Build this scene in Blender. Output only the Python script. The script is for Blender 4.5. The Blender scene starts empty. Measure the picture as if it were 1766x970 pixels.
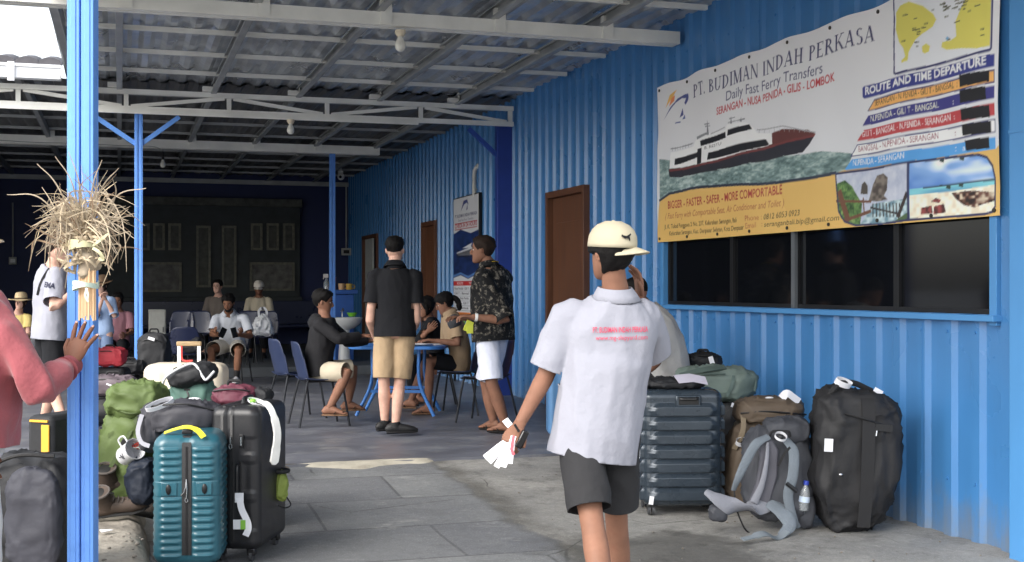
import bpy, bmesh, math, random
import numpy as np
from mathutils import Vector, Matrix, noise, Quaternion
from mathutils.bvhtree import BVHTree
R = math.radians
random.seed(7)
scene = bpy.context.scene
C = scene.collection

# ---------------------------------------------------------------- camera
F = 2148.0; YAW = R(17.5); CAMZ = 1.34
SY, CY = math.sin(YAW), math.cos(YAW)
cam = bpy.data.cameras.new('camera'); camo = bpy.data.objects.new('camera', cam); C.objects.link(camo)
cam.sensor_width = 36; cam.lens = 36*F/1766; cam.shift_y = 10/1766
cam.clip_end = 500; cam.clip_start = 0.05
camo.location = (0, 0, CAMZ); camo.rotation_euler = (R(90), 0, -YAW)
scene.camera = camo

# ---------------------------------------------------------------- light
SUN_EL, SUN_AZ = R(40), R(238)          # azimuth clockwise from +Y
w = bpy.data.worlds.new('World'); scene.world = w; w.use_nodes = True
nt = w.node_tree; nt.nodes.clear()
out = nt.nodes.new('ShaderNodeOutputWorld'); bg = nt.nodes.new('ShaderNodeBackground')
sky = nt.nodes.new('ShaderNodeTexSky'); sky.sky_type = 'NISHITA'; sky.sun_disc = False
sky.sun_elevation = SUN_EL; sky.sun_rotation = SUN_AZ; sky.air_density = 1.2; sky.dust_density = 3.0
hs = nt.nodes.new('ShaderNodeHueSaturation'); hs.inputs['Saturation'].default_value = 0.32
nt.links.new(sky.outputs[0], hs.inputs['Color']); nt.links.new(hs.outputs[0], bg.inputs[0])
bg.inputs[1].default_value = 0.15; nt.links.new(bg.outputs[0], out.inputs[0])
sl = bpy.data.lights.new('sun', 'SUN'); sl.energy = 0.8; sl.angle = R(40); sl.color = (1, .95, .88)
so = bpy.data.objects.new('sun', sl); C.objects.link(so)
sd = Vector((math.sin(SUN_AZ)*math.cos(SUN_EL), math.cos(SUN_AZ)*math.cos(SUN_EL), math.sin(SUN_EL)))
so.rotation_euler = sd.to_track_quat('Z', 'Y').to_euler(); so.location = (0, -5, 12)
vs = scene.view_settings
vs.view_transform = 'Standard'; vs.look = 'None'; vs.gamma = 1; vs.use_curve_mapping = False
vs.exposure = 1.55
scene.cycles.max_bounces = 8; scene.cycles.diffuse_bounces = 5; scene.cycles.glossy_bounces = 4
scene.cycles.use_denoising = True

# ---------------------------------------------------------------- placing: photo measurement -> metres
def P(px, py, s):
    u = (px-883)/F; v = (495-py)/F
    return Vector((s*(SY+u*CY), s*(CY-u*SY), CAMZ+s*v))
def GR(px, py, z=0.0):
    return P(px, py, F*(CAMZ-z)/(py-495))
def onX(px, py, X):
    u = (px-883)/F
    return P(px, py, X/(SY+u*CY))
def onY(px, py, Y):
    u = (px-883)/F
    return P(px, py, Y/(CY-u*SY))
def pm(s): return F/s
GZ = -0.11
def gz(y):
    t = max(0.0, min(1.0, (9.45-y)/2.6))
    return -0.02-(0.09)*t if y < 9.45 else 0.0

def hx(r, g, b):
    def f(c):
        c /= 255
        return c/12.92 if c <= .04045 else ((c+.055)/1.055)**2.4
    return (f(r), f(g), f(b))

# ---------------------------------------------------------------- objects
def thing(name, label, cat, loc=(0, 0, 0), rz=0, group=None):
    o = bpy.data.objects.new(name, None); C.objects.link(o); o.empty_display_size = .1
    o.location = loc; o.rotation_euler = (0, 0, rz); o['label'] = label; o['category'] = cat
    if group: o['group'] = group
    return o
def tag(o, label, cat, group=None):
    o['label'] = label; o['category'] = cat
    if group: o['group'] = group
    return o
def struct(o): o['kind'] = 'structure'; return o

def lerp(a, b, t): return a+(b-a)*t
def interp(t, tab):
    for i in range(len(tab)-1):
        a, b = tab[i], tab[i+1]
        if t <= b[0] or i == len(tab)-2:
            k = (t-a[0])/(b[0]-a[0]) if b[0] != a[0] else 0
            k = max(0, min(1, k))
            return [lerp(a[j], b[j], k) for j in range(1, len(a))]
def catmull(pts, n=6):
    pts = [Vector(p) for p in pts]
    if len(pts) < 3: return pts if n <= 1 else [pts[0].lerp(pts[-1], i/n) for i in range(n+1)]
    P_ = [pts[0]*2-pts[1]]+pts+[pts[-1]*2-pts[-2]]; out = []
    for i in range(1, len(P_)-2):
        a, b, c, d = P_[i-1:i+3]
        for k in range(n):
            t = k/n
            out.append(.5*((2*b)+(c-a)*t+(2*a-5*b+4*c-d)*t*t+(3*b-3*c+d-a)*t**3))
    out.append(pts[-1]); return out

class MB:
    def __init__(s): s.v = []; s.f = []; s.m = []
    def add(s, vs, fs, mi=0):
        o = len(s.v); s.v += [tuple(v) for v in vs]; s.f += [tuple(i+o for i in f) for f in fs]; s.m += [mi]*len(fs); return s
    def box(s, c, d, rz=0, mi=0, rot=None):
        c = Vector(c); h = [x/2 for x in d]
        M_ = rot if rot is not None else Matrix.Rotation(rz, 3, 'Z')
        vs = [c+M_ @ Vector((sx*h[0], sy*h[1], sz*h[2])) for sx in (-1, 1) for sy in (-1, 1) for sz in (-1, 1)]
        return s.add(vs, [(0, 1, 3, 2), (4, 6, 7, 5), (0, 4, 5, 1), (2, 3, 7, 6), (0, 2, 6, 4), (1, 5, 7, 3)], mi)
    def bar(s, a, b, wd, ht, mi=0, up=(0, 0, 1)):
        a, b = Vector(a), Vector(b); t = (b-a); L = t.length; t.normalize(); up = Vector(up)
        if abs(t.dot(up)) > .98: up = Vector((0, 1, 0))
        x = t.cross(up).normalized(); z = x.cross(t)
        return s.box((a+b)/2, (wd, L, ht), mi=mi, rot=Matrix((x, t, z)).transposed())
    def tube(s, pts, rad, n=10, side=None, mi=0, cap=True, round_=False):
        pts = [Vector(p) for p in pts]
        if not isinstance(rad, (list, tuple)): rad = [rad]*len(pts)
        if isinstance(rad, tuple): rad = [rad]*len(pts)
        rad = [r if isinstance(r, tuple) else (r, r) for r in rad]
        if round_:
            t0 = (pts[0]-pts[1]).normalized(); t1 = (pts[-1]-pts[-2]).normalized()
            p2 = []; r2 = []
            for a in (.15, .5, .85):
                k = math.sqrt(1-(1-a)**2); p2.append(pts[0]+t0*min(rad[0])*(1-a)*.9); r2.append((rad[0][0]*k, rad[0][1]*k))
            p3 = []; r3 = []
            for a in (.85, .5, .15):
                k = math.sqrt(1-(1-a)**2); p3.append(pts[-1]+t1*min(rad[-1])*(1-a)*.9); r3.append((rad[-1][0]*k, rad[-1][1]*k))
            pts = p2+pts+p3; rad = r2+rad+r3
        vs = []; N = len(pts); x = None
        for i in range(N):
            t = (pts[min(i+1, N-1)]-pts[max(i-1, 0)])
            if t.length < 1e-9: t = Vector((0, 0, 1))
            t.normalize()
            if side is not None:
                sv = Vector(side[i] if isinstance(side, list) else side)
                x = sv-t*sv.dot(t)
            elif x is None:
                a = Vector((1, 0, 0)) if abs(t.x) < .8 else Vector((0, 1, 0)); x = a-t*a.dot(t)
            else: x = x-t*x.dot(t)
            if x.length < 1e-6: x = t.orthogonal()
            x = x.normalized(); y = t.cross(x)
            for k in range(n):
                a = 2*math.pi*k/n
                vs.append(pts[i]+x*(math.cos(a)*rad[i][0])+y*(math.sin(a)*rad[i][1]))
        fs = [(i*n+k, i*n+(k+1) % n, (i+1)*n+(k+1) % n, (i+1)*n+k) for i in range(N-1) for k in range(n)]
        if cap: fs += [tuple(range(n-1, -1, -1)), tuple((N-1)*n+k for k in range(n))]
        return s.add(vs, fs, mi)
    def ell(s, c, r, nu=16, nv=10, rot=None, mi=0, e=1.0, fn=None):
        c = Vector(c); vs = []
        if not isinstance(r, (tuple, list)): r = (r, r, r)
        def sp(x): return math.copysign(abs(x)**e, x)
        for i in range(nv+1):
            th = -math.pi/2+math.pi*i/nv
            for k in range(nu):
                a = 2*math.pi*k/nu
                p = Vector((r[0]*sp(math.cos(th))*sp(math.cos(a)), r[1]*sp(math.cos(th))*sp(math.sin(a)), r[2]*sp(math.sin(th))))
                if fn: p = fn(p)
                if rot is not None: p = rot @ p
                vs.append(c+p)
        fs = [(i*nu+k, i*nu+(k+1) % nu, (i+1)*nu+(k+1) % nu, (i+1)*nu+k) for i in range(nv) for k in range(nu)]
        return s.add(vs, fs, mi)
    def lathe(s, prof, n=20, c=(0, 0, 0), rot=None, mi=0):
        c = Vector(c); vs = []
        for r, z in prof:
            for k in range(n):
                a = 2*math.pi*k/n; p = Vector((r*math.cos(a), r*math.sin(a), z)); vs.append(c+(rot @ p if rot is not None else p))
        fs = [(i*n+k, i*n+(k+1) % n, (i+1)*n+(k+1) % n, (i+1)*n+k) for i in range(len(prof)-1) for k in range(n)]
        return s.add(vs, fs, mi)
    def ribbon(s, pts, wd, th=.003, nrm=(0, 0, 1), mi=0):
        pts = [Vector(p) for p in pts]; N = len(pts); vs = []; nrm0 = nrm
        if not isinstance(wd, list): wd = [wd]*N
        for i in range(N):
            t = (pts[min(i+1, N-1)]-pts[max(i-1, 0)]).normalized()
            nr = Vector(nrm0[i] if isinstance(nrm0, list) else nrm0)
            x = t.cross(nr)
            if x.length < 1e-5: x = t.orthogonal()
            x.normalize(); z = x.cross(t)
            h = wd[i]/2
            vs += [pts[i]-x*h-z*th/2, pts[i]+x*h-z*th/2, pts[i]+x*h+z*th/2, pts[i]-x*h+z*th/2]
        fs = [(i*4+k, i*4+(k+1) % 4, i*4+4+(k+1) % 4, i*4+4+k) for i in range(N-1) for k in range(4)]
        fs += [(3, 2, 1, 0), tuple((N-1)*4+k for k in range(4))]
        return s.add(vs, fs, mi)
    def prism(s, poly, to3, d0, d1, mi=0):
        n = len(poly)
        vs = [to3(p[0], p[1], d0) for p in poly]+[to3(p[0], p[1], d1) for p in poly]
        return s.add(vs, [tuple(range(n-1, -1, -1)), tuple(range(n, 2*n))]+[(i, (i+1) % n, n+(i+1) % n, n+i) for i in range(n)], mi)
    def mesh(s, me, mi=0):
        o = len(s.v); s.v += [tuple(v.co) for v in me.vertices]
        s.f += [tuple(i+o for i in p.vertices) for p in me.polygons]; s.m += [mi]*len(me.polygons); return s
    def xf(s, M_):
        s.v = [tuple(M_ @ Vector(v)) for v in s.v]; return s
    def noise(s, amp, fr, seed=0, axis=None):
        me = bpy.data.meshes.new('t'); me.from_pydata(s.v, [], s.f); me.update()
        fr = Vector(fr) if isinstance(fr, (tuple, list)) else Vector((fr, fr, fr))
        nv = []
        for v in me.vertices:
            q = Vector((v.co.x*fr.x+seed*7.1, v.co.y*fr.y-seed*3.3, v.co.z*fr.z+seed))
            nv.append(tuple(v.co+v.normal*(amp*(noise.noise(q)+.5*noise.noise(q*2.1)))))
        s.v = nv; bpy.data.meshes.remove(me); return s

def _crease(s, amp, fr, seed=0):
    me = bpy.data.meshes.new('t'); me.from_pydata(s.v, [], s.f); me.update()
    fr = Vector(fr) if isinstance(fr, (tuple, list)) else Vector((fr, fr, fr)); nv = []
    for v in me.vertices:
        c = v.co; w_ = noise.noise(c*5+Vector((seed, 0, 0)))*.12
        q = Vector(((c.x+.6*c.z+w_)*fr.x+seed*3.1, (c.y-.3*c.z)*fr.y-seed, (c.z-.4*c.x+w_)*fr.z+seed*2))
        r = 1-min(1, abs(noise.noise(q))*3.2); nv.append(tuple(c+v.normal*(amp*(r*r*1.2-.35))))
    s.v = nv; bpy.data.meshes.remove(me); return s
MB.crease = _crease

def obj(name, mb, mats, parent=None, world=False, smooth=True, ang=40, bev=0, solid=0, sub=0):
    if not isinstance(mats, (list, tuple)): mats = [mats]
    me = bpy.data.meshes.new(name)
    if isinstance(mb, MB):
        v = mb.v
        if world and parent is not None:
            l = parent.location; v = [(a-l.x, b-l.y, c-l.z) for a, b, c in v]
        me.from_pydata(v, [], mb.f)
        for m in mats: me.materials.append(m)
        me.polygons.foreach_set('material_index', mb.m)
    else:
        me = mb; me.name = name; me.materials.clear()
        for m in mats: me.materials.append(m)
    me.update(); me.validate()
    bm = bmesh.new(); bm.from_mesh(me); bmesh.ops.recalc_face_normals(bm, faces=bm.faces); bm.to_mesh(me); bm.free()
    if smooth:
        me.shade_smooth(); me.set_sharp_from_angle(angle=R(ang))
    else: me.shade_flat()
    o = bpy.data.objects.new(name, me); C.objects.link(o)
    if parent is not None: o.parent = parent
    if sub: md = o.modifiers.new('sub', 'SUBSURF'); md.levels = md.render_levels = sub
    if solid: md = o.modifiers.new('solid', 'SOLIDIFY'); md.thickness = solid; md.offset = 0
    if bev: md = o.modifiers.new('bevel', 'BEVEL'); md.width = bev; md.segments = 2; md.limit_method = 'ANGLE'; md.angle_limit = R(50)
    return o

def remesh(mb, voxel, smooth=5, fac=.5):
    me = bpy.data.meshes.new('tmp'); me.from_pydata(mb.v, [], mb.f); me.update()
    bm = bmesh.new(); bm.from_mesh(me); bmesh.ops.recalc_face_normals(bm, faces=bm.faces); bm.to_mesh(me); bm.free()
    ob = bpy.data.objects.new('tmp', me); C.objects.link(ob)
    m = ob.modifiers.new('r', 'REMESH'); m.mode = 'VOXEL'; m.voxel_size = voxel
    if smooth: s_ = ob.modifiers.new('s', 'SMOOTH'); s_.factor = fac; s_.iterations = smooth
    dg = bpy.context.evaluated_depsgraph_get()
    res = bpy.data.meshes.new_from_object(ob.evaluated_get(dg))
    bpy.data.objects.remove(ob); bpy.data.meshes.remove(me)
    return res
def folds(me, amp, fr, seed=0, lo=None, hi=None):
    fr = Vector(fr); co = []
    for v in me.vertices:
        q = Vector((v.co.x*fr.x+seed*5.3, v.co.y*fr.y+seed*1.7, v.co.z*fr.z+(v.co.x+v.co.y)*fr.z*.5-seed))
        d = noise.noise(q)+.45*noise.noise(q*2.3)
        d = (1-abs(noise.noise(q*1.1))*2.6)*.55+d*.6
        co.append(v.co+v.normal*(amp*d))
    for v, c in zip(me.vertices, co): v.co = c
    me.update()
def hem_cut(me, cuts, excl=None):
    bm = bmesh.new(); bm.from_mesh(me)
    for ct in cuts:
        c, n, r = ct[:3]; c, n = Vector(c), Vector(n).normalized()
        ok = set()
        for v in bm.verts:
            d = (v.co-c).dot(n)
            if -.006 < d < .09 and ((v.co-c)-n*d).length < r and not (excl and len(ct) > 3 and excl(v.co)): ok.add(v)
        if not ok: continue
        tip = c+n*.03; st = min(ok, key=lambda v: (v.co-tip).length); seen = {st}; q = [st]
        while q:
            v = q.pop()
            for e in v.link_edges:
                o = e.other_vert(v)
                if o in ok and o not in seen: seen.add(o); q.append(o)
        fs = {f for v in seen for f in v.link_faces}
        es = {e for f in fs for e in f.edges}; v2 = {v for f in fs for v in f.verts}
        bmesh.ops.bisect_plane(bm, geom=list(v2)+list(es)+list(fs), plane_co=c, plane_no=n, clear_outer=True)
    bm.to_mesh(me); bm.free(); me.update()

# ---------------------------------------------------------------- materials
def node(nt, t, **kw):
    n = nt.nodes.new(t)
    for k, v in kw.items(): setattr(n, k, v)
    return n
def M(name, col, rough=.6, metal=0, var=.12, vsc=6, bump=0.0, bs=60, st=(1, 1, 1), spec=.5, det=5, dirt=0, dcol=(.05, .045, .04), ds=3, bdist=.004, coat=0, sheen=0, rvar=.1):
    m = bpy.data.materials.new(name); m.use_nodes = True; nt = m.node_tree; b = nt.nodes['Principled BSDF']
    tc = node(nt, 'ShaderNodeTexCoord'); mp = node(nt, 'ShaderNodeMapping'); mp.inputs['Scale'].default_value = st
    nt.links.new(tc.outputs['Object'], mp.inputs[0])
    n1 = node(nt, 'ShaderNodeTexNoise'); n1.inputs['Scale'].default_value = vsc; n1.inputs['Detail'].default_value = det
    nt.links.new(mp.outputs[0], n1.inputs['Vector'])
    rp = node(nt, 'ShaderNodeMapRange'); rp.inputs[1].default_value = .3; rp.inputs[2].default_value = .7
    nt.links.new(n1.outputs[0], rp.inputs[0])
    mx = node(nt, 'ShaderNodeMix', data_type='RGBA')
    mx.inputs[6].default_value = (*[c*(1-var) for c in col], 1); mx.inputs[7].default_value = (*[min(1, c*(1+var)) for c in col], 1)
    nt.links.new(rp.outputs[0], mx.inputs[0]); last = mx.outputs[2]
    if dirt:
        n3 = node(nt, 'ShaderNodeTexNoise'); n3.inputs['Scale'].default_value = ds; n3.inputs['Detail'].default_value = 8; n3.inputs['Roughness'].default_value = .7
        nt.links.new(tc.outputs['Object'], n3.inputs['Vector'])
        r3 = node(nt, 'ShaderNodeMapRange'); r3.inputs[1].default_value = .52; r3.inputs[2].default_value = .72; r3.inputs[4].default_value = dirt
        nt.links.new(n3.outputs[0], r3.inputs[0])
        m3 = node(nt, 'ShaderNodeMix', data_type='RGBA'); m3.inputs[7].default_value = (*dcol, 1)
        nt.links.new(r3.outputs[0], m3.inputs[0]); nt.links.new(last, m3.inputs[6]); last = m3.outputs[2]
    nt.links.new(last, b.inputs['Base Color'])
    rr = node(nt, 'ShaderNodeMapRange'); rr.inputs[3].default_value = max(.02, rough-rvar); rr.inputs[4].default_value = min(1, rough+rvar)
    nt.links.new(n1.outputs[0], rr.inputs[0]); nt.links.new(rr.outputs[0], b.inputs['Roughness'])
    b.inputs['Metallic'].default_value = metal; b.inputs['Specular IOR Level'].default_value = spec
    if coat: b.inputs['Coat Weight'].default_value = coat; b.inputs['Coat Roughness'].default_value = .15
    if sheen: b.inputs['Sheen Weight'].default_value = sheen
    if bump:
        n2 = node(nt, 'ShaderNodeTexNoise'); n2.inputs['Scale'].default_value = bs; n2.inputs['Detail'].default_value = 4
        nt.links.new(mp.outputs[0], n2.inputs['Vector'])
        bp = node(nt, 'ShaderNodeBump'); bp.inputs['Strength'].default_value = bump; bp.inputs['Distance'].default_value = bdist
        nt.links.new(n2.outputs[0], bp.inputs['Height']); nt.links.new(bp.outputs[0], b.inputs['Normal'])
    return m
def cloth(name, col, rough=.85, var=.1, bump=.35, bs=28, **k):
    return M(name, col, rough=rough, var=var, vsc=5, bump=bump, bs=bs, bdist=.012, spec=.25, rvar=.05, **k)
# ---------------------------------------------------------------- printed surfaces (drawn on a fine grid of points)
_fc = {}
def text_tris(txt, shear=0.0, bold=0.0):
    k = (txt, shear, bold)
    if k in _fc: return _fc[k]
    cu = bpy.data.curves.new('t', 'FONT'); cu.body = txt; cu.size = 1; cu.shear = shear; cu.offset = bold; cu.resolution_u = 3
    ob = bpy.data.objects.new('t', cu); C.objects.link(ob)
    dg = bpy.context.evaluated_depsgraph_get()
    me = bpy.data.meshes.new_from_object(ob.evaluated_get(dg)); me.calc_loop_triangles()
    v = np.array([(p.co.x, p.co.y) for p in me.vertices]) if len(me.vertices) else np.zeros((0, 2))
    t = np.array([tuple(l.vertices) for l in me.loop_triangles])
    bpy.data.objects.remove(ob); bpy.data.curves.remove(cu); bpy.data.meshes.remove(me)
    x0, x1 = v[:, 0].min(), v[:, 0].max(); v = (v-[x0, 0])/[x1-x0, .69]     # width 1, cap height 1
    _fc[k] = (v, t); return v, t
def serif_polys(txt, W=.16):
    """high-contrast serif capitals built from stems, hairlines, bowls and serifs; width normalised to 1"""
    T, S = .065, .05
    out = []; x = 0
    def q(a, b, wd):
        a, b = Vector((a[0], a[1], 0)), Vector((b[0], b[1], 0)); d = (b-a); n = Vector((-d.y, d.x, 0)).normalized()*wd/2
        h = Vector((wd/2*math.copysign(1, 1), 0, 0))
        out.append([(x+p.x, p.y) for p in (a-h, a+h, b+h, b-h)])
    def bar(x0, x1, y0, y1): out.append([(x+x0, y0), (x+x1, y0), (x+x1, y1), (x+x0, y1)])
    def stem(c, wd=W, b=1, t=1):
        bar(c-wd/2, c+wd/2, 0, 1)
        if b: bar(c-wd/2-.08, c+wd/2+.08, 0, S)
        if t: bar(c-wd/2-.08, c+wd/2+.08, 1-S, 1)
    def bowl(cx, cy, rx, ry, a0=-90, a1=90, n=10):
        pr = None
        for i in range(n+1):
            a = R(lerp(a0, a1, i/n)); k = abs(math.cos(a)); wd = lerp(T, W, k)
            o = (x+cx+rx*math.cos(a), cy+ry*math.sin(a)); i_ = (x+cx+(rx-wd)*math.cos(a), cy+(ry-lerp(T, T*1.2, k))*math.sin(a))
            if pr: out.append([pr[0], o, i_, pr[1]])
            pr = (o, i_)
    for ch in txt:
        a = .6
        if ch == 'P': stem(.2); bowl(.2, .73, .45, .27); a = .72
        elif ch == 'T': stem(.4, t=0); bar(.03, .77, 1-T, 1); bar(.03, .08, .78, 1); bar(.72, .77, .78, 1); a = .8
        elif ch == '.': bar(.05, .2, 0, .15); a = .28
        elif ch == 'B': stem(.2); bowl(.2, .76, .42, .24); bowl(.2, .27, .5, .27); a = .76
        elif ch == 'U':
            bar(.12, .12+W, .3, 1); bar(.02, .38, 1-S, 1); bar(.7, .76, .3, 1); bar(.58, .88, 1-S, 1); bowl(.44, .31, .32, .31, -180, 0); a = .9
        elif ch == 'D': stem(.2); bowl(.2, .5, .6, .5); a = .88
        elif ch == 'I': stem(.2); a = .4
        elif ch == 'M': stem(.15, T, t=0); q((.16, 1), (.5, 0), W); q((.5, 0), (.86, 1), T); stem(.9, W, t=0); bar(0, .2, 1-S, 1); bar(.84, 1.06, 1-S, 1); a = 1.1
        elif ch == 'A': q((.1, 0), (.42, 1), T); q((.42, 1), (.74, 0), W); bar(.2, .6, .3, .3+T); bar(0, .24, 0, S); bar(.58, .9, 0, S); a = .9
        elif ch == 'N': stem(.14, T, t=0); q((.14, 1), (.78, 0), W); stem(.8, T, b=0); bar(0, .2, 1-S, 1); a = .94
        elif ch == 'H': stem(.2); stem(.72); bar(.2, .72, .48, .48+T); a = .94
        elif ch == 'E': stem(.2, b=0, t=0); bar(.05, .68, 0, T); bar(.05, .66, 1-T, 1); bar(.2, .5, .48, .48+T); bar(.63, .68, 0, .2); bar(.61, .66, .8, 1); a = .74
        elif ch == 'R': stem(.2); bowl(.2, .74, .44, .26); q((.4, .5), (.78, 0), W); bar(.66, .92, 0, S); a = .86
        elif ch == 'K': stem(.2); q((.26, .4), (.7, 1), T); q((.42, .55), (.8, 0), W); bar(.56, .86, 1-S, 1); bar(.66, .94, 0, S); a = .9
        elif ch == 'S':
            bowl(.34, .75, .28, .25, 40, 270, 12); bowl(.34, .25, .3, .26, -140, 90, 12); a = .68
        elif ch == ' ': a = .36
        x += a+.06
    return [[(px/x, py) for px, py in p] for p in out]

class Canvas:
    def __init__(s, w, h, cell, col, ss=2):
        s.w, s.h = w, h; s.nx = int(round(w/cell)); s.ny = int(round(h/cell)); s.ss = ss
        s.NX, s.NY = (s.nx+1)*ss, (s.ny+1)*ss
        s.a = np.empty((s.NY, s.NX, 3), np.float32); s.a[:] = col
    def px(s, p): return np.array([(q[0]/s.w*s.NX, q[1]/s.h*s.NY) for q in p], np.float64)
    def mask(s, poly):
        q = s.px(poly); x0 = max(0, int(q[:, 0].min())); x1 = min(s.NX, int(q[:, 0].max())+2); y0 = max(0, int(q[:, 1].min())); y1 = min(s.NY, int(q[:, 1].max())+2)
        if x1 <= x0 or y1 <= y0: return None
        X = np.arange(x0, x1)+.5; Y = (np.arange(y0, y1)+.5)[:, None]
        m = np.zeros((y1-y0, x1-x0), bool); n = len(q)
        for i in range(n):
            ax, ay = q[i]; bx, by = q[(i+1) % n]
            if ay == by: continue
            c = (ay > Y) != (by > Y)
            m ^= c & (X[None, :] < (bx-ax)*(Y-ay)/(by-ay)+ax)
        return (slice(y0, y1), slice(x0, x1)), m
    def poly(s, p, col, al=1.0):
        r = s.mask(p)
        if r is None: return
        sl, m = r
        if callable(col):
            yy, xx = np.mgrid[sl[0], sl[1]]; c = col(xx/s.NX*s.w, yy/s.NY*s.h)
            s.a[sl][m] = (s.a[sl]*(1-al)+c*al)[m]
        else: s.a[sl][m] = s.a[sl][m]*(1-al)+np.array(col, np.float32)*al
    def line(s, pts, wd, col, al=1.0):
        for a, b in zip(pts[:-1], pts[1:]):
            a, b = np.array(a), np.array(b); d = b-a; L = np.hypot(*d)
            if L < 1e-9: continue
            n = np.array([-d[1], d[0]])/L*wd/2; e = d/L*wd*.3
            s.poly([a-n-e, b-n+e, b+n+e, a+n-e], col, al)
    def text(s, txt, a, b, hgt, col, shear=0, bold=0, serif=False):
        a, b = np.array(a), np.array(b); d = b-a; up = np.array([-d[1], d[0]])/np.hypot(*d)
        if up[1] < 0: up = -up
        up = np.array([0, 1.0])                      # print is upright on the board
        if serif:
            for p in serif_polys(txt): s.poly([a+d*x+up*hgt*y for x, y in p], col)
            return
        v, t = text_tris(txt, shear, bold)
        w_ = a+v[:, :1]*d+v[:, 1:]*hgt*up
        for tr in t: s.poly([w_[i] for i in tr], col)
    def colours(s):
        a = s.a.reshape(s.ny+1, s.ss, s.nx+1, s.ss, 3).mean((1, 3))
        return a.reshape(-1, 3)
    def sheet(s, name, fn, rough=.5, parent=None):
        """grid mesh; fn(x, y) metres on the print -> world position"""
        xs = np.linspace(0, s.w, s.nx+1); ys = np.linspace(0, s.h, s.ny+1)
        vs = [fn(x, y) for y in ys for x in xs]; n = s.nx+1
        fs = [(j*n+i, j*n+i+1, (j+1)*n+i+1, (j+1)*n+i) for j in range(s.ny) for i in range(s.nx)]
        me = bpy.data.meshes.new(name); me.from_pydata(vs, [], fs); me.shade_smooth()
        at = me.color_attributes.new('print', 'FLOAT_COLOR', 'POINT')
        c = np.ones((len(vs), 4), np.float32); c[:, :3] = s.colours(); at.data.foreach_set('color', c.ravel())
        m = bpy.data.materials.new(name+'_print'); m.use_nodes = True; nt = m.node_tree; b = nt.nodes['Principled BSDF']
        an = node(nt, 'ShaderNodeAttribute', attribute_name='print'); nt.links.new(an.outputs['Color'], b.inputs['Base Color'])
        b.inputs['Roughness'].default_value = rough; b.inputs['Specular IOR Level'].default_value = .3
        me.materials.append(m); me.update()
        o = bpy.data.objects.new(name, me); C.objects.link(o)
        if parent: o.parent = parent
        return o
def vnoise(X, Y, fx, fy, seed=0):
    x, y = X*fx, Y*fy; xi, yi = np.floor(x).astype(int), np.floor(y).astype(int); xf, yf = x-xi, y-yi
    def h(i, j): return (np.sin((i*127.1+j*311.7+seed*74.7))*43758.5453) % 1.0
    u, v = xf*xf*(3-2*xf), yf*yf*(3-2*yf)
    return (h(xi, yi)*(1-u)+h(xi+1, yi)*u)*(1-v)+(h(xi, yi+1)*(1-u)+h(xi+1, yi+1)*u)*v
def ramp(t, stops):
    t = np.clip(t, 0, 1)[..., None]; out = np.zeros(t.shape[:-1]+(3,))
    xs = [a for a, _ in stops]
    for k in range(3): out[..., k] = np.interp(t[..., 0], xs, [c[k] for _, c in stops])
    return out
# ---------------------------------------------------------------- materials of the place
def wall_paint(name, col, **k):
    m = M(name, col, **k); nt = m.node_tree; b = nt.nodes['Principled BSDF']; L = nt.links.new
    src = b.inputs['Base Color'].links[0].from_socket
    geo = node(nt, 'ShaderNodeNewGeometry'); sx = node(nt, 'ShaderNodeSeparateXYZ'); L(geo.outputs['Position'], sx.inputs[0])
    n = node(nt, 'ShaderNodeTexNoise'); n.inputs['Scale'].default_value = 3.5; n.inputs['Detail'].default_value = 9; n.inputs['Roughness'].default_value = .75
    mp = node(nt, 'ShaderNodeMapping'); mp.inputs['Scale'].default_value = (1, 2.2, .8); L(geo.outputs['Position'], mp.inputs[0]); L(mp.outputs[0], n.inputs['Vector'])
    a = node(nt, 'ShaderNodeMath', operation='MULTIPLY_ADD'); a.inputs[1].default_value = -.9; a.inputs[2].default_value = .62; L(n.outputs[0], a.inputs[0])     # splash height
    s = node(nt, 'ShaderNodeMath', operation='ADD'); L(sx.outputs[2], s.inputs[0]); L(a.outputs[0], s.inputs[1])
    r = node(nt, 'ShaderNodeMapRange'); r.inputs[1].default_value = .02; r.inputs[2].default_value = .34; r.inputs[3].default_value = .6; r.inputs[4].default_value = 0; L(s.outputs[0], r.inputs[0])
    x = node(nt, 'ShaderNodeMix', data_type='RGBA'); x.inputs[7].default_value = (*hx(120, 118, 108), 1); L(r.outputs[0], x.inputs[0]); L(src, x.inputs[6])
    n2 = node(nt, 'ShaderNodeTexNoise'); n2.inputs['Scale'].default_value = 11; n2.inputs['Detail'].default_value = 10; n2.inputs['Roughness'].default_value = .8; mp2 = node(nt, 'ShaderNodeMapping'); mp2.inputs['Scale'].default_value = (1, 3, .25); L(geo.outputs['Position'], mp2.inputs[0]); L(mp2.outputs[0], n2.inputs['Vector'])
    r2 = node(nt, 'ShaderNodeMapRange'); r2.inputs[1].default_value = .56; r2.inputs[2].default_value = .74; r2.inputs[4].default_value = .30; L(n2.outputs[0], r2.inputs[0])
    x2 = node(nt, 'ShaderNodeMix', data_type='RGBA'); x2.inputs[7].default_value = (*hx(52, 92, 138), 1); L(r2.outputs[0], x2.inputs[0]); L(x.outputs[2], x2.inputs[6]); L(x2.outputs[2], b.inputs['Base Color'])
    return m
BLUE = wall_paint('blue_paint', hx(68, 127, 184), rough=.30, spec=.6, var=.07, vsc=1.3, bump=.12, bs=5, dirt=.14, dcol=hx(80, 105, 140), ds=2.2, bdist=.006)
POSTB = M('post_blue_paint', hx(104, 158, 236), rough=.38, var=.05, vsc=4, bump=.1, bs=40, dirt=.25, dcol=hx(40, 90, 175), ds=9)
TRIMB = M('trim_blue_paint', hx(78, 140, 196), rough=.4, var=.05, vsc=2)
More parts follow.
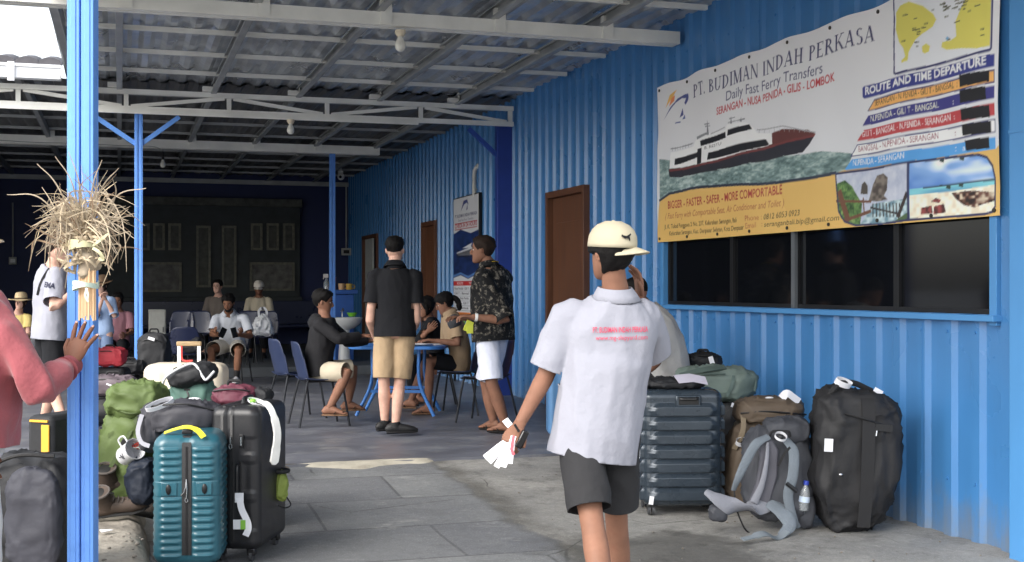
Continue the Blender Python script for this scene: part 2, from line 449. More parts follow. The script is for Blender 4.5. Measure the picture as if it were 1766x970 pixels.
NAVY = M('navy_paint', hx(36, 48, 92), rough=.6, var=.1, vsc=1.5)
GALV = M('galvanised_steel', hx(234, 233, 226), rough=.5, metal=.0, var=.1, vsc=3, bump=.08, bs=30)
GALVD = M('dull_galvanised_steel', hx(168, 170, 170), rough=.5, metal=.35, var=.14, vsc=4)
SHEET = M('galvalume_sheet', hx(206, 210, 214), rough=.30, metal=.65, var=.16, vsc=2.5, bump=.9, bs=6, bdist=.03, dirt=.35, dcol=hx(95, 98, 105), ds=1.7)
WOODD = M('brown_door_wood', hx(98, 62, 42), rough=.5, var=.2, vsc=3, st=(6, 6, .7), bump=.15, bs=14)
GLASS = M('dark_tinted_glass', hx(16, 18, 22), rough=.06, var=.05, rvar=.02, spec=.35)
ALU = M('aluminium_frame', hx(120, 125, 130), rough=.4, metal=.6, var=.05)
BLACKM = M('black_metal', hx(30, 31, 34), rough=.4, metal=.3, var=.1)
WHITEP = M('white_paint', hx(225, 226, 228), rough=.5, var=.04)
WHITEPL = M('white_plastic', hx(232, 232, 230), rough=.3, var=.03)
PALEW = M('pale_door_paint', hx(190, 196, 196), rough=.5, var=.04)

# ---- ground, one sheet to the horizon
def ground_mat():
    m = bpy.data.materials.new('paved_ground'); m.use_nodes = True; nt = m.node_tree; b = nt.nodes['Principled BSDF']; L = nt.links.new
    tc = node(nt, 'ShaderNodeTexCoord'); sx = node(nt, 'ShaderNodeSeparateXYZ'); L(tc.outputs['Object'], sx.inputs[0])
    def N(sc, det=6, ro=.6, st=(1, 1, 1)):
        mp = node(nt, 'ShaderNodeMapping'); mp.inputs['Scale'].default_value = st; L(tc.outputs['Object'], mp.inputs[0])
        n = node(nt, 'ShaderNodeTexNoise'); n.inputs['Scale'].default_value = sc; n.inputs['Detail'].default_value = det; n.inputs['Roughness'].default_value = ro
        L(mp.outputs[0], n.inputs['Vector']); return n.outputs[0]
    def mr(x, a, b_, c=0, d=1):
        r = node(nt, 'ShaderNodeMapRange', interpolation_type='SMOOTHSTEP'); L(x, r.inputs[0])
        for i, v in enumerate((a, b_, c, d)): r.inputs[i+1].default_value = v
        return r.outputs[0]
    def mix(f, a, c):
        x = node(nt, 'ShaderNodeMix', data_type='RGBA')
        if isinstance(f, float): x.inputs[0].default_value = f
        else: L(f, x.inputs[0])
        for i, v in ((6, a), (7, c)):
            if isinstance(v, tuple): x.inputs[i].default_value = (*v, 1)
            else: L(v, x.inputs[i])
        return x.outputs[2]
    def ma(op, a, c):
        x = node(nt, 'ShaderNodeMath', operation=op)
        for i, v in ((0, a), (1, c)):
            if isinstance(v, (int, float)): x.inputs[i].default_value = v
            else: L(v, x.inputs[i])
        return x.outputs[0]
    br = node(nt, 'ShaderNodeTexBrick'); br.inputs['Scale'].default_value = 1; br.inputs['Brick Width'].default_value = 1.25; br.inputs['Row Height'].default_value = .82
    br.inputs['Mortar Size'].default_value = .012; br.inputs['Mortar Smooth'].default_value = .4
    br.inputs['Color1'].default_value = (*hx(110, 112, 116), 1); br.inputs['Color2'].default_value = (*hx(136, 138, 138), 1); br.inputs['Mortar'].default_value = (*hx(88, 89, 91), 1)
    wv = node(nt, 'ShaderNodeVectorMath', operation='ADD'); L(tc.outputs['Object'], wv.inputs[0])
    nv = node(nt, 'ShaderNodeTexNoise'); nv.inputs['Scale'].default_value = 1.3; sc_ = node(nt, 'ShaderNodeVectorMath', operation='SCALE'); L(nv.outputs['Color'], sc_.inputs[0]); sc_.inputs['Scale'].default_value = .16
    L(sc_.outputs[0], wv.inputs[1]); L(wv.outputs[0], br.inputs['Vector'])
    big = N(1.1, 8, .65); fine = N(22, 5); mid = N(4, 8, .7)
    pav = mix(mr(big, .35, .65), br.outputs['Color'], mix(.5, br.outputs['Color'], hx(98, 100, 105)))
    pav = mix(mr(N(2.2, 9, .72, (1, 2.2, 1)), .58, .70, 0, .55), pav, hx(172, 172, 168))          # chalky scuffs
    pav = mix(mr(mid, .55, .75, 0, .45), pav, hx(84, 86, 90))
    con = mix(mr(big, .3, .7), hx(138, 137, 134), hx(164, 162, 157))
    con = mix(mr(N(3.1, 9, .72), .50, .68, 0, .85), con, hx(102, 101, 98))
    con = mix(mr(N(9, 8, .75), .56, .72, 0, .6), con, hx(190, 187, 180))
    edge = ma('ADD', sx.outputs[0], ma('MULTIPLY', ma('SUBTRACT', N(1.7, 6), .5), .34))
    isc = mr(edge, 2.30, 2.36)
    col = mix(isc, pav, con)
    band = ma('MULTIPLY', mr(edge, 2.24, 2.33), mr(edge, 2.36, 2.58, 1, 0))
    band = ma('MULTIPLY', band, mr(N(3.3, 7), .3, .6, .35, 1))
    col = mix(ma('MULTIPLY', band, .8), col, hx(86, 84, 78))
    col = mix(mr(fine, .3, .7, 0, .22), col, hx(70, 70, 70))
    grit = N(95, 3, .7); col = mix(mr(grit, .56, .70, 0, .45), col, hx(60, 60, 60)); col = mix(mr(N(120, 2), .60, .70, 0, .4), col, hx(200, 198, 192))
    vo = node(nt, 'ShaderNodeTexVoronoi', feature='DISTANCE_TO_EDGE'); vo.inputs['Scale'].default_value = .75; vd = node(nt, 'ShaderNodeVectorMath', operation='ADD'); L(tc.outputs['Object'], vd.inputs[0])
    ns = node(nt, 'ShaderNodeTexNoise'); ns.inputs['Scale'].default_value = 3; ns.inputs['Detail'].default_value = 8; s2 = node(nt, 'ShaderNodeVectorMath', operation='SCALE'); s2.inputs['Scale'].default_value = .5; L(ns.outputs['Color'], s2.inputs[0]); L(s2.outputs[0], vd.inputs[1]); L(vd.outputs[0], vo.inputs['Vector'])
    crk = ma('MULTIPLY', mr(vo.outputs['Distance'], .001, .006, 1, 0), mr(big, .45, .6)); col = mix(ma('MULTIPLY', crk, .75), col, hx(58, 57, 54))
    col = mix(mr(N(1.6, 10, .8, (1.4, .8, 1)), .60, .66, 0, .35), col, hx(80, 80, 80))
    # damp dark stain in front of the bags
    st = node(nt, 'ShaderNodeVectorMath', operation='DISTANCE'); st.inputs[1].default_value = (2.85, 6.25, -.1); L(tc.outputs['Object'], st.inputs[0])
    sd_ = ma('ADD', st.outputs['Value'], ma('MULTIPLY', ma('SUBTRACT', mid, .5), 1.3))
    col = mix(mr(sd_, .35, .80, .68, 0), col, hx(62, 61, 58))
    L(col, b.inputs['Base Color']); L(mr(mid, .3, .7, .62, .9), b.inputs['Roughness']); b.inputs['Specular IOR Level'].default_value = .35
    bp = node(nt, 'ShaderNodeBump'); bp.inputs['Strength'].default_value = .5; bp.inputs['Distance'].default_value = .012
    L(ma('ADD', ma('MULTIPLY', mid, ma('ADD', .4, isc)), ma('MULTIPLY', fine, .3)), bp.inputs['Height']); L(bp.outputs[0], b.inputs['Normal'])
    return m
xs = [-300, -120, -50, -20, -10, -6, -4]+[lerp(-3, 5, i/64) for i in range(65)]+[6, 8, 12, 25, 60, 300]
ys = [-300, -100, -40, -15, -5, 0]+[lerp(1, 9.5, i/68) for i in range(69)]+[9.52, 10, 12, 15, 20, 27, 40, 100, 300]
g = MB()
def gh(x, y):
    z = gz(y)
    if 1 < y < 9.5 and -3 < x < 5: z += .006*noise.noise(Vector((x*1.1, y*1.1, 0)))+(.010*noise.noise(Vector((x*3, y*3, 2))) if x > 2.35 else 0)
    if y >= 9.45: z = -.02
    return z
nx = len(xs)
g.add([(x, y, gh(x, y)) for y in ys for x in xs], [(j*nx+i, j*nx+i+1, (j+1)*nx+i+1, (j+1)*nx+i) for j in range(len(ys)-1) for i in range(nx-1)])
struct(obj('ground', g, ground_mat()))

def floor_mat():
    m = M('worn_blue_floor_paint', hx(96, 98, 106), rough=.45, var=.25, vsc=1.3, det=8, bump=.25, bs=9, st=(.8, 2.2, 1), dirt=.75, dcol=hx(144, 145, 145), ds=2.6, bdist=.006, rvar=.2)
    return m
FLOOR = floor_mat()
g = MB(); edge = []
n = 90
for i in range(n+1):
    x = lerp(-3.4, 4.66, i/n); yy = 9.45+.05*noise.noise(Vector((x*2.1, 0, 0)))+.02*noise.noise(Vector((x*9, 3, 0)))
    edge.append((x, yy))
g.add([(x, y, 0) for x, y in edge]+[(x, 26.6, 0) for x, _ in edge]+[(x, y-.012, -.06) for x, y in edge],
      [(i, i+1, n+2+i, n+1+i) for i in range(n)]+[(i+1, i, 2*(n+1)+i, 2*(n+1)+i+1) for i in range(n)])
struct(obj('floor', g, FLOOR, ang=20))
# crumbly pale cement lip along the floor edge
CEM = M('pale_cement', hx(176, 170, 155), rough=.9, var=.16, vsc=7, bump=.6, bs=30, dirt=.5, dcol=hx(120, 112, 98), ds=5)
CEMD = M('dark_cement', hx(100, 94, 86), rough=.9, var=.2, vsc=7, bump=.6, bs=30)
for x0, x1, wd, mt in ((1.30, 2.36, .20, CEM), (.45, 1.28, .13, CEMD)):
    g = MB(); nn = 60; vs_ = []
    for j in range(7):
        for i in range(nn+1):
            x = lerp(x0, x1, i/nn); e = min(1, min(i, nn-i)/9)
            wy = wd*(.45+.75*abs(noise.noise(Vector((x*2.6, 5, x0)))+.5))*e+.004
            t = j/6; y = 9.47-wy*t+.015*noise.noise(Vector((x*8, t*3, 1)))
            z = .006*(1-t)*e+lerp(.002, gz(9.2)-.006, t**1.5)+.010*noise.noise(Vector((x*6, t*4, 4)))*math.sin(math.pi*t)
            vs_.append((x, y, z))
    g.add(vs_, [(j*(nn+1)+i, j*(nn+1)+i+1, (j+1)*(nn+1)+i+1, (j+1)*(nn+1)+i) for j in range(6) for i in range(nn)])
    struct(obj('floor_edge', g, mt, ang=70))
# low raised platform along the back
g = MB(); g.box((.65, 22.6, .075), (8.0, 7.8, .15))
struct(obj('platform', g, M('dull_platform_paint', hx(92, 96, 100), rough=.7, var=.2, vsc=2, dirt=.5, dcol=hx(60, 64, 72)), bev=.01))

# rough sandy strip that the post and the left luggage stand on
SAND = M('sandy_rubble', hx(150, 143, 132), rough=.95, var=.3, vsc=5, bump=.9, bs=26, det=9, dirt=.85, dcol=hx(92, 87, 80), ds=4.5, bdist=.012)
g = MB(); nx_, ny_ = 46, 90; vs_ = []
for j in range(ny_+1):
    for i in range(nx_+1):
        x = lerp(-2.6, .17, i/nx_); y = lerp(3.6, 8.6, j/ny_)
        ex = min(1, (nx_-i)/1.2, j/2, (ny_-j)/2)
        h = .035+.022*noise.noise(Vector((x*2.2, y*2.2, 0)))+.012*noise.noise(Vector((x*7, y*7, 1)))+.008*noise.noise(Vector((x*19, y*19, 1)))
        if x > .05: x += .02*noise.noise(Vector((0, y*4, 7)))
        vs_.append((x, y, lerp(-.14, h, ex)))
g.add(vs_, [(j*(nx_+1)+i, j*(nx_+1)+i+1, (j+1)*(nx_+1)+i+1, (j+1)*(nx_+1)+i) for j in range(ny_) for i in range(nx_)])
struct(obj('sand', g, SAND, ang=60))
g = MB(); random.seed(3)
for i in range(150):
    x, y = random.uniform(-.6, .14), random.uniform(4.9, 6.9); r = random.uniform(.004, .014)
    g.ell((x, y, .035+.022*noise.noise(Vector((x*2.2, y*2.2, 0)))), (r, r*.8, r*.6), 7, 5)
for i in range(110):
    x, y = random.uniform(2.45, 4.5), random.uniform(5.2, 9.2); r = random.uniform(.003, .009)
    g.ell((x, y, gz(y)+.008), (r, r*.8, r*.6), 7, 5)
o = obj('gravel', g, M('grey_gravel', hx(120, 114, 106), rough=.9, var=.3, vsc=20)); o['kind'] = 'stuff'

# ---- corrugated blue walls
WX = 4.65
def corr(mb, y0, y1, z0, z1, X=WX, mi=0):
    pit = .25; prof = ((0, 0), (.125, 0), (.152, -.028), (.222, -.028), (.249, 0))
    ysx = sorted({y0, y1} | {round(k*pit+a, 4) for k in range(int(y0/pit)-1, int(y1/pit)+2) for a, _ in prof if y0 < k*pit+a < y1})
    def d(y):
        a = (y/pit-math.floor(y/pit))*pit
        return interp(a, list(prof)+[(.25, 0)])[0]
    nz = max(1, int((z1-z0)/.6)); n = len(ysx); vs = []
    for j in range(nz+1):
        z = lerp(z0, z1, j/nz)
        for y in ysx: vs.append((X+d(y)+.004*noise.noise(Vector((y*.9, z*.9, 3))), y, z))
    mb.add(vs, [(j*n+i, j*n+i+1, (j+1)*n+i+1, (j+1)*n+i) for j in range(nz) for i in range(n-1)], mi)
yw0, yw1 = onX(1718, 0, WX).y, onX(1152, 0, WX).y
zw0, zw1 = 1.185, 1.80
yd0, yd1 = onX(1017, 0, WX).y, onX(950, 0, WX).y; zd = 2.40
WALL_T = 3.72
wl_ = thing('corrugated_wall', 'bright blue corrugated metal wall carrying the big ferry banner and the dark window band', 'wall', (WX, 10, 0))
mb = MB(); ynear = onX(1741, 0, 4.545).y+.004
corr(mb, ynear, yw0, -.2, WALL_T); corr(mb, yw0, yw1, -.2, zw0); corr(mb, yw0, yw1, zw1, WALL_T)
corr(mb, yw1, yd0, -.2, WALL_T); corr(mb, yd0, yd1, zd, WALL_T); corr(mb, yd1, 14.62, -.2, WALL_T)
def screws(mb, y0, y1, zs, skip):
    y = math.ceil(y0/.25)*.25+.187
    while y < y1:
        for z in zs:
            if not any(a-.05 < y < b_+.05 and c-.05 < z < d-(-.05) for a, b_, c, d in skip): mb.tube([(WX-.026, y, z), (WX-.036, y, z)], .009, 7)
        y += .25
screws(mb, ynear, 14.5, (.22, 1.08, 2.05, 2.75, 3.35), [(yw0, yw1, zw0, zw1), (yd0, yd1, 0, zd)])
y_ = ynear+.9
while y_ < 14.4:          # sheet overlaps
    if not (yd0-.1 < y_ < yd1+.1):
        for a_, b_ in (((-.15, zw0-.06), (zw1+.1, 3.7)) if yw0-.1 < y_ < yw1+.1 else ((-.15, 3.7),)): mb.box((WX-.0295, y_-(y_ % .25)+.2, (a_+b_)/2), (.003, .05, b_-a_))
    y_ += 1.0
obj('cladding', mb, BLUE, wl_, world=True, ang=12)
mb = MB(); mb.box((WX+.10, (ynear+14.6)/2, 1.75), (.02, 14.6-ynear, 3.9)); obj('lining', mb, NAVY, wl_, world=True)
# window band
def window_band():
    wb = MB()
    for y, h in ((yw0-.03, 0), (yw1+.03, 0)): wb.box((WX-.012, y, (zw0+zw1)/2), (.07, .06, zw1-zw0+.12))
    wb.box((WX-.012, (yw0+yw1)/2, zw1+.03), (.07, yw1-yw0, .06)); wb.box((WX-.03, (yw0+yw1)/2, zw0-.02), (.11, yw1-yw0+.16, .035))
    fr = obj('window', wb, TRIMB, wl_, world=True, bev=.003)
    ym = onX(1373, 0, WX).y; yl = onX(1262, 0, WX).y; yr = onX(1546, 0, WX).y
    cuts = [yw0, yr, ym, yl, yw1]
    for a, b_ in zip(cuts[:-1], cuts[1:]):
        q = MB(); q.box((WX+.022, (a+b_)/2, (zw0+zw1)/2), (.006, b_-a-.02, zw1-zw0)); p_ = obj('pane', q, GLASS, fr); p_.data.transform(Matrix.Translation(-wl_.location))
        q = MB(); t = .028
        q.box((WX+.008, a+t/2+.001, (zw0+zw1)/2), (.02, t, zw1-zw0-.004)); q.box((WX+.008, b_-t/2-.001, (zw0+zw1)/2), (.02, t, zw1-zw0-.004))
        q.box((WX+.008, (a+b_)/2, zw0+t/2+.002), (.02, b_-a-2*t-.004, t)); q.box((WX+.008, (a+b_)/2, zw1-t/2-.002), (.02, b_-a-2*t-.004, t))
        s_ = obj('sash', q, BLACKM, fr); s_.data.transform(Matrix.Translation(-wl_.location))
    q = MB(); q.box((WX-.012, ym, (zw0+zw1)/2), (.03, .05, zw1-zw0-.004)); s_ = obj('mullion', q, ALU, fr); s_.data.transform(Matrix.Translation(-wl_.location))
window_band()
# flat corner flashing and square downpipe at the near end
mb = MB(); mb.box((WX-.045, ynear-.14, 1.73), (.12, .28, 3.86)); obj('corner_flashing', mb, TRIMB, wl_, world=True, bev=.004)
mb = MB(); mb.box((WX-.075, ynear-.115, 2.17), (.07, .235, .02)); obj('flashing_joint', mb, TRIMB, wl_, world=True)

def door(name, label, y0, y1, z1, X=WX, leaf=WOODD, frame=WOODD, open_=None):
    d = thing(name, label, 'door', (X, (y0+y1)/2, 0))
    f = MB(); t = .07
    for y in (y0+t/2, y1-t/2): f.box((X-.01, y, z1/2), (.12, t, z1))
    f.box((X-.01, (y0+y1)/2, z1-t/2), (.12, y1-y0-2*t, t)); obj('door_frame', f, frame, d, world=True, bev=.004)
    q = MB()
    if open_ is None:
        q.box((X+.02, (y0+y1)/2, (z1-t)/2), (.04, y1-y0-2*t-.006, z1-t-.006))
        for zz in (.55, 1.6):
            q.box((X-.002, (y0+y1)/2, zz), (.012, (y1-y0)-.42, .72 if zz < 1 else .9))
    else:
        q.box((X-.02, y0+(y1-y0)*.62, z1/2), (.04, (y1-y0)*.5, z1-t-.02))
    lf = obj('door_leaf', q, leaf, d, world=True, bev=.006)
    if open_ is None:
        h = MB(); h.tube([(X-.004, y1-.18, 1.02), (X-.05, y1-.18, 1.02), (X-.05, y1-.30, 1.02)], .010, 8); h.box((X-.006, y1-.18, 1.0), (.01, .04, .16))
        o = obj('handle', h, ALU, lf); o.data.transform(Matrix.Translation(-d.location))
    return d
door('door', 'tall brown wooden door in the near blue wall, behind the man in the cap', yd0, yd1, zd)

far = thing('corrugated_wall', 'shaded blue corrugated wall at the back with two narrow doorways and a poster', 'wall', (WX, 20, 0))
fy = [(onX(757, 0, WX).y, onX(733, 0, WX).y, 2.36), (onX(655, 0, WX).y, onX(630, 0, WX).y, 2.34)]
mb = MB(); y = 14.62
for a, b_, z in fy: corr(mb, y, a, -.1, WALL_T); corr(mb, a, b_, z, WALL_T); y = b_
corr(mb, y, 26.2, -.1, WALL_T); obj('cladding', mb, BLUE, far, world=True, ang=12)
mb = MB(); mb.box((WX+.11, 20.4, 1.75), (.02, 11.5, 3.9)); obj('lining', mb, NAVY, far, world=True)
door('door', 'narrow dark brown door in the far blue wall left of the poster', *fy[0])
door('door', 'farthest doorway with a pale door leaf near the back corner', *fy[1], leaf=PALEW, open_=1)

bw = thing('back_wall', 'dark navy back wall of the waiting hall', 'wall', (.5, 26.2, 0))
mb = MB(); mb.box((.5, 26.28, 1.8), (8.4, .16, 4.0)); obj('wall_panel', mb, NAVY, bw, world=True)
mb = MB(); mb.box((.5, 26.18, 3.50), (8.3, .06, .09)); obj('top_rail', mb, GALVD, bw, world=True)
sw = thing('added_shade_wall', 'unseen navy side wall added to darken the left end of the waiting hall', 'wall', (-3.7, 22, 0))
mb = MB(); mb.box((-3.75, 22.4, 1.8), (.14, 7.6, 4.0)); obj('wall_panel', mb, NAVY, sw, world=True)  # out of view; added to keep light out of the hall

# ---- carved wooden screen on the back wall
CARV = M('old_carved_wood', hx(82, 84, 78), rough=.6, var=.35, vsc=9, bump=.6, bs=22)
CARVD = M('dark_green_brown_wood', hx(54, 60, 62), rough=.6, var=.25, vsc=5)
PICT = M('faded_relief', hx(105, 104, 100), rough=.6, var=.55, vsc=7, bump=.5, bs=14)
sc_ = thing('carved_screen', 'dark carved wooden panelling with long gilt-edged panels on the back wall', 'wall panelling', (.8, 26.1, 1.1))
Yb = 26.06
def bp_(px, py): return onY(px, py, Yb)
def panel(px0, py0, px1, py1, nm, mt, dep=.05, frame=None):
    a, b_ = bp_(px0, py1), bp_(px1, py0)
    if frame is None:
        q = MB(); q.box(((a.x+b_.x)/2, Yb-dep/2+.04, (a.z+b_.z)/2), (b_.x-a.x, dep, b_.z-a.z)); return obj(nm, q, mt, sc_, world=True, bev=.008)
    q = MB(); q.box(((a.x+b_.x)/2, Yb-dep/2+.03, (a.z+b_.z)/2), (b_.x-a.x, dep, b_.z-a.z)); o = obj(nm, q, mt, sc_, world=True, bev=.008)
    t = .045; q = MB()
    for x in (a.x, b_.x): q.box((x, Yb-dep+.01, (a.z+b_.z)/2), (t, .05, b_.z-a.z+t))
    for z in (a.z, b_.z): q.box(((a.x+b_.x)/2, Yb-dep+.01, z), (b_.x-a.x-t-.004, .05, t))
    f = obj('gilt_edge', q, frame, o); f.data.transform(Matrix.Translation(-sc_.location)); return o
panel(170, 346, 517, 520, 'backing', CARVD, .08)
GILT = M('worn_gilt', hx(118, 116, 102), rough=.5, var=.3, vsc=14)
for x0, x1 in ((340, 361), (384, 405)): panel(x0, 392, x1, 494, 'long_panel', CARV, .1, GILT)
for x0, x1 in ((266, 282), (292, 310), (434, 450), (461, 478), (489, 505), (240, 256)): panel(x0, 388, x1, 430, 'short_panel', CARV, .1, GILT)
panel(245, 455, 311, 502, 'relief_picture', PICT, .1, GILT); panel(432, 455, 505, 500, 'relief_picture', PICT, .1, GILT)
panel(170, 345, 520, 352, 'cornice', CARV, .16); panel(170, 512, 520, 522, 'sill', CARVD, .16)

# ---- posts
def cpost(name, label, x, y, z0, z1, wd, dep, rz=0, braces=None):
    t = thing(name, label, 'post', (x, y, z0), rz)
    q = MB(); h = z1-z0; e = .004
    # two lipped channels back to back: web plates plus returned lips leave a slot down the middle
    for s in (-1, 1):
        cx = s*wd*.26; ww = wd*.44
        q.box((cx, -dep/2+.003, h/2), (ww, .006, h)); q.box((cx, dep/2-.003, h/2), (ww, .006, h))
        q.box((s*(wd/2-.003)-s*wd*.02, 0, h/2), (.006, dep-.014, h)); q.box((s*wd*.045, 0, h/2), (.006, dep-.014, h))
        q.box((cx, -dep/2-.002, h/2), (ww*.45, .004, h))
    q.box((0, dep*.1, h/2), (wd*.07, dep*.5, h))
    obj('channel', q, POSTB, t, bev=.0015)
    return t
pf = P(143, 495, 4.85); FPX, FPY = pf.x, pf.y
cpost('steel_post', 'bright blue double-channel steel post in the foreground with a dried palm bundle tied to it', FPX, FPY, -.05, 3.5, .102, .09, -YAW+.10)
p2 = onY(239, 0, 14.6); t = cpost('steel_post', 'slender blue post with two slanting arms under the truss, right of the front post', p2.x, 14.6, 0, 3.30, .092, .09)
for px in (165, 309):
    q = MB(); e = onY(px, 202, 14.6); q.bar((0, 0, onY(239, 252, 14.6).z), (e.x-p2.x, 0, e.z), .045, .05); obj('brace', q, POSTB, t)
p3 = onY(573, 0, 19.6); t = cpost('steel_post', 'thin blue post standing behind the tiled counter at the back', p3.x, 19.6, .15, 3.5, .09, .09)
t = thing('steel_column', 'dark blue square column with a slanting brace where the blue walls meet', 'post', (4.54, 14.72, 0))
q = MB(); q.box((0, 0, 1.67), (.21, .12, 3.34)); obj('shaft', q, M('deep_blue_paint', hx(38, 62, 140), rough=.5, var=.1), t, bev=.006)
e = onY(808, 222, 14.72); e2 = onY(861, 272, 14.72); q = MB(); q.bar((e2.x-4.54, 0, e2.z), (e.x-4.54, 0, e.z), .05, .05); obj('brace', q, M('brace_blue', hx(45, 78, 160), rough=.5), t)

# ---- roof
rf = thing('canopy_roof', 'galvanised sheet roof on steel beams and purlins over the boarding area', 'roof', (2, 10, 3.6))
RB = 3.66
def sheet(x0, x1, y0, y1, z, th=.0):
    mb = MB(); pit = .21; n = int((x1-x0)/pit); pr = ((0, 0), (.045, .03), (.105, .03), (.15, 0))
    xx = []
    for k in range(n+1):
        for a, h in pr:
            x = x0+k*pit+a
            if x <= x1: xx.append((x, h))
    ny = max(2, int((y1-y0)/.28)); vs = []
    for j in range(ny+1):
        y = lerp(y0, y1, j/ny)
        for x, h in xx:
            vs.append((x, y, z+h+.009*noise.noise(Vector((x*2.4, y*1.6, 0)))+.004*abs(math.sin(y*2.805))+.007*noise.noise(Vector((x*9, y*3, 2)))))
    m = len(xx)
    mb.add(vs, [(j*m+i, j*m+i+1, (j+1)*m+i+1, (j+1)*m+i) for j in range(ny) for i in range(m-1)]); return mb
RX0, RX1 = -.56, 4.92
obj('roof_sheet', sheet(RX0, RX1, 3.2, 15.7, RB), SHEET, rf, world=True, ang=25)  # unseen front end of the sheet lengthened to shade the near ground
def cbeam(a, b_, wd, ht, lip=.015):
    """C channel seen from below and the side: web plus two flanges"""
    q = MB(); a, b_ = Vector(a), Vector(b_); d = (b_-a).normalized(); x = d.cross(Vector((0, 0, 1))).normalized(); t = .004
    q.bar(a+x*(wd/2), b_+x*(wd/2), t, ht)
    for s in (-1, 1): q.bar(a+Vector((0, 0, s*(ht/2-t/2))), b_+Vector((0, 0, s*(ht/2-t/2))), wd-t*2.2, t)
    for s in (-1, 1): q.bar(a-x*(wd/2-t)+Vector((0, 0, s*(ht/2-lip/2-t))), b_-x*(wd/2-t)+Vector((0, 0, s*(ht/2-lip/2-t))), t, lip)
    return q
raf = [-.46, .0, 1.02, 1.98, 2.93, 3.88]
for x in raf[1:]: obj('rafter', cbeam((x, 3.3, 3.585), (x, 14.85, 3.585), .06, .105), GALVD, rf, world=True)
obj('edge_rafter', cbeam((RX0+.0, 3.3, 3.59), (RX0+.10, 14.5, 3.59), .07, .13), GALVD, rf, world=True)
py_ = [3.68+1.12*k for k in range(10)]
for y in py_: obj('purlin', cbeam((RX0+.06, y, 3.632), (4.6, y, 3.632), .05, .04), GALV, rf, world=True)
def beam(y, z, x0, x1, nm='beam', ht=.105):
    q = MB()
    for s in (-1, 1): q.merge = None; b1 = cbeam((x0, y+s*.045, z), (x1, y+s*.045, z), .07, ht); q.add(b1.v, b1.f)
    return obj(nm, q, GALV, rf, world=True)
FBY = onX(1175, 60, WX).y
beam(FBY, 3.482, -3.2, 4.6); beam(5.0, 3.475, -3.2, 4.6)
for yb in (FBY, 5.0):
    for x in raf[1:]:
        q = MB(); q.box((x+.05, yb-.10, 3.53), (.09, .006, .19)); q.box((x+.005, yb-.07, 3.53), (.006, .06, .19)); obj('bracket', q, GALV, rf, world=True, bev=.001)
def truss(y, x0, x1, zt, zb):
    tr = bpy.data.objects.new('truss', None); C.objects.link(tr); tr.parent = rf
    def ch(nm, q):
        o = obj(nm, q, GALV, tr); o.data.transform(Matrix.Translation(-rf.location))
    for z in (zt, zb): ch('chord', cbeam((x0, y, z), (x1, y, z), .06, .055))
    q = MB(); q.box(((x0+x1)/2-.4, y-.05, zb-.045), (x1-x0-1.6, .03, .03)); ch('tie_rail', q)
    n = int(round((x1-x0)/1.13)); st = (x1-.03-x0)/n
    for k in range(n+1):
        x = x1-.03-k*st; q = MB(); q.box((x, y+.02, (zt+zb)/2), (.05, .04, zt-zb-.056)); ch('web_post', q)
        if k < n:
            a, b_ = ((x-.05, zb+.03), (x-st+.05, zt-.03)) if k % 2 == 0 else ((x-.05, zt-.03), (x-st+.05, zb+.03))
            q = MB(); q.bar((a[0], y+.02, a[1]), (b_[0], y+.02, b_[1]), .036, .04); ch('diagonal', q)
truss(14.55, -3.3, 4.60, 3.52, 3.33)
for x in raf[1:]:
    q = MB(); q.box((x-.06, 14.46, 3.575), (.13, .08, .05)); q.box((x, 14.46, 3.63), (.012, .08, .08)); obj('cleat', q, GALV, rf, world=True)

rb = thing('hall_roof', 'dark sheet roof over the waiting hall with a white gutter at its front edge', 'roof', (.5, 20, 3.6))
obj('roof_sheet', sheet(-3.9, 4.86, 14.6, 26.3, 3.64), M('dull_roof_sheet', hx(112, 112, 112), rough=.5, metal=.5, var=.2, vsc=2, bump=.3, bs=5), rb, world=True, ang=25)
obj('roof_sheet', sheet(-8, RX0-.1, 14.62, 15.3, 3.66), GALVD, rb, world=True, ang=25)
for x in (-3, -2, -1)+tuple(raf[1:]): obj('rafter', cbeam((x, 15.0, 3.585), (x, 26.2, 3.585), .06, .10), GALVD, rb, world=True)
for k in range(9): obj('purlin', cbeam((-3.8, 15.4+1.25*k, 3.625), (4.6, 15.4+1.25*k, 3.625), .05, .035), GALVD, rb, world=True)
q = MB()
for s in (-1, 1): b1 = cbeam((-3.8, 19.6+s*.045, 3.50), (3.95, 19.6+s*.045, 3.50), .07, .13); q.add(b1.v, b1.f)
obj('beam', q, GALV, rb, world=True)
for x in (-2, -1)+tuple(raf[1:-1]): q = MB(); q.box((x+.05, 19.48, 3.56), (.09, .006, .16)); q.box((x+.005, 19.5, 3.56), (.006, .06, .16)); obj('bracket', q, GALV, rb, world=True)
# white gutter
gy = 14.30; zt = onY(60, 112, gy).z; zb_ = onY(60, 137, gy).z
q = MB(); q.box((-4.35, gy, (zt+zb_)/2), (7.5, .13, zt-zb_)); q.box((-4.35, gy-.072, zt-.02), (7.5, .014, .035)); obj('gutter', q, WHITEP, rb, world=True, bev=.004)
q = MB(); xx = onY(20, 0, gy).x; q.box((xx, gy-.084, (zt+zb_)/2-.015), (.07, .012, zt-zb_+.05)); obj('gutter_clip', q, WHITEP, rb, world=True, bev=.003)
TILE = M('dark_roof_tile', hx(82, 80, 84), rough=.7, var=.2, vsc=6)
q = MB(); k = 0; x = -8.0
while x < RX0-.05:
    q.tube([(x, gy+.02, zt+.03), (x, gy+.9, zt+.20)], (.12, .06), 10, side=(1, 0, 0)); x += .235
obj('roof_tiles', q, TILE, rb, world=True)

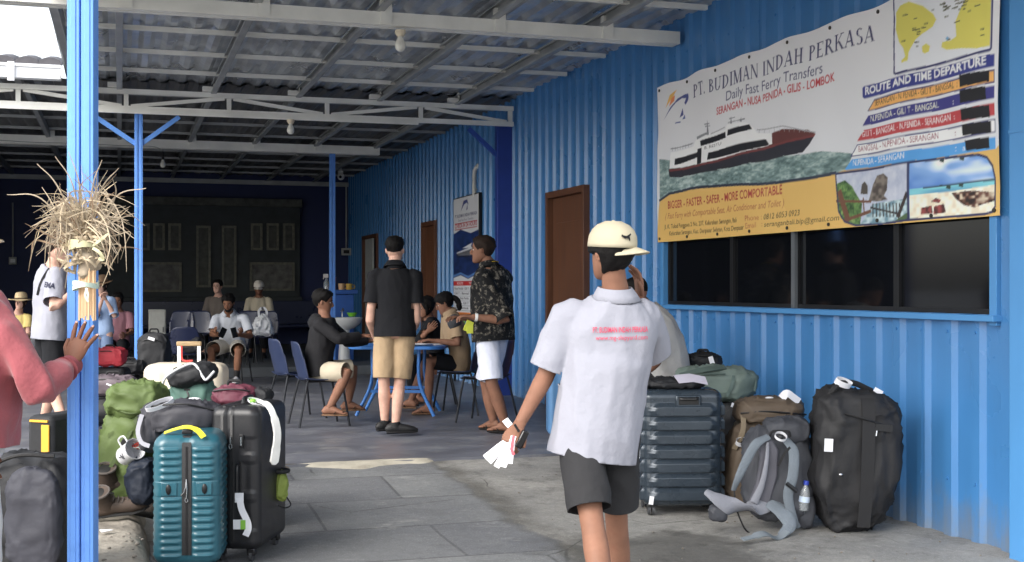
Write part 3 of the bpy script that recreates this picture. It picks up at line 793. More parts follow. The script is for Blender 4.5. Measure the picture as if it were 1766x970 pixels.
# ---- bulbs, camera, pipes
BULB = M('frosted_bulb', hx(225, 224, 215), rough=.25, var=.02); SOCK = M('socket_plastic', hx(218, 205, 180), rough=.4)
def bulb(label, p, hang=0.0, sc=1.0):
    t = thing('light_bulb', label, 'light bulb', p, 0, 'bare bulbs under the roof')
    q = MB(); q.lathe([(.001, 0), (.042, 0), (.045, -.02), (.030, -.045), (.028, -.05), (.001, -.05)], 16)
    if not hang: obj('socket', q.xf(Matrix.Scale(sc, 4)), SOCK, t)
    else:
        q = MB(); q.tube([(0, 0, 0), (.004, 0, -hang)], .004, 6); obj('cord', q, BLACKM, t)
        q = MB(); q.lathe([(.001, -hang), (.02, -hang), (.02, -hang-.05), (.001, -hang-.05)], 12); obj('socket', q, BLACKM, t)
    z0 = -hang-.045; q = MB(); q.lathe([(.001, z0), (.02, z0), (.022, z0-.02), (.040, z0-.055), (.044, z0-.085), (.036, z0-.11), (.018, z0-.125), (.001, z0-.128)], 18)
    obj('globe', q.xf(Matrix.Scale(sc, 4)), BULB, t)
a = onY(690, 46, FBY-.02); bulb('largest bare white bulb, under the front beam near the top', (a.x, FBY-.03, 3.405))
a = onY(501, 219, 14.5); bulb('small bare bulb hanging under the middle of the truss', (a.x, 14.48, 3.27))
a = onY(281, 270, 20.5); bulb('dim bare bulb on a short cord in the dark hall above the carved screen', (a.x, 20.5, 3.52), hang=.12)
a = onY(588, 305, 24)
t = thing('security_camera', 'small white dome camera on the back corner post', 'camera', (a.x, 24, a.z))
q = MB(); q.ell((0, 0, 0), (.07, .07, .07), 14, 10); obj('dome', q, WHITEPL, t)
q = MB(); q.ell((-.02, -.06, -.01), (.028, .022, .028), 12, 8); obj('lens', q, BLACKM, t)
q = MB(); q.box((0, .05, .09), (.09, .12, .05)); q.tube([(0, .05, .1), (0, .05, .22)], .02, 8); obj('mount', q, WHITEPL, t)
t = thing('cable', 'thin pale cable sagging under the dark hall roof behind the slender post', 'cable', onY(140, 245, 19.3))
q = MB(); o_ = t.location; q.tube(catmull([onY(a_, b_, 19.3)-o_ for a_, b_ in ((-20, 241), (60, 246), (140, 248), (220, 252), (262, 253), (278, 258))], 5), .008, 6); obj('wire', q, M('pale_cable', hx(170, 170, 165), rough=.6), t)
GREYP = M('grey_plastic', hx(175, 176, 172), rough=.5)
def cable_box(label, px, py0, py1, Y, w=.16):
    a, b_ = onY(px, py0, Y), onY(px, py1, Y)
    t = thing('switch_box', label, 'switch box', (b_.x, Y, b_.z))
    q = MB(); q.tube([(0, 0, 0), (.004, 0, (a.z-b_.z)*.5), (0, 0, a.z-b_.z)], .016, 8); obj('conduit', q, GREYP, t)
    q = MB(); q.box((0, 0, -.08), (w, .06, .15)); bx = obj('cover', q, GREYP, t, bev=.006)
    q = MB(); q.box((0, -.034, -.08), (w*.6, .012, .07)); obj('switch', q, WHITEPL if w < .17 else BLACKM, bx)
cable_box('small pale switch box under a thin conduit on the dark left wall', 22, 350, 443, 26.1, .14)
cable_box('grey switch box under a vertical conduit in the back right corner', 597, 318, 428, 25.9, .2)
t = thing('conduit_pipe', 'bent white pipe rising out of the blue wall above the poster', 'pipe', onX(818, 340, WX-.06))
a = onX(818, 340, WX-.06); b_ = onX(820, 292, WX-.06); q = MB()
q.tube(catmull([(0, 0, 0), (0, 0, b_.z-a.z-.08), (.01, -.02, b_.z-a.z), (.06, -.06, b_.z-a.z+.06), (.12, -.06, b_.z-a.z+.04)], 5), .03, 10); obj('pipe', q, M('old_white_pipe', hx(205, 205, 198), rough=.5), t)
q = MB(); q.box((.02, 0, .1), (.03, .09, .02)); obj('pipe_clip', q, GREYP, t)
# ---------------------------------------------------------------- people
def skin_m(name, c): return M(name, hx(*c), rough=.6, var=.13, vsc=14, bump=.35, bs=160, spec=.25, bdist=.002, dirt=.25, dcol=hx(int(c[0]*.9), int(c[1]*.72), int(c[2]*.7)), ds=11)
SK_TAN = skin_m('tan_skin', (132, 95, 77)); SK_BR = skin_m('brown_skin', (128, 90, 70)); SK_LT = skin_m('light_skin', (200, 160, 142)); SK_DK = skin_m('dark_brown_skin', (112, 76, 60))
EYEW = M('eye_white', hx(220, 215, 210), rough=.3); EYED = M('iris', hx(30, 22, 18), rough=.2); LIP = M('lips', hx(150, 90, 84), rough=.5)
NAIL = M('nail', hx(205, 165, 150), rough=.35)
HAIRB = M('black_hair', hx(15, 13, 13), rough=.7, spec=.2, var=.35, vsc=30, st=(1, 1, .3), bump=.8, bs=90, bdist=.004)
HAIRBR = M('brown_hair', hx(40, 30, 25), rough=.7, spec=.2, var=.35, vsc=30, bump=.8, bs=90, bdist=.004)
HEADT = [(-.117, .010, .060, .010), (-.112, .026, .056, .028), (-.098, .040, .046, .046), (-.075, .054, .028, .064), (-.045, .064, .010, .083), (-.01, .0705, .0, .092), (.03, .0745, -.006, .098),
         (.065, .072, -.008, .094), (.09, .060, -.008, .078), (.108, .040, -.008, .052), (.117, .012, -.008, .016)]
def head_geo(mb, X):
    """X: Matrix head-local -> figure.  slots 0 skin 1 white 2 dark 3 lips 4 hair"""
    rows = []; n = 28; zs = [lerp(-.117, .117, .5-.5*math.cos(math.pi*i/20)) for i in range(21)]
    h = MB(); vs = []
    for z in zs:
        a, yc, b = interp(z, HEADT)
        for k in range(n):
            t = 2*math.pi*k/n; x, y = a*math.cos(t), yc+b*math.sin(t)
            f = max(0, math.sin(t))
            # eye hollows, brow, cheek
            if f > .5:
                for sx in (-1, 1):
                    d = ((x-sx*.032)/.018)**2+((z-.006)/.014)**2; y -= .008*math.exp(-d)
                    d = ((x-sx*.03)/.024)**2+((z-.026)/.008)**2; y += .003*math.exp(-d)
                    d = ((x-sx*.040)/.02)**2+((z+.028)/.02)**2; y += .004*math.exp(-d)
            vs.append((x, y, z))
    fs = [(i*n+k, i*n+(k+1) % n, (i+1)*n+(k+1) % n, (i+1)*n+k) for i in range(20) for k in range(n)]+[tuple(range(n-1, -1, -1)), tuple(20*n+k for k in range(n))]
    h.add(vs, fs)
    h.tube([(0, .083, .016), (0, .097, -.004), (0, .106, -.024), (0, .098, -.036)], [(.008, .008), (.010, .012), (.0135, .013), (.012, .008)], 10, side=(1, 0, 0), round_=True)
    for s in (-1, 1):
        h.ell((s*.011, .095, -.030), (.009, .010, .008), 8, 6)
        h.ell((s*.074, -.014, -.006), (.006, .017, .028), 10, 8, rot=Matrix.Rotation(-s*.35, 3, 'Z') @ Matrix.Rotation(.2, 3, 'X'))
        h.ell((s*.080, -.010, -.002), (.005, .012, .019), 10, 8, rot=Matrix.Rotation(-s*.5, 3, 'Z'))
        h.ell((s*.032, .0755, .005), (.0120, .0085, .0055), 10, 8, mi=1); h.ell((s*.032, .0815, .005), (.006, .0052, .0062), 8, 6, mi=2)
        h.tube([(s*.013, .0915, .026), (s*.032, .0895, .032), (s*.052, .078, .027)], [.0028, .0035, .002], 6, mi=4)
        h.tube([(s*.018, .0845, .012), (s*.032, .0865, .0145), (s*.047, .0775, .010)], .0022, 5, mi=4)
    h.tube([(-.026, .075, -.061), (-.009, .0865, -.057), (0, .0875, -.0585), (.009, .0865, -.057), (.026, .075, -.061)], [.002, .0045, .004, .0045, .002], 6, mi=3)
    h.tube([(-.024, .075, -.0625), (0, .0875, -.068), (.024, .075, -.0625)], [.002, .0058, .002], 6, mi=3)
    h.xf(X); mb.add(h.v, h.f); mb.m[-len(h.f):] = h.m
def hair_geo(X, style, seed=1, th=.014, top=.1165):
    n, m = 40, 12; vs = []
    def zlim(p):           # p: angle from front 0..pi
        tabs = {'short': [(0, .072), (.55, .070), (.85, .045), (1.15, .005), (1.3, .0), (1.45, .02), (1.75, -.005), (2.1, -.045), (3.15, -.062)],
                'fade': [(0, .074), (.6, .07), (.9, .05), (1.2, .03), (1.5, .03), (1.8, .02), (2.2, -.01), (3.15, -.02)],
                'nape': [(0, .072), (.55, .070), (.85, .045), (1.15, .0), (1.3, -.01), (1.5, .01), (1.75, -.03), (2.1, -.085), (3.15, -.100)],
                'long': [(0, .080), (.5, .074), (.8, .04), (1.1, -.03), (1.5, -.09), (2, -.10), (3.15, -.105)],
                'fringe': [(0, .045), (.6, .045), (.95, .03), (1.2, -.0), (1.5, .0), (2, -.05), (3.15, -.07)]}
        return interp(p, tabs[style])[0]
    for k in range(n):
        a = 2*math.pi*k/n; p = abs(((a-math.pi/2+math.pi) % (2*math.pi))-math.pi); zl = zlim(p)
        for i in range(m+1):
            t = i/m; z = lerp(min(zl, top-.012), top, t**.85); ax, yc, b = interp(z, HEADT)
            o = th*min(1, .15+t*3.2)
            x, y = (ax+o)*math.cos(a), yc+(b+o)*math.sin(a); zz = z+o*t
            q = Vector((x*34, y*34, z*18+seed)); d = .5*th*noise.noise(q)+.5*th*noise.noise(q*2.4)+.3*th*noise.noise(q*5)
            r_ = Vector((x, y-yc, max(0, z))).normalized(); vs.append(Vector((x, y, zz))+r_*d)
    h = MB(); h.add(vs, [(k*(m+1)+i, ((k+1) % n)*(m+1)+i, ((k+1) % n)*(m+1)+i+1, k*(m+1)+i+1) for k in range(n) for i in range(m)]+[tuple(k*(m+1)+m for k in range(n))])
    rim = [vs[k*(m+1)] for k in range(n)]; inn = [Vector((v.x*.9, v.y*.9, v.z)) for v in rim]
    h.add(rim+inn, [(k, (k+1) % n, n+(k+1) % n, n+k) for k in range(n)])
    return h.xf(X)
def hand_geo(mb, w, d, back, thumb, curl=.5, sc=1.0, spread=.10, curls=None, nails=True, pal=None, thumb_out=.75):
    """w wrist, d hand direction, back = back-of-hand normal, thumb = sideways direction to the thumb"""
    w, d = Vector(w), Vector(d).normalized(); b = Vector(back); b = (b-d*b.dot(d)).normalized(); s = b.cross(d)
    if s.dot(Vector(thumb)) < 0: s = -s
    h = MB(); N0 = len(mb.f)
    pts = [w-d*.03*sc, w+d*.01*sc, w+d*.045*sc, w+d*.08*sc, w+d*.096*sc]
    h.tube(pts, [(.026*sc, .020*sc), (.028*sc, .019*sc), (.038*sc, .0165*sc), (.041*sc, .0145*sc), (.036*sc, .010*sc)], 12, side=s, round_=True)
    offs = [.031, .0105, -.0105, -.030]; lens = [.072, .080, .075, .060]; cu = curls or [curl]*4
    for i in range(4):
        p = w+d*(.088 if i not in (3,) else .080)*sc+s*offs[i]*sc; dd = (d+s*(offs[i]*spread*30)).normalized(); L = lens[i]*sc
        pl = [p-dd*.022*sc, p]; rr = [.0105*sc, .0102*sc]; ang = 0
        for j, f in enumerate((.45, .30, .25)):
            ang += cu[i]*(.75, .95, .7)[j]; dv = dd*math.cos(ang)-b*math.sin(ang)
            q = pl[-1]; pl.append(q+dv*L*f*.5); pl.append(q+dv*L*f); r0 = (.0092, .0084, .0074)[j]*sc; rr += [r0*.96, r0]
        rr[-1] *= .82
        h.tube(pl, rr, 9, side=s, round_=True)
        if nails:
            dv = (pl[-1]-pl[-2]).normalized(); nb = (s.cross(dv)); nb = nb if nb.dot(b) > -.2 else -nb
            h.ell(pl[-1]+nb*rr[-1]*.75-dv*.001, (.0052*sc, .0075*sc, .0018*sc), 8, 6, rot=Matrix((s, dv, s.cross(dv))).transposed(), mi=5)
    tb = w+d*.028*sc+s*.020*sc; d1 = (d*.75+s*thumb_out-b*.25).normalized(); d2 = (d*.95+s*(thumb_out*.45)-b*.45).normalized()
    pl = [tb-d1*.02*sc, tb+d1*.018*sc, tb+d1*.042*sc, tb+d1*.042*sc+d2*.016*sc, tb+d1*.042*sc+d2*.032*sc]
    h.tube(pl, [.013*sc, .0135*sc, .0112*sc, .0106*sc, .0088*sc], 9, side=s, round_=True)
    mb.add(h.v, h.f); mb.m[N0:] = h.m

def shoe_geo(an, toe, sc=1.0, sole=True):
    """shoe from ankle joint, pointing along toe (horizontal)"""
    an, t = Vector(an), Vector(toe).normalized(); up = Vector((0, 0, 1)); q = MB()
    z0 = an.z-.075*sc
    def at(f, z): return Vector((an.x, an.y, z0))+t*f*sc+up*z*sc
    q.tube([at(-.072, .035), at(-.06, .042), at(-.03, .048), at(.02, .048), at(.07, .042), at(.12, .036), at(.165, .030), at(.185, .026)],
           [(.022*sc, .028*sc), (.034*sc, .040*sc), (.037*sc, .047*sc), (.037*sc, .047*sc), (.042*sc, .040*sc), (.046*sc, .034*sc), (.036*sc, .026*sc), (.018*sc, .018*sc)], 14, side=t.cross(up), round_=True)
    q.tube([at(0.0, .05), at(-.005, .10)], [(.040*sc, .050*sc), (.038*sc, .046*sc)], 14, side=t.cross(up))
    s = MB(); s.tube([at(-.078, .012), at(-.05, .012), at(0, .012), at(.06, .012), at(.12, .012), at(.17, .013), at(.196, .015)],
           [(.026*sc, .012*sc), (.037*sc, .013*sc), (.038*sc, .013*sc), (.043*sc, .013*sc), (.047*sc, .013*sc), (.038*sc, .012*sc), (.014*sc, .010*sc)], 14, side=t.cross(up))
    return q, s
def foot_geo(mb, an, toe, sc=1.0):
    an, t = Vector(an), Vector(toe).normalized(); up = Vector((0, 0, 1)); z0 = an.z-.065*sc; sd = t.cross(up)
    def at(f, z, o=0): return Vector((an.x, an.y, z0))+t*f*sc+up*z*sc+sd*o*sc
    mb.tube([at(-.055, .03), at(-.03, .045), at(.0, .055), (at(.05, .042)), at(.10, .028), at(.135, .020)], [(.026*sc, .028*sc), (.032*sc, .042*sc), (.033*sc, .052*sc), (.036*sc, .038*sc), (.042*sc, .024*sc), (.040*sc, .016*sc)], 12, side=sd, round_=True)
    for k in range(5):
        o = (-.032, -.014, .002, .017, .031)[k]; f = (.150, .160, .156, .148, .136)[k]; r_ = (.0125, .0095, .009, .0085, .008)[k]
        mb.tube([at(.115, .016, o), at(f, .014, o*1.05), at(f+.016, .010, o*1.05)], [r_*sc*1.1, r_*sc, r_*sc*.8], 7, round_=True)

def spine_pts(J):
    return [J['pel'], J['wai'], J['che'], J['nek']]
def spine_at(J, t):
    pts = [Vector(p) for p in spine_pts(J)]; ts = [0, .33, .70, 1.0]
    if t < 0: d = Vector(J['pel'])-Vector(J['wai']); d = (d.normalized() if 'hemdir' not in J else Vector(J['hemdir'])); return pts[0]+d*(-t)*.52
    if t > 1: d = (Vector(J['hed'])-pts[3]).normalized(); return pts[3]+d*(t-1)*.52
    cs = catmull(pts, 8); k = 0
    for i in range(3):
        if t <= ts[i+1]: k = i*8+(t-ts[i])/(ts[i+1]-ts[i])*8; break
    i = min(int(k), len(cs)-2); return cs[i].lerp(cs[i+1], k-i)
TORSO = [(-.20, .085, .085), (-.12, .135, .112), (-.04, .160, .120), (.08, .160, .115), (.2, .148, .104), (.33, .138, .098), (.5, .150, .106), (.66, .165, .114), (.8, .172, .110), (.9, .150, .094), (.97, .095, .076), (1.05, .060, .062), (1.2, .055, .058)]
def lat(J, t):
    h = (Vector(J['hiR'])-Vector(J['hiL'])).normalized(); s = (Vector(J['shR'])-Vector(J['shL'])).normalized()
    return h.lerp(s, max(0, min(1, t*1.2))).normalized()
def torso_tube(mb, J, k, t0, t1, n=16, ease=0, hw=None, fat=1.0, tab=TORSO, flare=None):
    pts, rad, sd = [], [], []
    for i in range(n+1):
        t = lerp(t0, t1, i/n); a, b = interp(t, tab); bel = math.exp(-((t-.22)/.25)**2)
        a, b = (a*(1+(fat-1)*(.6+.4*bel))+ease)*k, (b*(1+(fat-1)*(.6+.9*bel))+ease)*k
        if flare: a, b = max(a, flare[0]*k) if t < .6 else a, max(b, flare[1]*k) if t < .6 else b
        pts.append(spine_at(J, t)); rad.append((a, b)); sd.append(lat(J, t))
    mb.tube(pts, rad, 20, side=sd)
    return pts, rad
def limb(mb, pts, rads, k, n=14, sub=5, rnd=True):
    pp = [Vector(p) for p in pts]; out = [pp[0]]; rr = [rads[0]]
    for i in range(len(pp)-1):
        for j in range(1, sub+1): out.append(pp[i].lerp(pp[i+1], j/sub))
    m = len(out)-1; rr = [interp(i/m, [(a/(len(rads)-1), r) for a, r in enumerate(rads)])[0]*k for i in range(m+1)]
    mb.tube(out, rr, n, round_=rnd)

def base_pose(H, sit=False, seat=.45):
    k = H/1.75; J = {}
    def S(n, x, y, z): J[n+'R'] = (x*k, y*k, z*k); J[n+'L'] = (-x*k, y*k, z*k)
    if not sit:
        J['pel'] = (0, 0, .95*k); J['wai'] = (0, .012*k, 1.09*k); J['che'] = (0, .012*k, 1.28*k); J['nek'] = (0, -.012*k, 1.475*k); J['hed'] = (0, .025*k, 1.635*k)
        S('sh', .178, -.005, 1.415); S('el', .225, -.03, 1.12); S('wr', .235, .06, .875); S('hi', .09, 0, .91); S('kn', .10, .015, .49); S('an', .10, -.02, .075); S('toe', .15, 1, 0)
    else:
        z = seat+.09*k; J['pel'] = (0, 0, z); J['wai'] = (0, -.01*k, z+.15*k); J['che'] = (0, .015*k, z+.34*k); J['nek'] = (0, .035*k, z+.53*k); J['hed'] = (0, .08*k, z+.69*k)
        J['shR'] = (.178*k, .035*k, z+.465*k); J['shL'] = (-.178*k, .035*k, z+.465*k); J['elR'] = (.22*k, .10*k, z+.19*k); J['elL'] = (-.22*k, .10*k, z+.19*k)
        J['wrR'] = (.16*k, .33*k, z+.16*k); J['wrL'] = (-.16*k, .33*k, z+.16*k); J['hiR'] = (.09*k, .02, z-.01); J['hiL'] = (-.09*k, .02, z-.01)
        J['knR'] = (.12*k, .44*k, z+.02); J['knL'] = (-.12*k, .44*k, z+.02); J['anR'] = (.12*k, .40*k, .075*k); J['anL'] = (-.12*k, .40*k, .075*k); J['toeR'] = (.15, 1, 0); J['toeL'] = (-.15, 1, 0)
    return J

class Fig: pass
def person(label, px, s, face, H, over=None, skin=SK_TAN, sit=False, seat=.45, z=None, fat=1.0, hair=(HAIRB, 'short'), headrot=(0, 0, 0), hands=None,
           shirt=None, legs=None, feet=None, vox=.011, group=None, facehair=None, bare_head=True, body_t0=-.2, loc=None, hem_dir=None, cut_feet=False):
    zz = z if z is not None else 0.0
    if loc is None:
        g_ = P(px, 495, s); loc = Vector((g_.x, g_.y, zz if z is not None else gz(g_.y)))
    rz = -YAW+R(face); k = H/1.75; root = thing('person', label, 'person', loc, rz, group); inv = Matrix.Rotation(-rz, 4, 'Z') @ Matrix.Translation(-Vector(loc))
    J = base_pose(H, sit, seat)
    def cv(v):
        if isinstance(v, tuple) and len(v) == 4 and v[0] == 'p': return tuple(inv @ P(v[1], v[2], v[3]))
        return v
    for n, v in (over or {}).items(): J[n] = cv(v)
    if hem_dir: J['hemdir'] = hem_dir
    V = {n: (Vector(v) if isinstance(v, tuple) and len(v) == 3 and not isinstance(v[0], str) else v) for n, v in J.items()}
    f = Fig(); f.root, f.J, f.k, f.inv, f.rz = root, V, k, inv, rz
    # ---- body
    b = MB(); torso_tube(b, V, k, body_t0, 1.12, 18, fat=fat)
    for sd in 'LR':
        sh, el, wr = V['sh'+sd], V['el'+sd], V['wr'+sd]; inn = sh.lerp(V['che']+(V['nek']-V['che'])*.6, .3)
        limb(b, [inn, sh, el, wr], [.050, .056, .050, .045, .041, .042, .034, .027], k*(.5+.5*fat))
        hi, kn, an = V['hi'+sd], V['kn'+sd], V['an'+sd]
        limb(b, [hi, kn, an], [.088, .084, .074, .055, .050, .056, .046, .036], k*(.5+.5*fat), 16)
    b.tube([V['nek']-(V['hed']-V['nek'])*.25, V['nek'].lerp(V['hed'], .4), V['hed']+(V['hed']-V['nek'])*.05], [(.062*k, .062*k), (.055*k, .058*k), (.050*k, .056*k)], 14, side=lat(V, 1))
    me = remesh(b, vox, 6)
    B = MB(); B.mesh(me); bpy.data.meshes.remove(me)
    yaw, pit, rol = [R(a) for a in headrot]
    hx_ = Matrix.Translation(V['hed']) @ Matrix.Rotation(yaw, 4, 'Z') @ Matrix.Rotation(-pit, 4, 'X') @ Matrix.Rotation(rol, 4, 'Y') @ Matrix.Scale(k*1.0, 4)
    f.hx = hx_; head_geo(B, hx_)
    hands = hands or {}
    for sd in 'LR':
        o = hands.get(sd, {})
        if o == 'none': continue
        fa = (V['wr'+sd]-V['el'+sd]).normalized(); sx = 1 if sd == 'R' else -1
        d0 = o.get('d', tuple(fa)); d = Vector(cv(d0))-(V['wr'+sd] if d0[0] == 'p' else Vector((0, 0, 0))); back = Vector(o.get('back', (sx*.9, -.2, .25))); th = Vector(o.get('thumb', (0, 1, .2)))
        if o.get('world'):
            rm = Matrix.Rotation(-rz, 3, 'Z'); d, back, th = rm @ d, rm @ back, rm @ th
        hand_geo(B, V['wr'+sd]+d.normalized()*.005, d, back, th, o.get('curl', .45), k*o.get('sc', 1.0), o.get('spread', .08), o.get('curls'), thumb_out=o.get('to', .75))
    if feet is None or feet[0] == 'sandal':
        for sd in 'LR':
            n0 = len(B.f); foot_geo(B, V['an'+sd], V['toe'+sd], k)
    hm = hair[0] if hair else HAIRB
    f.body = obj('body', B, [skin, EYEW, EYED, LIP, hm, NAIL], root, ang=60)
    if hair:
        h = hair_geo(hx_, hair[1], th=hair[2] if len(hair) > 2 else .014, top=hair[3] if len(hair) > 3 else .1165); obj('hair', h, hm, root, ang=80)
    if facehair:
        q = MB(); vs = []; n, m = 22, 6
        for i in range(n+1):
            a = R(lerp(-20, 200, i/n)); p = abs(a-math.pi/2)
            for j in range(m+1):
                z_ = lerp(-.114, lerp(-.066, -.012, min(1, p/1.5)**1.5), j/m); ax, yc, bb = interp(z_, HEADT); o = .005*math.sin(math.pi*min(1, (j+.4)/m))
                vs.append(((ax+o)*math.cos(a), yc+(bb+o)*math.sin(a), z_))
        q.add(vs, [(i*(m+1)+j, (i+1)*(m+1)+j, (i+1)*(m+1)+j+1, i*(m+1)+j+1) for i in range(n) for j in range(m)])
        q.tube([(-.03, .078, -.056), (-.012, .0905, -.046), (0, .091, -.047), (.012, .0905, -.046), (.03, .078, -.056)], .004, 6)
        obj('beard', q.xf(hx_), hm, root, ang=80)
    # ---- shirt
    def do_shirt(nm, mat, hem=-.2, sleeve=.75, ease=.014, sl_r=.066, fold=.006, t1=1.0, hw=None, seed=1, collar=None, solid=.004, sl_end=None, fr=(9, 9, 5), flare=(.168, .122), vx=None):
        g_ = MB(); cuts = []
        pts, rad = torso_tube(g_, V, k, hem-.04, t1, 18, ease=ease, fat=fat, flare=flare)
        ax = (pts[0]-pts[2]).normalized(); cuts.append((spine_at(V, hem), ax, .40*k))
        for sd in 'LR':
            sh, el, wr = V['sh'+sd], V['el'+sd], V['wr'+sd]; inn = sh.lerp(V['che']+(V['nek']-V['che'])*.6, .35)
            fk = k*(.5+.5*fat); sv = sleeve[sd] if isinstance(sleeve, dict) else sleeve
            if sv <= 1:
                end = sh.lerp(el, sv); far_ = end+(el-sh).normalized()*.04*k
                limb(g_, [inn, sh, end, far_], [.054, sl_r*.86, sl_r*.95, sl_r, sl_r+.003, sl_r+.006, sl_r+.008], fk, rnd=False); cuts.append((end, el-sh, sl_r*1.5*fk, 1))
            else:
                end = el.lerp(wr, sv-1)
                limb(g_, [inn, sh, el, end], [.064, .072, .066, .061, .058, .056, .050, .043], fk, rnd=False); cuts.append((end-(wr-el).normalized()*.012, wr-el, .075*k, 1))
        v_ = vx or vox
        me = remesh(g_, v_, 6); folds(me, fold*k, fr, seed)
        # neck opening
        nk = spine_at(V, t1-.005); cuts.append((nk, (V['hed']-V['nek']), .080*k))
        sds = [lat(V, lerp(hem-.04, t1, i/18)) for i in range(19)]
        def excl(c):
            i = min(range(19), key=lambda j: (pts[j]-c).length_squared); w_ = c-pts[i]; tg = (pts[min(i+1, 18)]-pts[max(0, i-1)]).normalized(); y_ = tg.cross(sds[i])
            return (w_.dot(sds[i])/rad[i][0])**2+(w_.dot(y_)/rad[i][1])**2 < 1.2
        hem_cut(me, cuts, excl); f.shirt_me = me
        o = obj(nm, me, mat, root, ang=60, solid=solid); f.shirt = o
        if collar:
            q = MB(); c0 = spine_at(V, 1.0); axn = (V['hed']-V['nek']).normalized(); sx = lat(V, 1); fy = sx.cross(axn)*-1
            if fy.dot(Vector((0, 1, 0))) < 0: fy = -fy
            n = 28; rows = []
            for rI, (rr, dz, fl) in enumerate(((.074, -.02, 0), (.068, .012, 0), (.064, .050, 0), (.069, .058, 0), (.083, .034, 0), (.098, .006, 1))):
                for i in range(n+1):
                    a = R(lerp(-70, 250, i/n))+math.pi; a = math.pi/2+R(lerp(22, 338, i/n))
                    front = math.cos(a-math.pi/2)
                    p = c0+(sx*math.cos(a)+fy*math.sin(a)*1.05)*rr*k*1.06+axn*(dz-.012*max(0, front)-(.016*max(0, front) if fl else 0))*k
                    rows.append(p)
            q.add(rows, [(r_*(n+1)+i, r_*(n+1)+i+1, (r_+1)*(n+1)+i+1, (r_+1)*(n+1)+i) for r_ in range(5) for i in range(n)])
            obj('collar', q, collar, o, ang=60, solid=.003)
        return o
    f.do_shirt = do_shirt
    if shirt: do_shirt(**shirt)
    # ---- shorts / trousers / skirt
    if legs:
        L_ = dict(legs); g_ = MB(); cuts = []; ln = L_['len']; r0 = L_.get('r', .098); ease = .016
        torso_tube(g_, V, k, -.16, L_.get('top', .04), 10, ease=ease, fat=fat)
        for sd in 'LR':
            hi, kn, an = V['hi'+sd], V['kn'+sd], V['an'+sd]; fk = k*(.5+.5*fat)
            if L_.get('skirt'): r1 = r0*1.35
            if ln <= 1:
                e = hi.lerp(kn, ln); fr_ = e+(kn-hi).normalized()*.04*k
                limb(g_, [hi, e, fr_], [r0*.95, r0*.97, r0*.98, r0*.94, r0*.96, r0*.98], fk, 16, rnd=False); cuts.append((e, kn-hi, r0*1.5*fk))
            else:
                e = kn.lerp(an, ln-1); fr_ = e+(an-kn).normalized()*.03*k
                limb(g_, [hi, kn, e, fr_], [r0*.85, r0*.94, r0*.84, r0*.80, r0*.76, r0*.74, r0*.74], fk, 16, rnd=False); cuts.append((e, an-kn, .13*k))
        if L_.get('skirt'):
            m0 = (V['hiL']+V['hiR'])/2; m1 = (V['knL']+V['knR'])/2; wd = (V['knL']-V['knR']).length/2; e = m0.lerp(m1, min(1, ln))
            g_.tube([m0, m0.lerp(m1, .5), e, e+(m1-m0).normalized()*.04], [(.17*k, .10*k), (.17*k, .095*k), (wd+.075*k, .085*k), (wd+.075*k, .085*k)], 18, side=(V['hiR']-V['hiL']))
        me = remesh(g_, vox, 5); folds(me, L_.get('fold', .006)*k, (10, 10, 6), L_.get('seed', 3)); hem_cut(me, cuts)
        f.legs = obj(L_['nm'], me, L_['mat'], root, ang=60, solid=.004)
    if feet:
        for sd in 'LR':
            if feet[0] == 'shoe':
                q, s_ = shoe_geo(V['an'+sd], V['toe'+sd], k); sh_ = obj('shoe', q, feet[1], root, ang=60); obj('sole', s_, feet[2], sh_)
                if len(feet) > 3:
                    q = MB(); a = V['an'+sd]; u = (V['kn'+sd]-a).normalized(); q.tube([a-u*.02, a+u*feet[4]], [(.043*k, .043*k), (.047*k, .047*k)], 14); obj('sock', q, feet[3], root)
            else:
                an, t_ = V['an'+sd], V['toe'+sd].normalized(); z0 = an.z-.065*k; sdv = t_.cross(Vector((0, 0, 1)))
                def at(ff, zq, oo=0): return Vector((an.x, an.y, z0))+t_*ff*k+Vector((0, 0, zq))+sdv*oo*k
                q = MB(); q.tube([at(-.075, -.006), at(-.04, -.006), at(.04, -.006), at(.11, -.006), at(.165, -.006), at(.188, -.006)], [(.022*k, .009), (.036*k, .010), (.038*k, .010), (.048*k, .010), (.040*k, .010), (.018*k, .009)], 14, side=sdv)
                so_ = obj('sandal', q, feet[1], root)
                q = MB()
                for oo in (-.042, .042): q.ribbon(catmull([at(.05, .004, oo), at(.085, .040, oo*.62), at(.13, .036, -.006)], 4), .014, .004, nrm=(0, 0, 1))
                q.tube([at(.13, .036, -.008), at(.132, 0, -.008)], .004, 6); obj('sandal_strap', q, feet[2], so_)
    return f
def on_surface(f_obj_me, tris, name, mat, parent, lift=.007):
    """lay flat lettering on a garment: tris = (list of 3D points, faces, direction to project along)"""
    pts, faces, d = tris; bvh = BVHTree.FromPolygons([v.co.copy() for v in f_obj_me.vertices], [tuple(p.vertices) for p in f_obj_me.polygons])
    out = []
    for p in pts:
        h = bvh.ray_cast(Vector(p)-Vector(d)*.4, Vector(d), .8)
        if h[0] is None: h = bvh.find_nearest(Vector(p))
        out.append(h[0]-Vector(d).normalized()*lift-Vector(d).normalized()*.002)
    mb = MB(); mb.add(out, faces); return obj(name, mb, mat, parent, smooth=False)
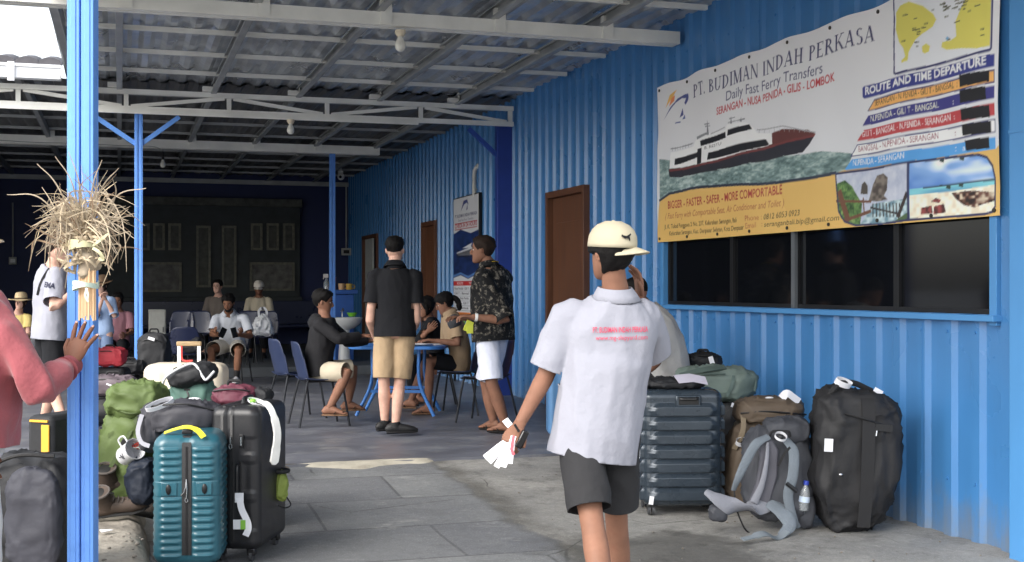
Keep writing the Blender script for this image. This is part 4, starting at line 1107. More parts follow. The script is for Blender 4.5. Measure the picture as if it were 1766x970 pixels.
def ball_cap(root, X, mat, brim_yaw, mat2=None):
    n, m = 32, 10; vs = []
    for k in range(n):
        a = 2*math.pi*k/n
        for i in range(m+1):
            t = i/m; z = lerp(.026, .1169, math.sin(t*math.pi/2)); ax, yc, b = interp(min(.1169, z), HEADT); o = .021
            vs.append(((ax+o)*math.cos(a), yc+(b+o)*math.sin(a), z+.018*t+.004*math.sin(a*6)*t*(1-t)*.4))
    q = MB(); q.add(vs, [(k*(m+1)+i, ((k+1) % n)*(m+1)+i, ((k+1) % n)*(m+1)+i+1, k*(m+1)+i+1) for k in range(n) for i in range(m)]+[tuple(k*(m+1)+m for k in range(n))])
    q.ell((0, -.008, .134), (.008, .008, .005), 8, 6)
    c = obj('cap', q.xf(X), mat, root, ang=70, solid=.003)
    b = MB(); vs = []; n = 24; m = 6
    for j in range(m+1):
        t = j/m
        for i in range(n+1):
            a = R(lerp(-62, 62, i/n)); r0x, r0y = .090, .114; u = math.sin(a)/math.sin(R(62)); 
            x = r0x*math.sin(a); y = -.006+r0y*math.cos(a)+t*.072*(1-abs(u)**2.6)**.6
            z = .032-.022*t-.028*u*u*(1-.3*t); v = Matrix.Rotation(brim_yaw, 3, 'Z') @ Vector((x, y, z)); vs.append(v)
    b.add(vs, [(j*(n+1)+i, j*(n+1)+i+1, (j+1)*(n+1)+i+1, (j+1)*(n+1)+i) for j in range(m) for i in range(n)])
    obj('brim', b.xf(X), mat2 or mat, c, ang=70, solid=.004)
    return c
STRAW = M('straw_weave', hx(205, 184, 146), rough=.8, var=.2, vsc=40, bump=.5, bs=120)
def straw_hat(root, X, mat=STRAW, brim=.17):
    n = 32; prof = [(.020, .165), (.06, .160), (.082, .145), (.090, .11), (.094, .06), (.100, .052), (.12, .050), (brim*.85, .040), (brim, .044)]; q = MB(); vs = []
    for r_, z in prof:
        for k in range(n):
            a = 2*math.pi*k/n; vs.append((r_*.95*math.cos(a), -.006+r_*1.1*math.sin(a), z+(.012*math.sin(a*2+.5)+.006*math.sin(a*5)) * max(0, (r_-.1)/.08)))
    q.add(vs, [(i*n+k, i*n+(k+1) % n, (i+1)*n+(k+1) % n, (i+1)*n+k) for i in range(len(prof)-1) for k in range(n)]+[tuple(range(n))])
    h = obj('straw_hat', q.xf(X), mat, root, ang=70, solid=.004)
    b = MB(); b.tube([X @ Vector((.098*.95*math.cos(2*math.pi*k/24), -.006+.098*1.1*math.sin(2*math.pi*k/24), .066)) for k in range(25)], .008, 6); obj('hat_band', b, M('hat_band', hx(70, 52, 40), rough=.8), h)
    return h
# ---------------------------------------------------------------- the people in the photograph
WCLOTH = cloth('white_cotton', hx(150, 151, 161), var=.03); WTEE = cloth('white_jersey', hx(190, 194, 202), var=.04)
BLK = cloth('black_cotton', hx(24, 25, 29)); BLKH = cloth('black_fleece', hx(34, 34, 37)); KHAKI = cloth('khaki_twill', hx(172, 148, 118)); PINK = cloth('salmon_fleece', hx(150, 80, 86), bump=.25, bs=60, sheen=.2)
GREYT = cloth('grey_jersey', hx(180, 179, 178)); UNIF = cloth('tan_uniform', hx(158, 136, 110)); DKSH = cloth('charcoal_shorts', hx(46, 46, 48)); BEIGE = cloth('beige_linen', hx(186, 176, 156))
FLORAL = cloth('black_floral_print', hx(24, 25, 27), dirt=1.0, dcol=hx(168, 160, 146), ds=21); WSHORT = cloth('white_shorts', hx(212, 216, 232))
SOLEW = M('white_sole', hx(215, 215, 215), rough=.5); SHOEB = M('black_shoe', hx(20, 20, 22), rough=.6); SHOEW = M('white_shoe', hx(196, 196, 200), rough=.5); RUB = M('black_rubber', hx(22, 22, 22), rough=.7)
REDINK = M('pink_red_ink', hx(205, 60, 92), rough=.6); NAVYINK = M('dark_blue_ink', hx(36, 38, 62), rough=.6); TANSOLE = M('tan_sole', hx(120, 92, 70), rough=.6)
PAPER = M('white_paper', hx(232, 232, 235), rough=.7, var=.03); CAPM = cloth('cream_cap_twill', hx(184, 175, 152), var=.03, bump=.15)
PHONEM = M('black_phone', hx(18, 18, 20), rough=.2)

# -- man in the cream cap
A = person('man in white printed work shirt and backwards cream cap holding paper strips', 1032, 5.09, 8, 1.66, dict(
    pel=('p', 1030, 727, 5.09), wai=('p', 1040, 670, 5.09), che=('p', 1052, 594, 5.09), nek=('p', 1063, 518, 5.07), hed=('p', 1054, 437, 5.03),
    shL=('p', 980, 545, 5.08), shR=('p', 1112, 545, 5.12), elL=('p', 940, 650, 5.10), wrL=('p', 897, 730, 4.99), elR=('p', 1126, 612, 5.34), wrR=('p', 1104, 520, 5.22),
    knL=('p', 1018, 880, 4.94), anL=('p', 1046, 1062, 4.72), knR=('p', 1062, 872, 5.22), anR=('p', 1072, 1070, 5.40)), SK_TAN, hair=(HAIRB, 'nape', .018, .008), headrot=(25, -3, 0),
    hands={'L': dict(d=('p', 884, 752, 4.95), back=(-.5, -.9, .1), thumb=(.6, .4, -.3), curls=[1.0, 1.05, 1.1, 1.15]), 'R': dict(d=(-.08, -.08, .95), back=(.9, .1, .1), thumb=(0, -1, 0), curl=.35)},
    shirt=dict(nm='work_shirt', mat=WCLOTH, hem=-.285, sleeve=.86, ease=.026, sl_r=.077, fold=.016, collar=WCLOTH, flare=(.186, .150), fr=(8, 8, 4), vx=.010),
    legs=dict(nm='shorts', mat=DKSH, len=.98, r=.097, fold=.008), feet=('sandal', RUB, RUB), vox=.010)
def flat_text(txt, a, b, hgt, serif=False, bold=0):
    """lettering as faces between two photo points"""
    pts, fs = [], []; a, b = np.array(a, float), np.array(b, float)
    if serif:
        for p in serif_polys(txt, .10):
            o = len(pts); pts += [(a[0]+(b[0]-a[0])*x, a[1]+(b[1]-a[1])*x-hgt*y) for x, y in p]; fs.append(tuple(range(o, o+len(p))))
    else:
        v, t = text_tris(txt, 0, bold); pts = [(a[0]+(b[0]-a[0])*x, a[1]+(b[1]-a[1])*x-hgt*y) for x, y in v]; fs = [tuple(int(i) for i in q) for q in t]
    return pts, fs
def print_on(fig, tx, s, name, mat, me=None, parent=None):
    pts, fs = tx; p3 = [fig.inv @ P(x, y, s) for x, y in pts]; d = (Matrix.Rotation(-fig.rz, 3, 'Z') @ Vector((SY, CY, 0)))
    return on_surface(me or fig.shirt.data, (p3, fs, d), name, mat, parent or fig.shirt)
print_on(A, flat_text('PT. BUDIMAN INDAH PERKASA', (1024, 575), (1122, 574), 9.5, bold=.012), 4.9, 'shirt_lettering', REDINK)
print_on(A, flat_text('www.mg-shipyard.com', (1029, 588), (1121, 587), 8), 4.9, 'shirt_lettering', REDINK)
cp = ball_cap(A.root, A.hx, CAPM, R(-158))
cat_ = [(1073, 404), (1076, 406), (1081, 407), (1085, 405), (1089, 402), (1090, 404), (1087, 408), (1088, 413), (1087, 417), (1085, 412), (1082, 411), (1078, 412), (1075, 409), (1072, 408)]
print_on(A, (cat_, [tuple(range(len(cat_)))]), 4.9, 'cap_emblem', BLKH, cp.data, cp)
# paper strips and small black radio in his hand
t = thing('ticket_strips', 'fan of white and blue luggage tag strips hanging from a hand', 'paper strips', P(884, 758, 4.95))
inv = lambda p: p-t.location
random.seed(5)
for i, (x, y, wd) in enumerate(((836, 790, .024), (843, 797, .024), (856, 806, .024), (866, 803, .022), (879, 800, .022), (868, 806, .022))):
    q = MB(); e = P(x, y, 4.93-.015*i); m_ = P((x+884)/2, (y+758)/2-3+i, 4.94-.01*i); q.ribbon(catmull([P(886, 752, 4.95-.004*i), m_, e], 5), wd, .0012, nrm=(-SY, -CY, .35+.1*i)); q.v = [tuple(inv(Vector(v))) for v in q.v]
    obj('strip', q, PAPER if i not in (3,) else M('pale_blue_paper', hx(170, 190, 225), rough=.7), t, ang=60)
q = MB(); q.ribbon([P(886, 752, 4.90), P(882, 775, 4.88), P(886, 785, 4.88)], .012, .0015, nrm=(-SY, -CY, .3)); q.v = [tuple(inv(Vector(v))) for v in q.v]; obj('strip', q, M('red_paper', hx(200, 90, 100), rough=.7), t)
q = MB(); q.ribbon(catmull([P(880, 735, 4.97), P(874, 728, 4.97), P(871, 724, 4.98)], 3), .026, .002, nrm=(-SY, -CY, .2)); q.v = [tuple(inv(Vector(v))) for v in q.v]; obj('strip', q, PAPER, t)
t = thing('handheld_radio', 'small black handset gripped in the hand with the paper strips', 'radio', P(900, 758, 4.93))
q = MB(); q.box((0, 0, 0), (.030, .022, .075), rot=Matrix.Rotation(.5, 3, 'Y')); obj('case', q, PHONEM, t, bev=.006); q = MB(); q.tube([(-.012, 0, .03), (-.03, 0, .06)], .005, 6); obj('aerial', q, RUB, t)

# -- man in the black polo
B_ = person('man in black polo and khaki shorts standing with his back turned', 681, 11.3, 4, 1.79, dict(
    elL=('p', 638, 553, 11.25), wrL=('p', 650, 590, 11.55), elR=('p', 718, 553, 11.3), wrR=('p', 704, 588, 11.6), knL=('p', 662, 652, 11.25), anL=('p', 664, 729, 11.3), knR=('p', 690, 652, 11.3), anR=('p', 682, 733, 11.18), toeL=(.9, .5, 0), toeR=(1, .15, 0)),
    SK_LT, hair=(HAIRB, 'fade', .012), headrot=(-8, 0, 0), shirt=dict(nm='polo_shirt', mat=BLK, hem=-.17, sleeve=.62, ease=.024, sl_r=.070, fold=.006, collar=BLK, flare=(.186, .140)),
    legs=dict(nm='shorts', mat=KHAKI, len=1.0, r=.100), feet=('shoe', SHOEB, SHOEB), z=0)
# -- man in the floral shirt
D_ = person('man in dark floral shirt and white shorts with a yellow lanyard', 850, 11.45, 52, 1.78, dict(
    elL=('p', 872, 553, 11.2), wrL=('p', 815, 547, 11.15), elR=('p', 830, 550, 11.75), wrR=('p', 795, 548, 11.6), hed=('p', 832, 432, 11.4), nek=('p', 844, 462, 11.42), knL=('p', 848, 660, 11.3), anL=('p', 872, 732, 11.35), knR=('p', 838, 660, 11.6), anR=('p', 852, 728, 11.6)),
    SK_TAN, fat=1.18, hair=(HAIRBR, 'short', .018), headrot=(28, 0, 0), hands={'L': dict(curl=.7, back=(-.4, .3, .9))}, shirt=dict(nm='floral_shirt', mat=FLORAL, hem=-.24, sleeve=.98, ease=.028, sl_r=.078, fold=.010, collar=FLORAL, flare=(.225, .170)),
    legs=dict(nm='shorts', mat=WSHORT, len=.95, r=.098), feet=('sandal', RUB, RUB), z=0)
q = MB(); nk = spine_at(D_.J, 1.0); sx = lat(D_.J, 1)
q.ribbon([nk+Vector((.075*math.cos(R(a)), .080*math.sin(R(a)), .030-.03*math.sin(R(a)))) for a in range(0, 361, 20)], .016, .003, nrm=(0, 0, 1)); obj('lanyard', q, M('yellow_lanyard', hx(226, 196, 40), rough=.6), D_.root)
q = MB(); wv = D_.J['wrL']; dv = (D_.J['elL']-wv).normalized(); q.tube([wv+dv*.02, wv+dv*.045], .036, 14); obj('bracelet', q, WHITEPL, D_.root)
t = thing('passport', 'small yellow-edged document held by the man in the floral shirt', 'document', P(808, 563, 11.1)); q = MB(); q.box((0, 0, 0), (.07, .01, .10), rz=.4, rot=Matrix.Rotation(.4, 3, 'Y')); q.box((.01, -.012, -.02), (.06, .006, .09)); obj('booklet', q, M('yellow_green_cover', hx(190, 196, 70), rough=.6), t, bev=.002)
# -- seated man in the black hoodie
E_ = person('young man in black hoodie and beige shorts seated on a blue chair', 552, 12.1, -84, 1.66, dict(
    che=('p', 557, 585, 12.1), nek=('p', 560, 548, 12.1), hed=('p', 557, 521, 12.1), shR=('p', 550, 560, 11.9), shL=('p', 566, 556, 12.3), elR=('p', 585, 585, 11.85), wrR=('p', 622, 580, 12.0), elL=('p', 600, 590, 12.4), wrL=('p', 636, 588, 12.5),
    knR=('p', 600, 642, 11.9), knL=('p', 610, 636, 12.3), anR=('p', 568, 704, 11.85), anL=('p', 600, 696, 12.35)),
    SK_TAN, sit=True, hair=(HAIRB, 'short', .018), headrot=(0, 10, 0), hands={'R': dict(back=(0, 0, 1), curl=.25), 'L': dict(back=(0, 0, 1), curl=.3)}, shirt=dict(nm='hoodie', mat=BLKH, hem=-.10, sleeve=1.98, ease=.030, fold=.010, flare=(.18, .14)),
    legs=dict(nm='shorts', mat=BEIGE, len=.92, r=.100), feet=('sandal', TANSOLE, RUB), z=0)
q = MB(); nk = spine_at(E_.J, .97); q.ell(nk+Vector((0, -.08, -.02)), (.11, .075, .085), 16, 10).noise(.015, 12); obj('hood', q, BLKH, E_.root, ang=80)
# -- seated woman in the tan uniform
G_ = person('woman in tan uniform shirt with ponytail seated at the blue table', 792, 13.2, 78, 1.62, dict(
    che=('p', 785, 575, 13.2), nek=('p', 775, 542, 13.2), hed=('p', 767, 524, 13.2), shL=('p', 786, 556, 13.0), shR=('p', 770, 552, 13.35), elL=('p', 790, 593, 12.95), wrL=('p', 752, 588, 12.95), elR=('p', 770, 596, 13.5), wrR=('p', 742, 590, 13.4), knL=('p', 742, 622, 13.0), knR=('p', 735, 622, 13.35), anL=('p', 738, 703, 13.0), anR=('p', 708, 693, 13.3)),
    SK_TAN, sit=True, hair=(HAIRB, 'fringe', .018), headrot=(10, 22, 0), hands={'L': dict(back=(0, 0, 1), curl=.4), 'R': dict(back=(0, 0, 1), curl=.5)}, shirt=dict(nm='uniform_shirt', mat=UNIF, hem=-.14, sleeve=.72, ease=.020, fold=.008, collar=UNIF),
    legs=dict(nm='skirt', mat=BLK, len=.88, r=.095, skirt=True), feet=('sandal', TANSOLE, RUB), z=0)
q = MB(); q.tube(catmull([G_.hx @ Vector(v) for v in ((0, -.09, .03), (0, -.13, .02), (0, -.15, -.05), (0, -.13, -.14))], 5), [.02]+[.03]*13+[.022, .01], 10).noise(.008, 40); obj('ponytail', q, HAIRB, G_.root)
q = MB(); s_ = G_.J['shL']; q.ell(s_+Vector((-.02, .01, .0)), (.075, .075, .085), 14, 10); obj('shoulder_patch', q, M('dark_grey_cloth', hx(60, 62, 66), rough=.8), G_.root)
# -- seated woman in black
H_ = person('woman in black top seated beside the uniformed woman at the table', 748, 13.95, 96, 1.58, dict(
    hed=('p', 735, 530, 13.9), nek=('p', 740, 550, 13.95), elL=('p', 722, 588, 13.7), wrL=('p', 738, 572, 13.6), anL=('p', 712, 690, 13.7), anR=('p', 722, 686, 14.1), knL=('p', 712, 622, 13.7), knR=('p', 712, 622, 14.1)), SK_TAN, sit=True, hair=(HAIRB, 'long', .02), headrot=(16, 12, 0),
    shirt=dict(nm='top', mat=BLK, hem=-.14, sleeve=1.5, ease=.016, fold=.006), legs=dict(nm='trousers', mat=BLK, len=1.8, r=.088), feet=('sandal', RUB, RUB), z=0)
# -- seated man in white with phones
I_ = person('bearded man in white shirt and pale shorts seated holding two phones', 400, 17.3, 176, 1.64, dict(
    wai=('p', 399, 577, 17.2), che=('p', 397, 560, 17.15), nek=('p', 395, 541, 17.05), hed=('p', 394, 523, 16.92), shR=('p', 373, 549, 17.05), shL=('p', 422, 549, 17.05), elR=('p', 366, 577, 16.95), elL=('p', 432, 580, 16.95), wrR=('p', 377, 578, 16.7), wrL=('p', 412, 578, 16.7),
    knR=('p', 364, 603, 16.75), knL=('p', 411, 606, 16.7), anR=('p', 366, 652, 16.85), anL=('p', 408, 651, 16.75)),
    SK_BR, sit=True, fat=1.08, facehair=True, hair=(HAIRB, 'short', .02), headrot=(0, 24, 0), hands={'R': dict(curl=.7, back=(.3, -.3, -.9), d=(.3, .6, .5)), 'L': dict(curl=.7, back=(-.3, -.3, -.9), d=(-.5, .6, .4))}, shirt=dict(nm='white_shirt', mat=WTEE, hem=-.08, sleeve=.75, ease=.020, fold=.009, collar=WTEE),
    legs=dict(nm='shorts', mat=cloth('stone_shorts', hx(205, 200, 190)), len=.86, r=.108), feet=('shoe', SHOEW, SOLEW, SHOEB, .11), z=0)
for px, py, l_, rt in ((384, 574, 'tilted black phone in the right hand of the seated man in white', .5), (404, 574, 'small dark phone in the left hand of the seated man in white', -.2)):
    t = thing('phone', l_, 'phone', P(px, py, 16.6)); q = MB(); q.box((0, 0, 0), (.075, .012, .15), rot=Matrix.Rotation(rt, 3, 'Y') @ Matrix.Rotation(-.5, 3, 'X')); obj('case', q, PHONEM, t, bev=.004)
    q = MB(); q.box((0, -.0085, .0), (.064, .003, .135), rot=Matrix.Rotation(rt, 3, 'Y') @ Matrix.Rotation(-.5, 3, 'X')); obj('screen', q, GLASS, t)
# -- two seated in the dark at the back
J_ = person('person in grey brown top sitting in the dark directly behind the man with phones', 378, 21.0, 172, 1.66, {}, SK_LT, sit=True, hair=(HAIRB, 'short', .016), shirt=dict(nm='top', mat=cloth('taupe_cloth', hx(112, 104, 98)), sleeve=.8), legs=dict(nm='trousers', mat=BLK, len=1.8), feet=('shoe', SHOEB, SHOEB), z=.15)
K_ = person('bearded person in pale cap and beige top sitting in the dark back row', 447, 21.2, 186, 1.62, {}, SK_BR, sit=True, facehair=True, hair=(M('auburn_hair', hx(96, 52, 36), rough=.6, var=.3), 'long', .010, .008), headrot=(0, 12, 0), shirt=dict(nm='top', mat=BEIGE, sleeve=.8), legs=dict(nm='trousers', mat=BLK, len=1.8), feet=('shoe', SHOEB, SHOEB), z=.15)
ball_cap(K_.root, K_.hx, cloth('pale_cap', hx(206, 200, 190)), 0)
# -- young man in the white tee
L_ = person('young man in white T-shirt and black shorts walking behind the front post', 86, 11.5, -52, 1.79, dict(
    hed=('p', 100, 433, 11.45), nek=('p', 92, 458, 11.48), elR=('p', 92, 533, 11.15), wrR=('p', 120, 508, 11.25), elL=('p', 112, 540, 11.7), wrL=('p', 128, 512, 11.5), anR=('p', 74, 730, 11.6), anL=('p', 110, 728, 11.2)),
    SK_LT, hair=(HAIRBR, 'fade', .014), headrot=(-22, 0, 0), shirt=dict(nm='tee_shirt', mat=WCLOTH, hem=-.23, sleeve=.80, ease=.030, sl_r=.084, fold=.010, flare=(.20, .145)), legs=dict(nm='shorts', mat=BLK, len=1.0, r=.104), feet=('shoe', SHOEW, SOLEW, SOLEW, .07), z=0)
print_on(L_, flat_text('EMA', (60, 495), (82, 498), 9, bold=.03), 11.0, 'tee_lettering', NAVYINK)
q = MB(); pts_ = [(77, 452), (68, 466), (60, 480), (54, 495), (50, 508)]
bv = BVHTree.FromPolygons([v.co.copy() for v in L_.shirt.data.vertices], [tuple(p.vertices) for p in L_.shirt.data.polygons]); d = Matrix.Rotation(-L_.rz, 3, 'Z') @ Vector((SY, CY, 0)); pp = []
for x, y in pts_:
    o_ = L_.inv @ P(x, y, 11.28); h = bv.find_nearest(o_); pp.append(h[0]+h[1]*.006)
q.ribbon(catmull(pp, 4), .022, .005, nrm=tuple(-d)); obj('bag_strap', q, RUB, L_.root)
# -- hat girl, hat woman, pink figure
N_ = person('girl in a straw hat and pale yellow top sitting by the left wall', 34, 17.0, 168, 1.5, dict(hed=('p', 36, 522, 16.9)), SK_LT, sit=True, hair=(HAIRBR, 'long', .014), shirt=dict(nm='top', mat=cloth('pale_yellow', hx(206, 186, 120)), sleeve=.6), legs=dict(nm='trousers', mat=DKSH, len=1.8), feet=('shoe', SHOEB, SHOEB), z=0)
straw_hat(N_.root, N_.hx, brim=.19)
O_ = person('woman in brown straw hat and light blue shirt standing behind the front post', 178, 16.0, 150, 1.45, dict(elR=('p', 166, 545, 15.8), wrR=('p', 176, 518, 15.75), elL=('p', 197, 545, 15.8), wrL=('p', 184, 520, 15.75)), SK_LT, hair=(HAIRBR, 'long', .014), headrot=(0, 14, 0), shirt=dict(nm='blue_shirt', mat=cloth('light_blue_cotton', hx(150, 172, 205)), sleeve=1.0, hem=-.1, ease=.02), legs=dict(nm='jeans', mat=cloth('pale_denim', hx(110, 128, 158)), len=1.9, r=.094), feet=('shoe', SHOEW, SOLEW), z=0)
straw_hat(O_.root, O_.hx, M('brown_straw', hx(130, 104, 80), rough=.8, var=.2, vsc=40), .165)
Q_ = person('person in dusky pink top sitting in shade behind the woman in brown hat', 204, 17.6, 190, 1.56, {}, SK_TAN, sit=True, hair=(HAIRB, 'long', .016), headrot=(0, 15, 0), shirt=dict(nm='pink_top', mat=cloth('dusky_pink', hx(150, 108, 118)), sleeve=.8), legs=dict(nm='trousers', mat=BLK, len=1.8), feet=('shoe', SHOEB, SHOEB), z=0)
# -- man in grey behind the right luggage
S_ = person('man in grey T-shirt hunched over behind the charcoal suitcase', 1158, 9.35, 78, 1.74, dict(
    hed=('p', 1096, 507, 9.25), nek=('p', 1112, 533, 9.3), che=('p', 1140, 578, 9.3), wai=('p', 1153, 622, 9.3), shL=('p', 1123, 553, 9.14), shR=('p', 1116, 548, 9.48), elL=('p', 1131, 625, 9.02), wrL=('p', 1098, 652, 8.98), elR=('p', 1105, 620, 9.6), wrR=('p', 1085, 650, 9.4)),
    SK_TAN, sit=True, seat=.56, fat=1.1, hair=(HAIRB, 'fade', .008), headrot=(0, 25, 0), shirt=dict(nm='grey_tee', mat=GREYT, hem=-.18, sleeve=.86, ease=.022, sl_r=.078, fold=.009, flare=(.18, .15)), legs=dict(nm='shorts', mat=DKSH, len=.95, r=.104), feet=('sandal', RUB, RUB))
t = thing('suitcase', 'plain black suitcase that the man in grey sits on behind the luggage', 'suitcase', S_.root.location+Vector((.05, 0, 0)), S_.rz)
q = MB(); q.box((0, -.05, .28), (.40, .40, .50)); obj('shell', q, M('black_shell', hx(26, 26, 28), rough=.5), t, bev=.03); q = MB(); q.box((0, -.05, .015), (.3, .3, .03)); obj('base', q, RUB, t)
# -- person in the salmon hoodie, left edge
T_ = person('person in salmon pink hoodie and pale hat resting a hand on the post', -54, 4.55, -58, 1.68, dict(
    shR=('p', 4, 576, 4.47), elR=('p', 66, 672, 4.46), wrR=('p', 120, 632, 4.70), hed=('p', -56, 436, 4.55)), SK_DK, hair=(HAIRB, 'short'), headrot=(10, 0, 0),
    hands={'R': dict(world=True, d=(.38, .10, .92), back=(-SY-.1, -CY, .25), thumb=(-1, 0, .3), curls=[.12, .10, .10, .16], spread=.30, sc=1.06, to=.7)},
    shirt=dict(nm='hoodie', mat=PINK, hem=-.06, sleeve=1.93, ease=.040, sl_r=.080, fold=.022, flare=(.21, .165), fr=(8, 8, 5)), legs=dict(nm='trousers', mat=cloth('pale_trousers', hx(200, 200, 200)), len=1.9, r=.100), feet=('shoe', SHOEW, SOLEW), vox=.010)
q = MB(); a_, b_ = T_.J['elR'], T_.J['wrR']; dv = (b_-a_).normalized(); q.tube([b_-dv*.035, b_-dv*.02, b_+dv*.025], [(.050, .050), (.044, .044), (.041, .041)], 20); obj('cuff', q, M('salmon_rib', hx(142, 74, 80), rough=.9, bump=.6, bs=40, st=(1, 1, 1)), T_.root)
straw_hat(T_.root, T_.hx, M('pale_straw', hx(226, 212, 184), rough=.8, var=.12, vsc=40, bump=.4, bs=120), .125)
# ---------------------------------------------------------------- big printed ferry banner
BX = 4.60
tl, bl, br = onX(1137, 152, BX), onX(1143, 418, BX), onX(1729, 372, BX)
tr_ = onX(1729, 152-.377*(1729-1137), BX)
BY0 = tl.y; BZ0 = min(bl.z, br.z); BW = BY0-br.y; BH = (tl.z+tr_.z)/2-BZ0
def bq(px, py):
    p = onX(px, py, BX); return ((BY0-p.y), (p.z-BZ0))
def z3(*pts): return [bq(1120+x/2.734, y/2.734) for x, y in pts]          # measured on two enlargements
def z7(*pts): return [bq(1120+x/2.734, 260+y/2.734) for x, y in pts]
def hh(px, n): return n*onX(px, 0, BX).length/F*1.0*(1/1.0)
def hgt(p, n):
    a, b = bq(*p), bq(p[0], p[1]-n); return b[1]-a[1]
cv = Canvas(BW, BH, .0062, hx(205, 205, 208))
NV, RD, OR, YL = hx(38, 44, 108), hx(178, 34, 44), hx(226, 166, 62), hx(228, 180, 52)
# soft sky fade behind the boat
cv.poly([(0, 0), (BW, 0), (BW, BH), (0, BH)], lambda X, Y: ramp(Y/BH+.12*(vnoise(X, Y, 1.5, 3)-.5), [(0, hx(186, 190, 194)), (.5, hx(198, 199, 203)), (1, hx(210, 209, 210))]))
# sea
def sea(X, Y):
    n = vnoise(X, Y, 14, 55, 1)*.5+vnoise(X, Y, 40, 130, 2)*.35+vnoise(X, Y, 5, 20, 3)*.3
    return ramp(n, [(.2, hx(70, 94, 94)), (.55, hx(108, 134, 132)), (.9, hx(160, 178, 174))])
sp = z3((57, 752), (240, 775), (480, 760), (700, 735), (820, 715), (965, 728), (930, 815), (890, 830)) + z7((800, 125), (650, 150), (500, 160), (350, 165), (200, 180), (100, 205), (57, 236))
cv.poly(sp, sea)
# boat
DK, BR_ = hx(40, 40, 50), hx(92, 46, 44); WH = hx(226, 228, 230)
cv.poly(z3((100, 800), (104, 838), (160, 836), (400, 792), (620, 748), (735, 722), (770, 680), (797, 632), (560, 690), (240, 778)), DK)
cv.poly(z3((586, 630), (640, 614), (762, 613), (797, 632), (700, 668), (560, 700), (420, 735), (590, 680)), BR_)
cv.poly(z3((560, 694), (797, 632), (790, 645), (560, 704), (240, 788), (105, 812), (103, 802), (240, 778)), hx(112, 50, 50))
cv.poly(z3((112, 722), (214, 692), (230, 650), (285, 632), (372, 612), (380, 588), (468, 580), (500, 600), (522, 627), (590, 629), (592, 680), (420, 730), (240, 776), (105, 798)), WH)
for p in (((132, 748), (236, 720), (236, 745), (130, 780)), ((245, 668), (372, 622), (374, 650), (250, 694)), ((288, 722), (400, 690), (560, 655), (578, 682), (440, 720), (282, 756)), ((384, 612), (484, 590), (499, 611), (380, 642)), ((234, 706), (254, 700), (254, 772), (234, 778))): cv.poly(z3(*p), hx(24, 26, 34))
cv.text('B. RESTU', *z3((268, 708), (352, 682)), hgt((1230, 255), 5), hx(60, 60, 70))
for a, b in (((520, 612), (640, 600)), ((640, 600), (795, 625)), ((300, 632), (370, 600)), ((385, 580), (462, 566))): cv.line(z3(a, b), .008, hx(150, 150, 154))
for x in range(530, 790, 24): cv.line(z3((x, 612-.02*(x-530)+max(0, x-650)*.13), (x, 626)), .005, hx(150, 150, 154))
for p in (((278, 640), (284, 566), (290, 638)), ((396, 585), (400, 550), (404, 585)), ((440, 578), (444, 556), (448, 578))): cv.poly(z3(*p), hx(110, 112, 118))
for p in ((268, 590), (272, 600), (392, 562), (436, 570)): cv.line(z3(p, (p[0]+26, p[1]-6)), .008, hx(120, 122, 128))
cv.poly(z3((230, 648), (285, 624), (285, 634), (230, 662)), hx(120, 124, 128))
for x in range(120, 215, 12): cv.line(z3((x, 716-(x-112)*.29), (x, 700-(x-112)*.29)), .006, hx(120, 122, 128))
cv.line(z3((112, 704), (214, 676)), .008, hx(120, 122, 128))
for x in (165, 330, 480, 640): cv.poly(z3((x, 842-(x-104)*.19), (x+70, 836-(x-104)*.19), (x+30, 850-(x-104)*.19)), hx(150, 168, 164))
# headline lettering
cv.text('PT. BUDIMAN INDAH PERKASA', *z3((213, 464), (1073, 190)), hgt((1330, 120), 25), hx(46, 48, 92), serif=True)
cv.text('Daily Fast Ferry Transfers', *z3((377, 476), (826, 346)), hgt((1330, 160), 17.5), hx(48, 52, 96))
cv.text('SERANGAN - NUSA PENIDA - GILIS - LOMBOK', *z3((330, 541), (884, 387)), hgt((1330, 180), 13.5), RD, bold=.02)
# emblem: two pale swooshes, a dark arch and a small sail
for a, b, c, w_ in (((84, 512), (110, 455), (137, 420), OR), ((100, 505), (118, 468), (128, 448), hx(222, 120, 60))):
    cv.poly(z3(a, (b[0]-5, b[1]-6), c, (b[0]+6, b[1]+8)), w_)
cv.poly(z3((76, 568), (105, 510), (140, 462), (170, 440), (188, 437), (190, 452), (186, 470), (176, 490), (170, 480), (178, 458), (160, 458), (130, 484), (100, 528)), hx(56, 66, 128))
cv.poly(z3((148, 552), (163, 505), (166, 538)), hx(56, 66, 128)); cv.poly(z3((160, 560), (172, 535), (174, 555)), hx(70, 90, 150)); cv.line(z3((130, 580), (152, 572)), .012, hx(90, 100, 150))
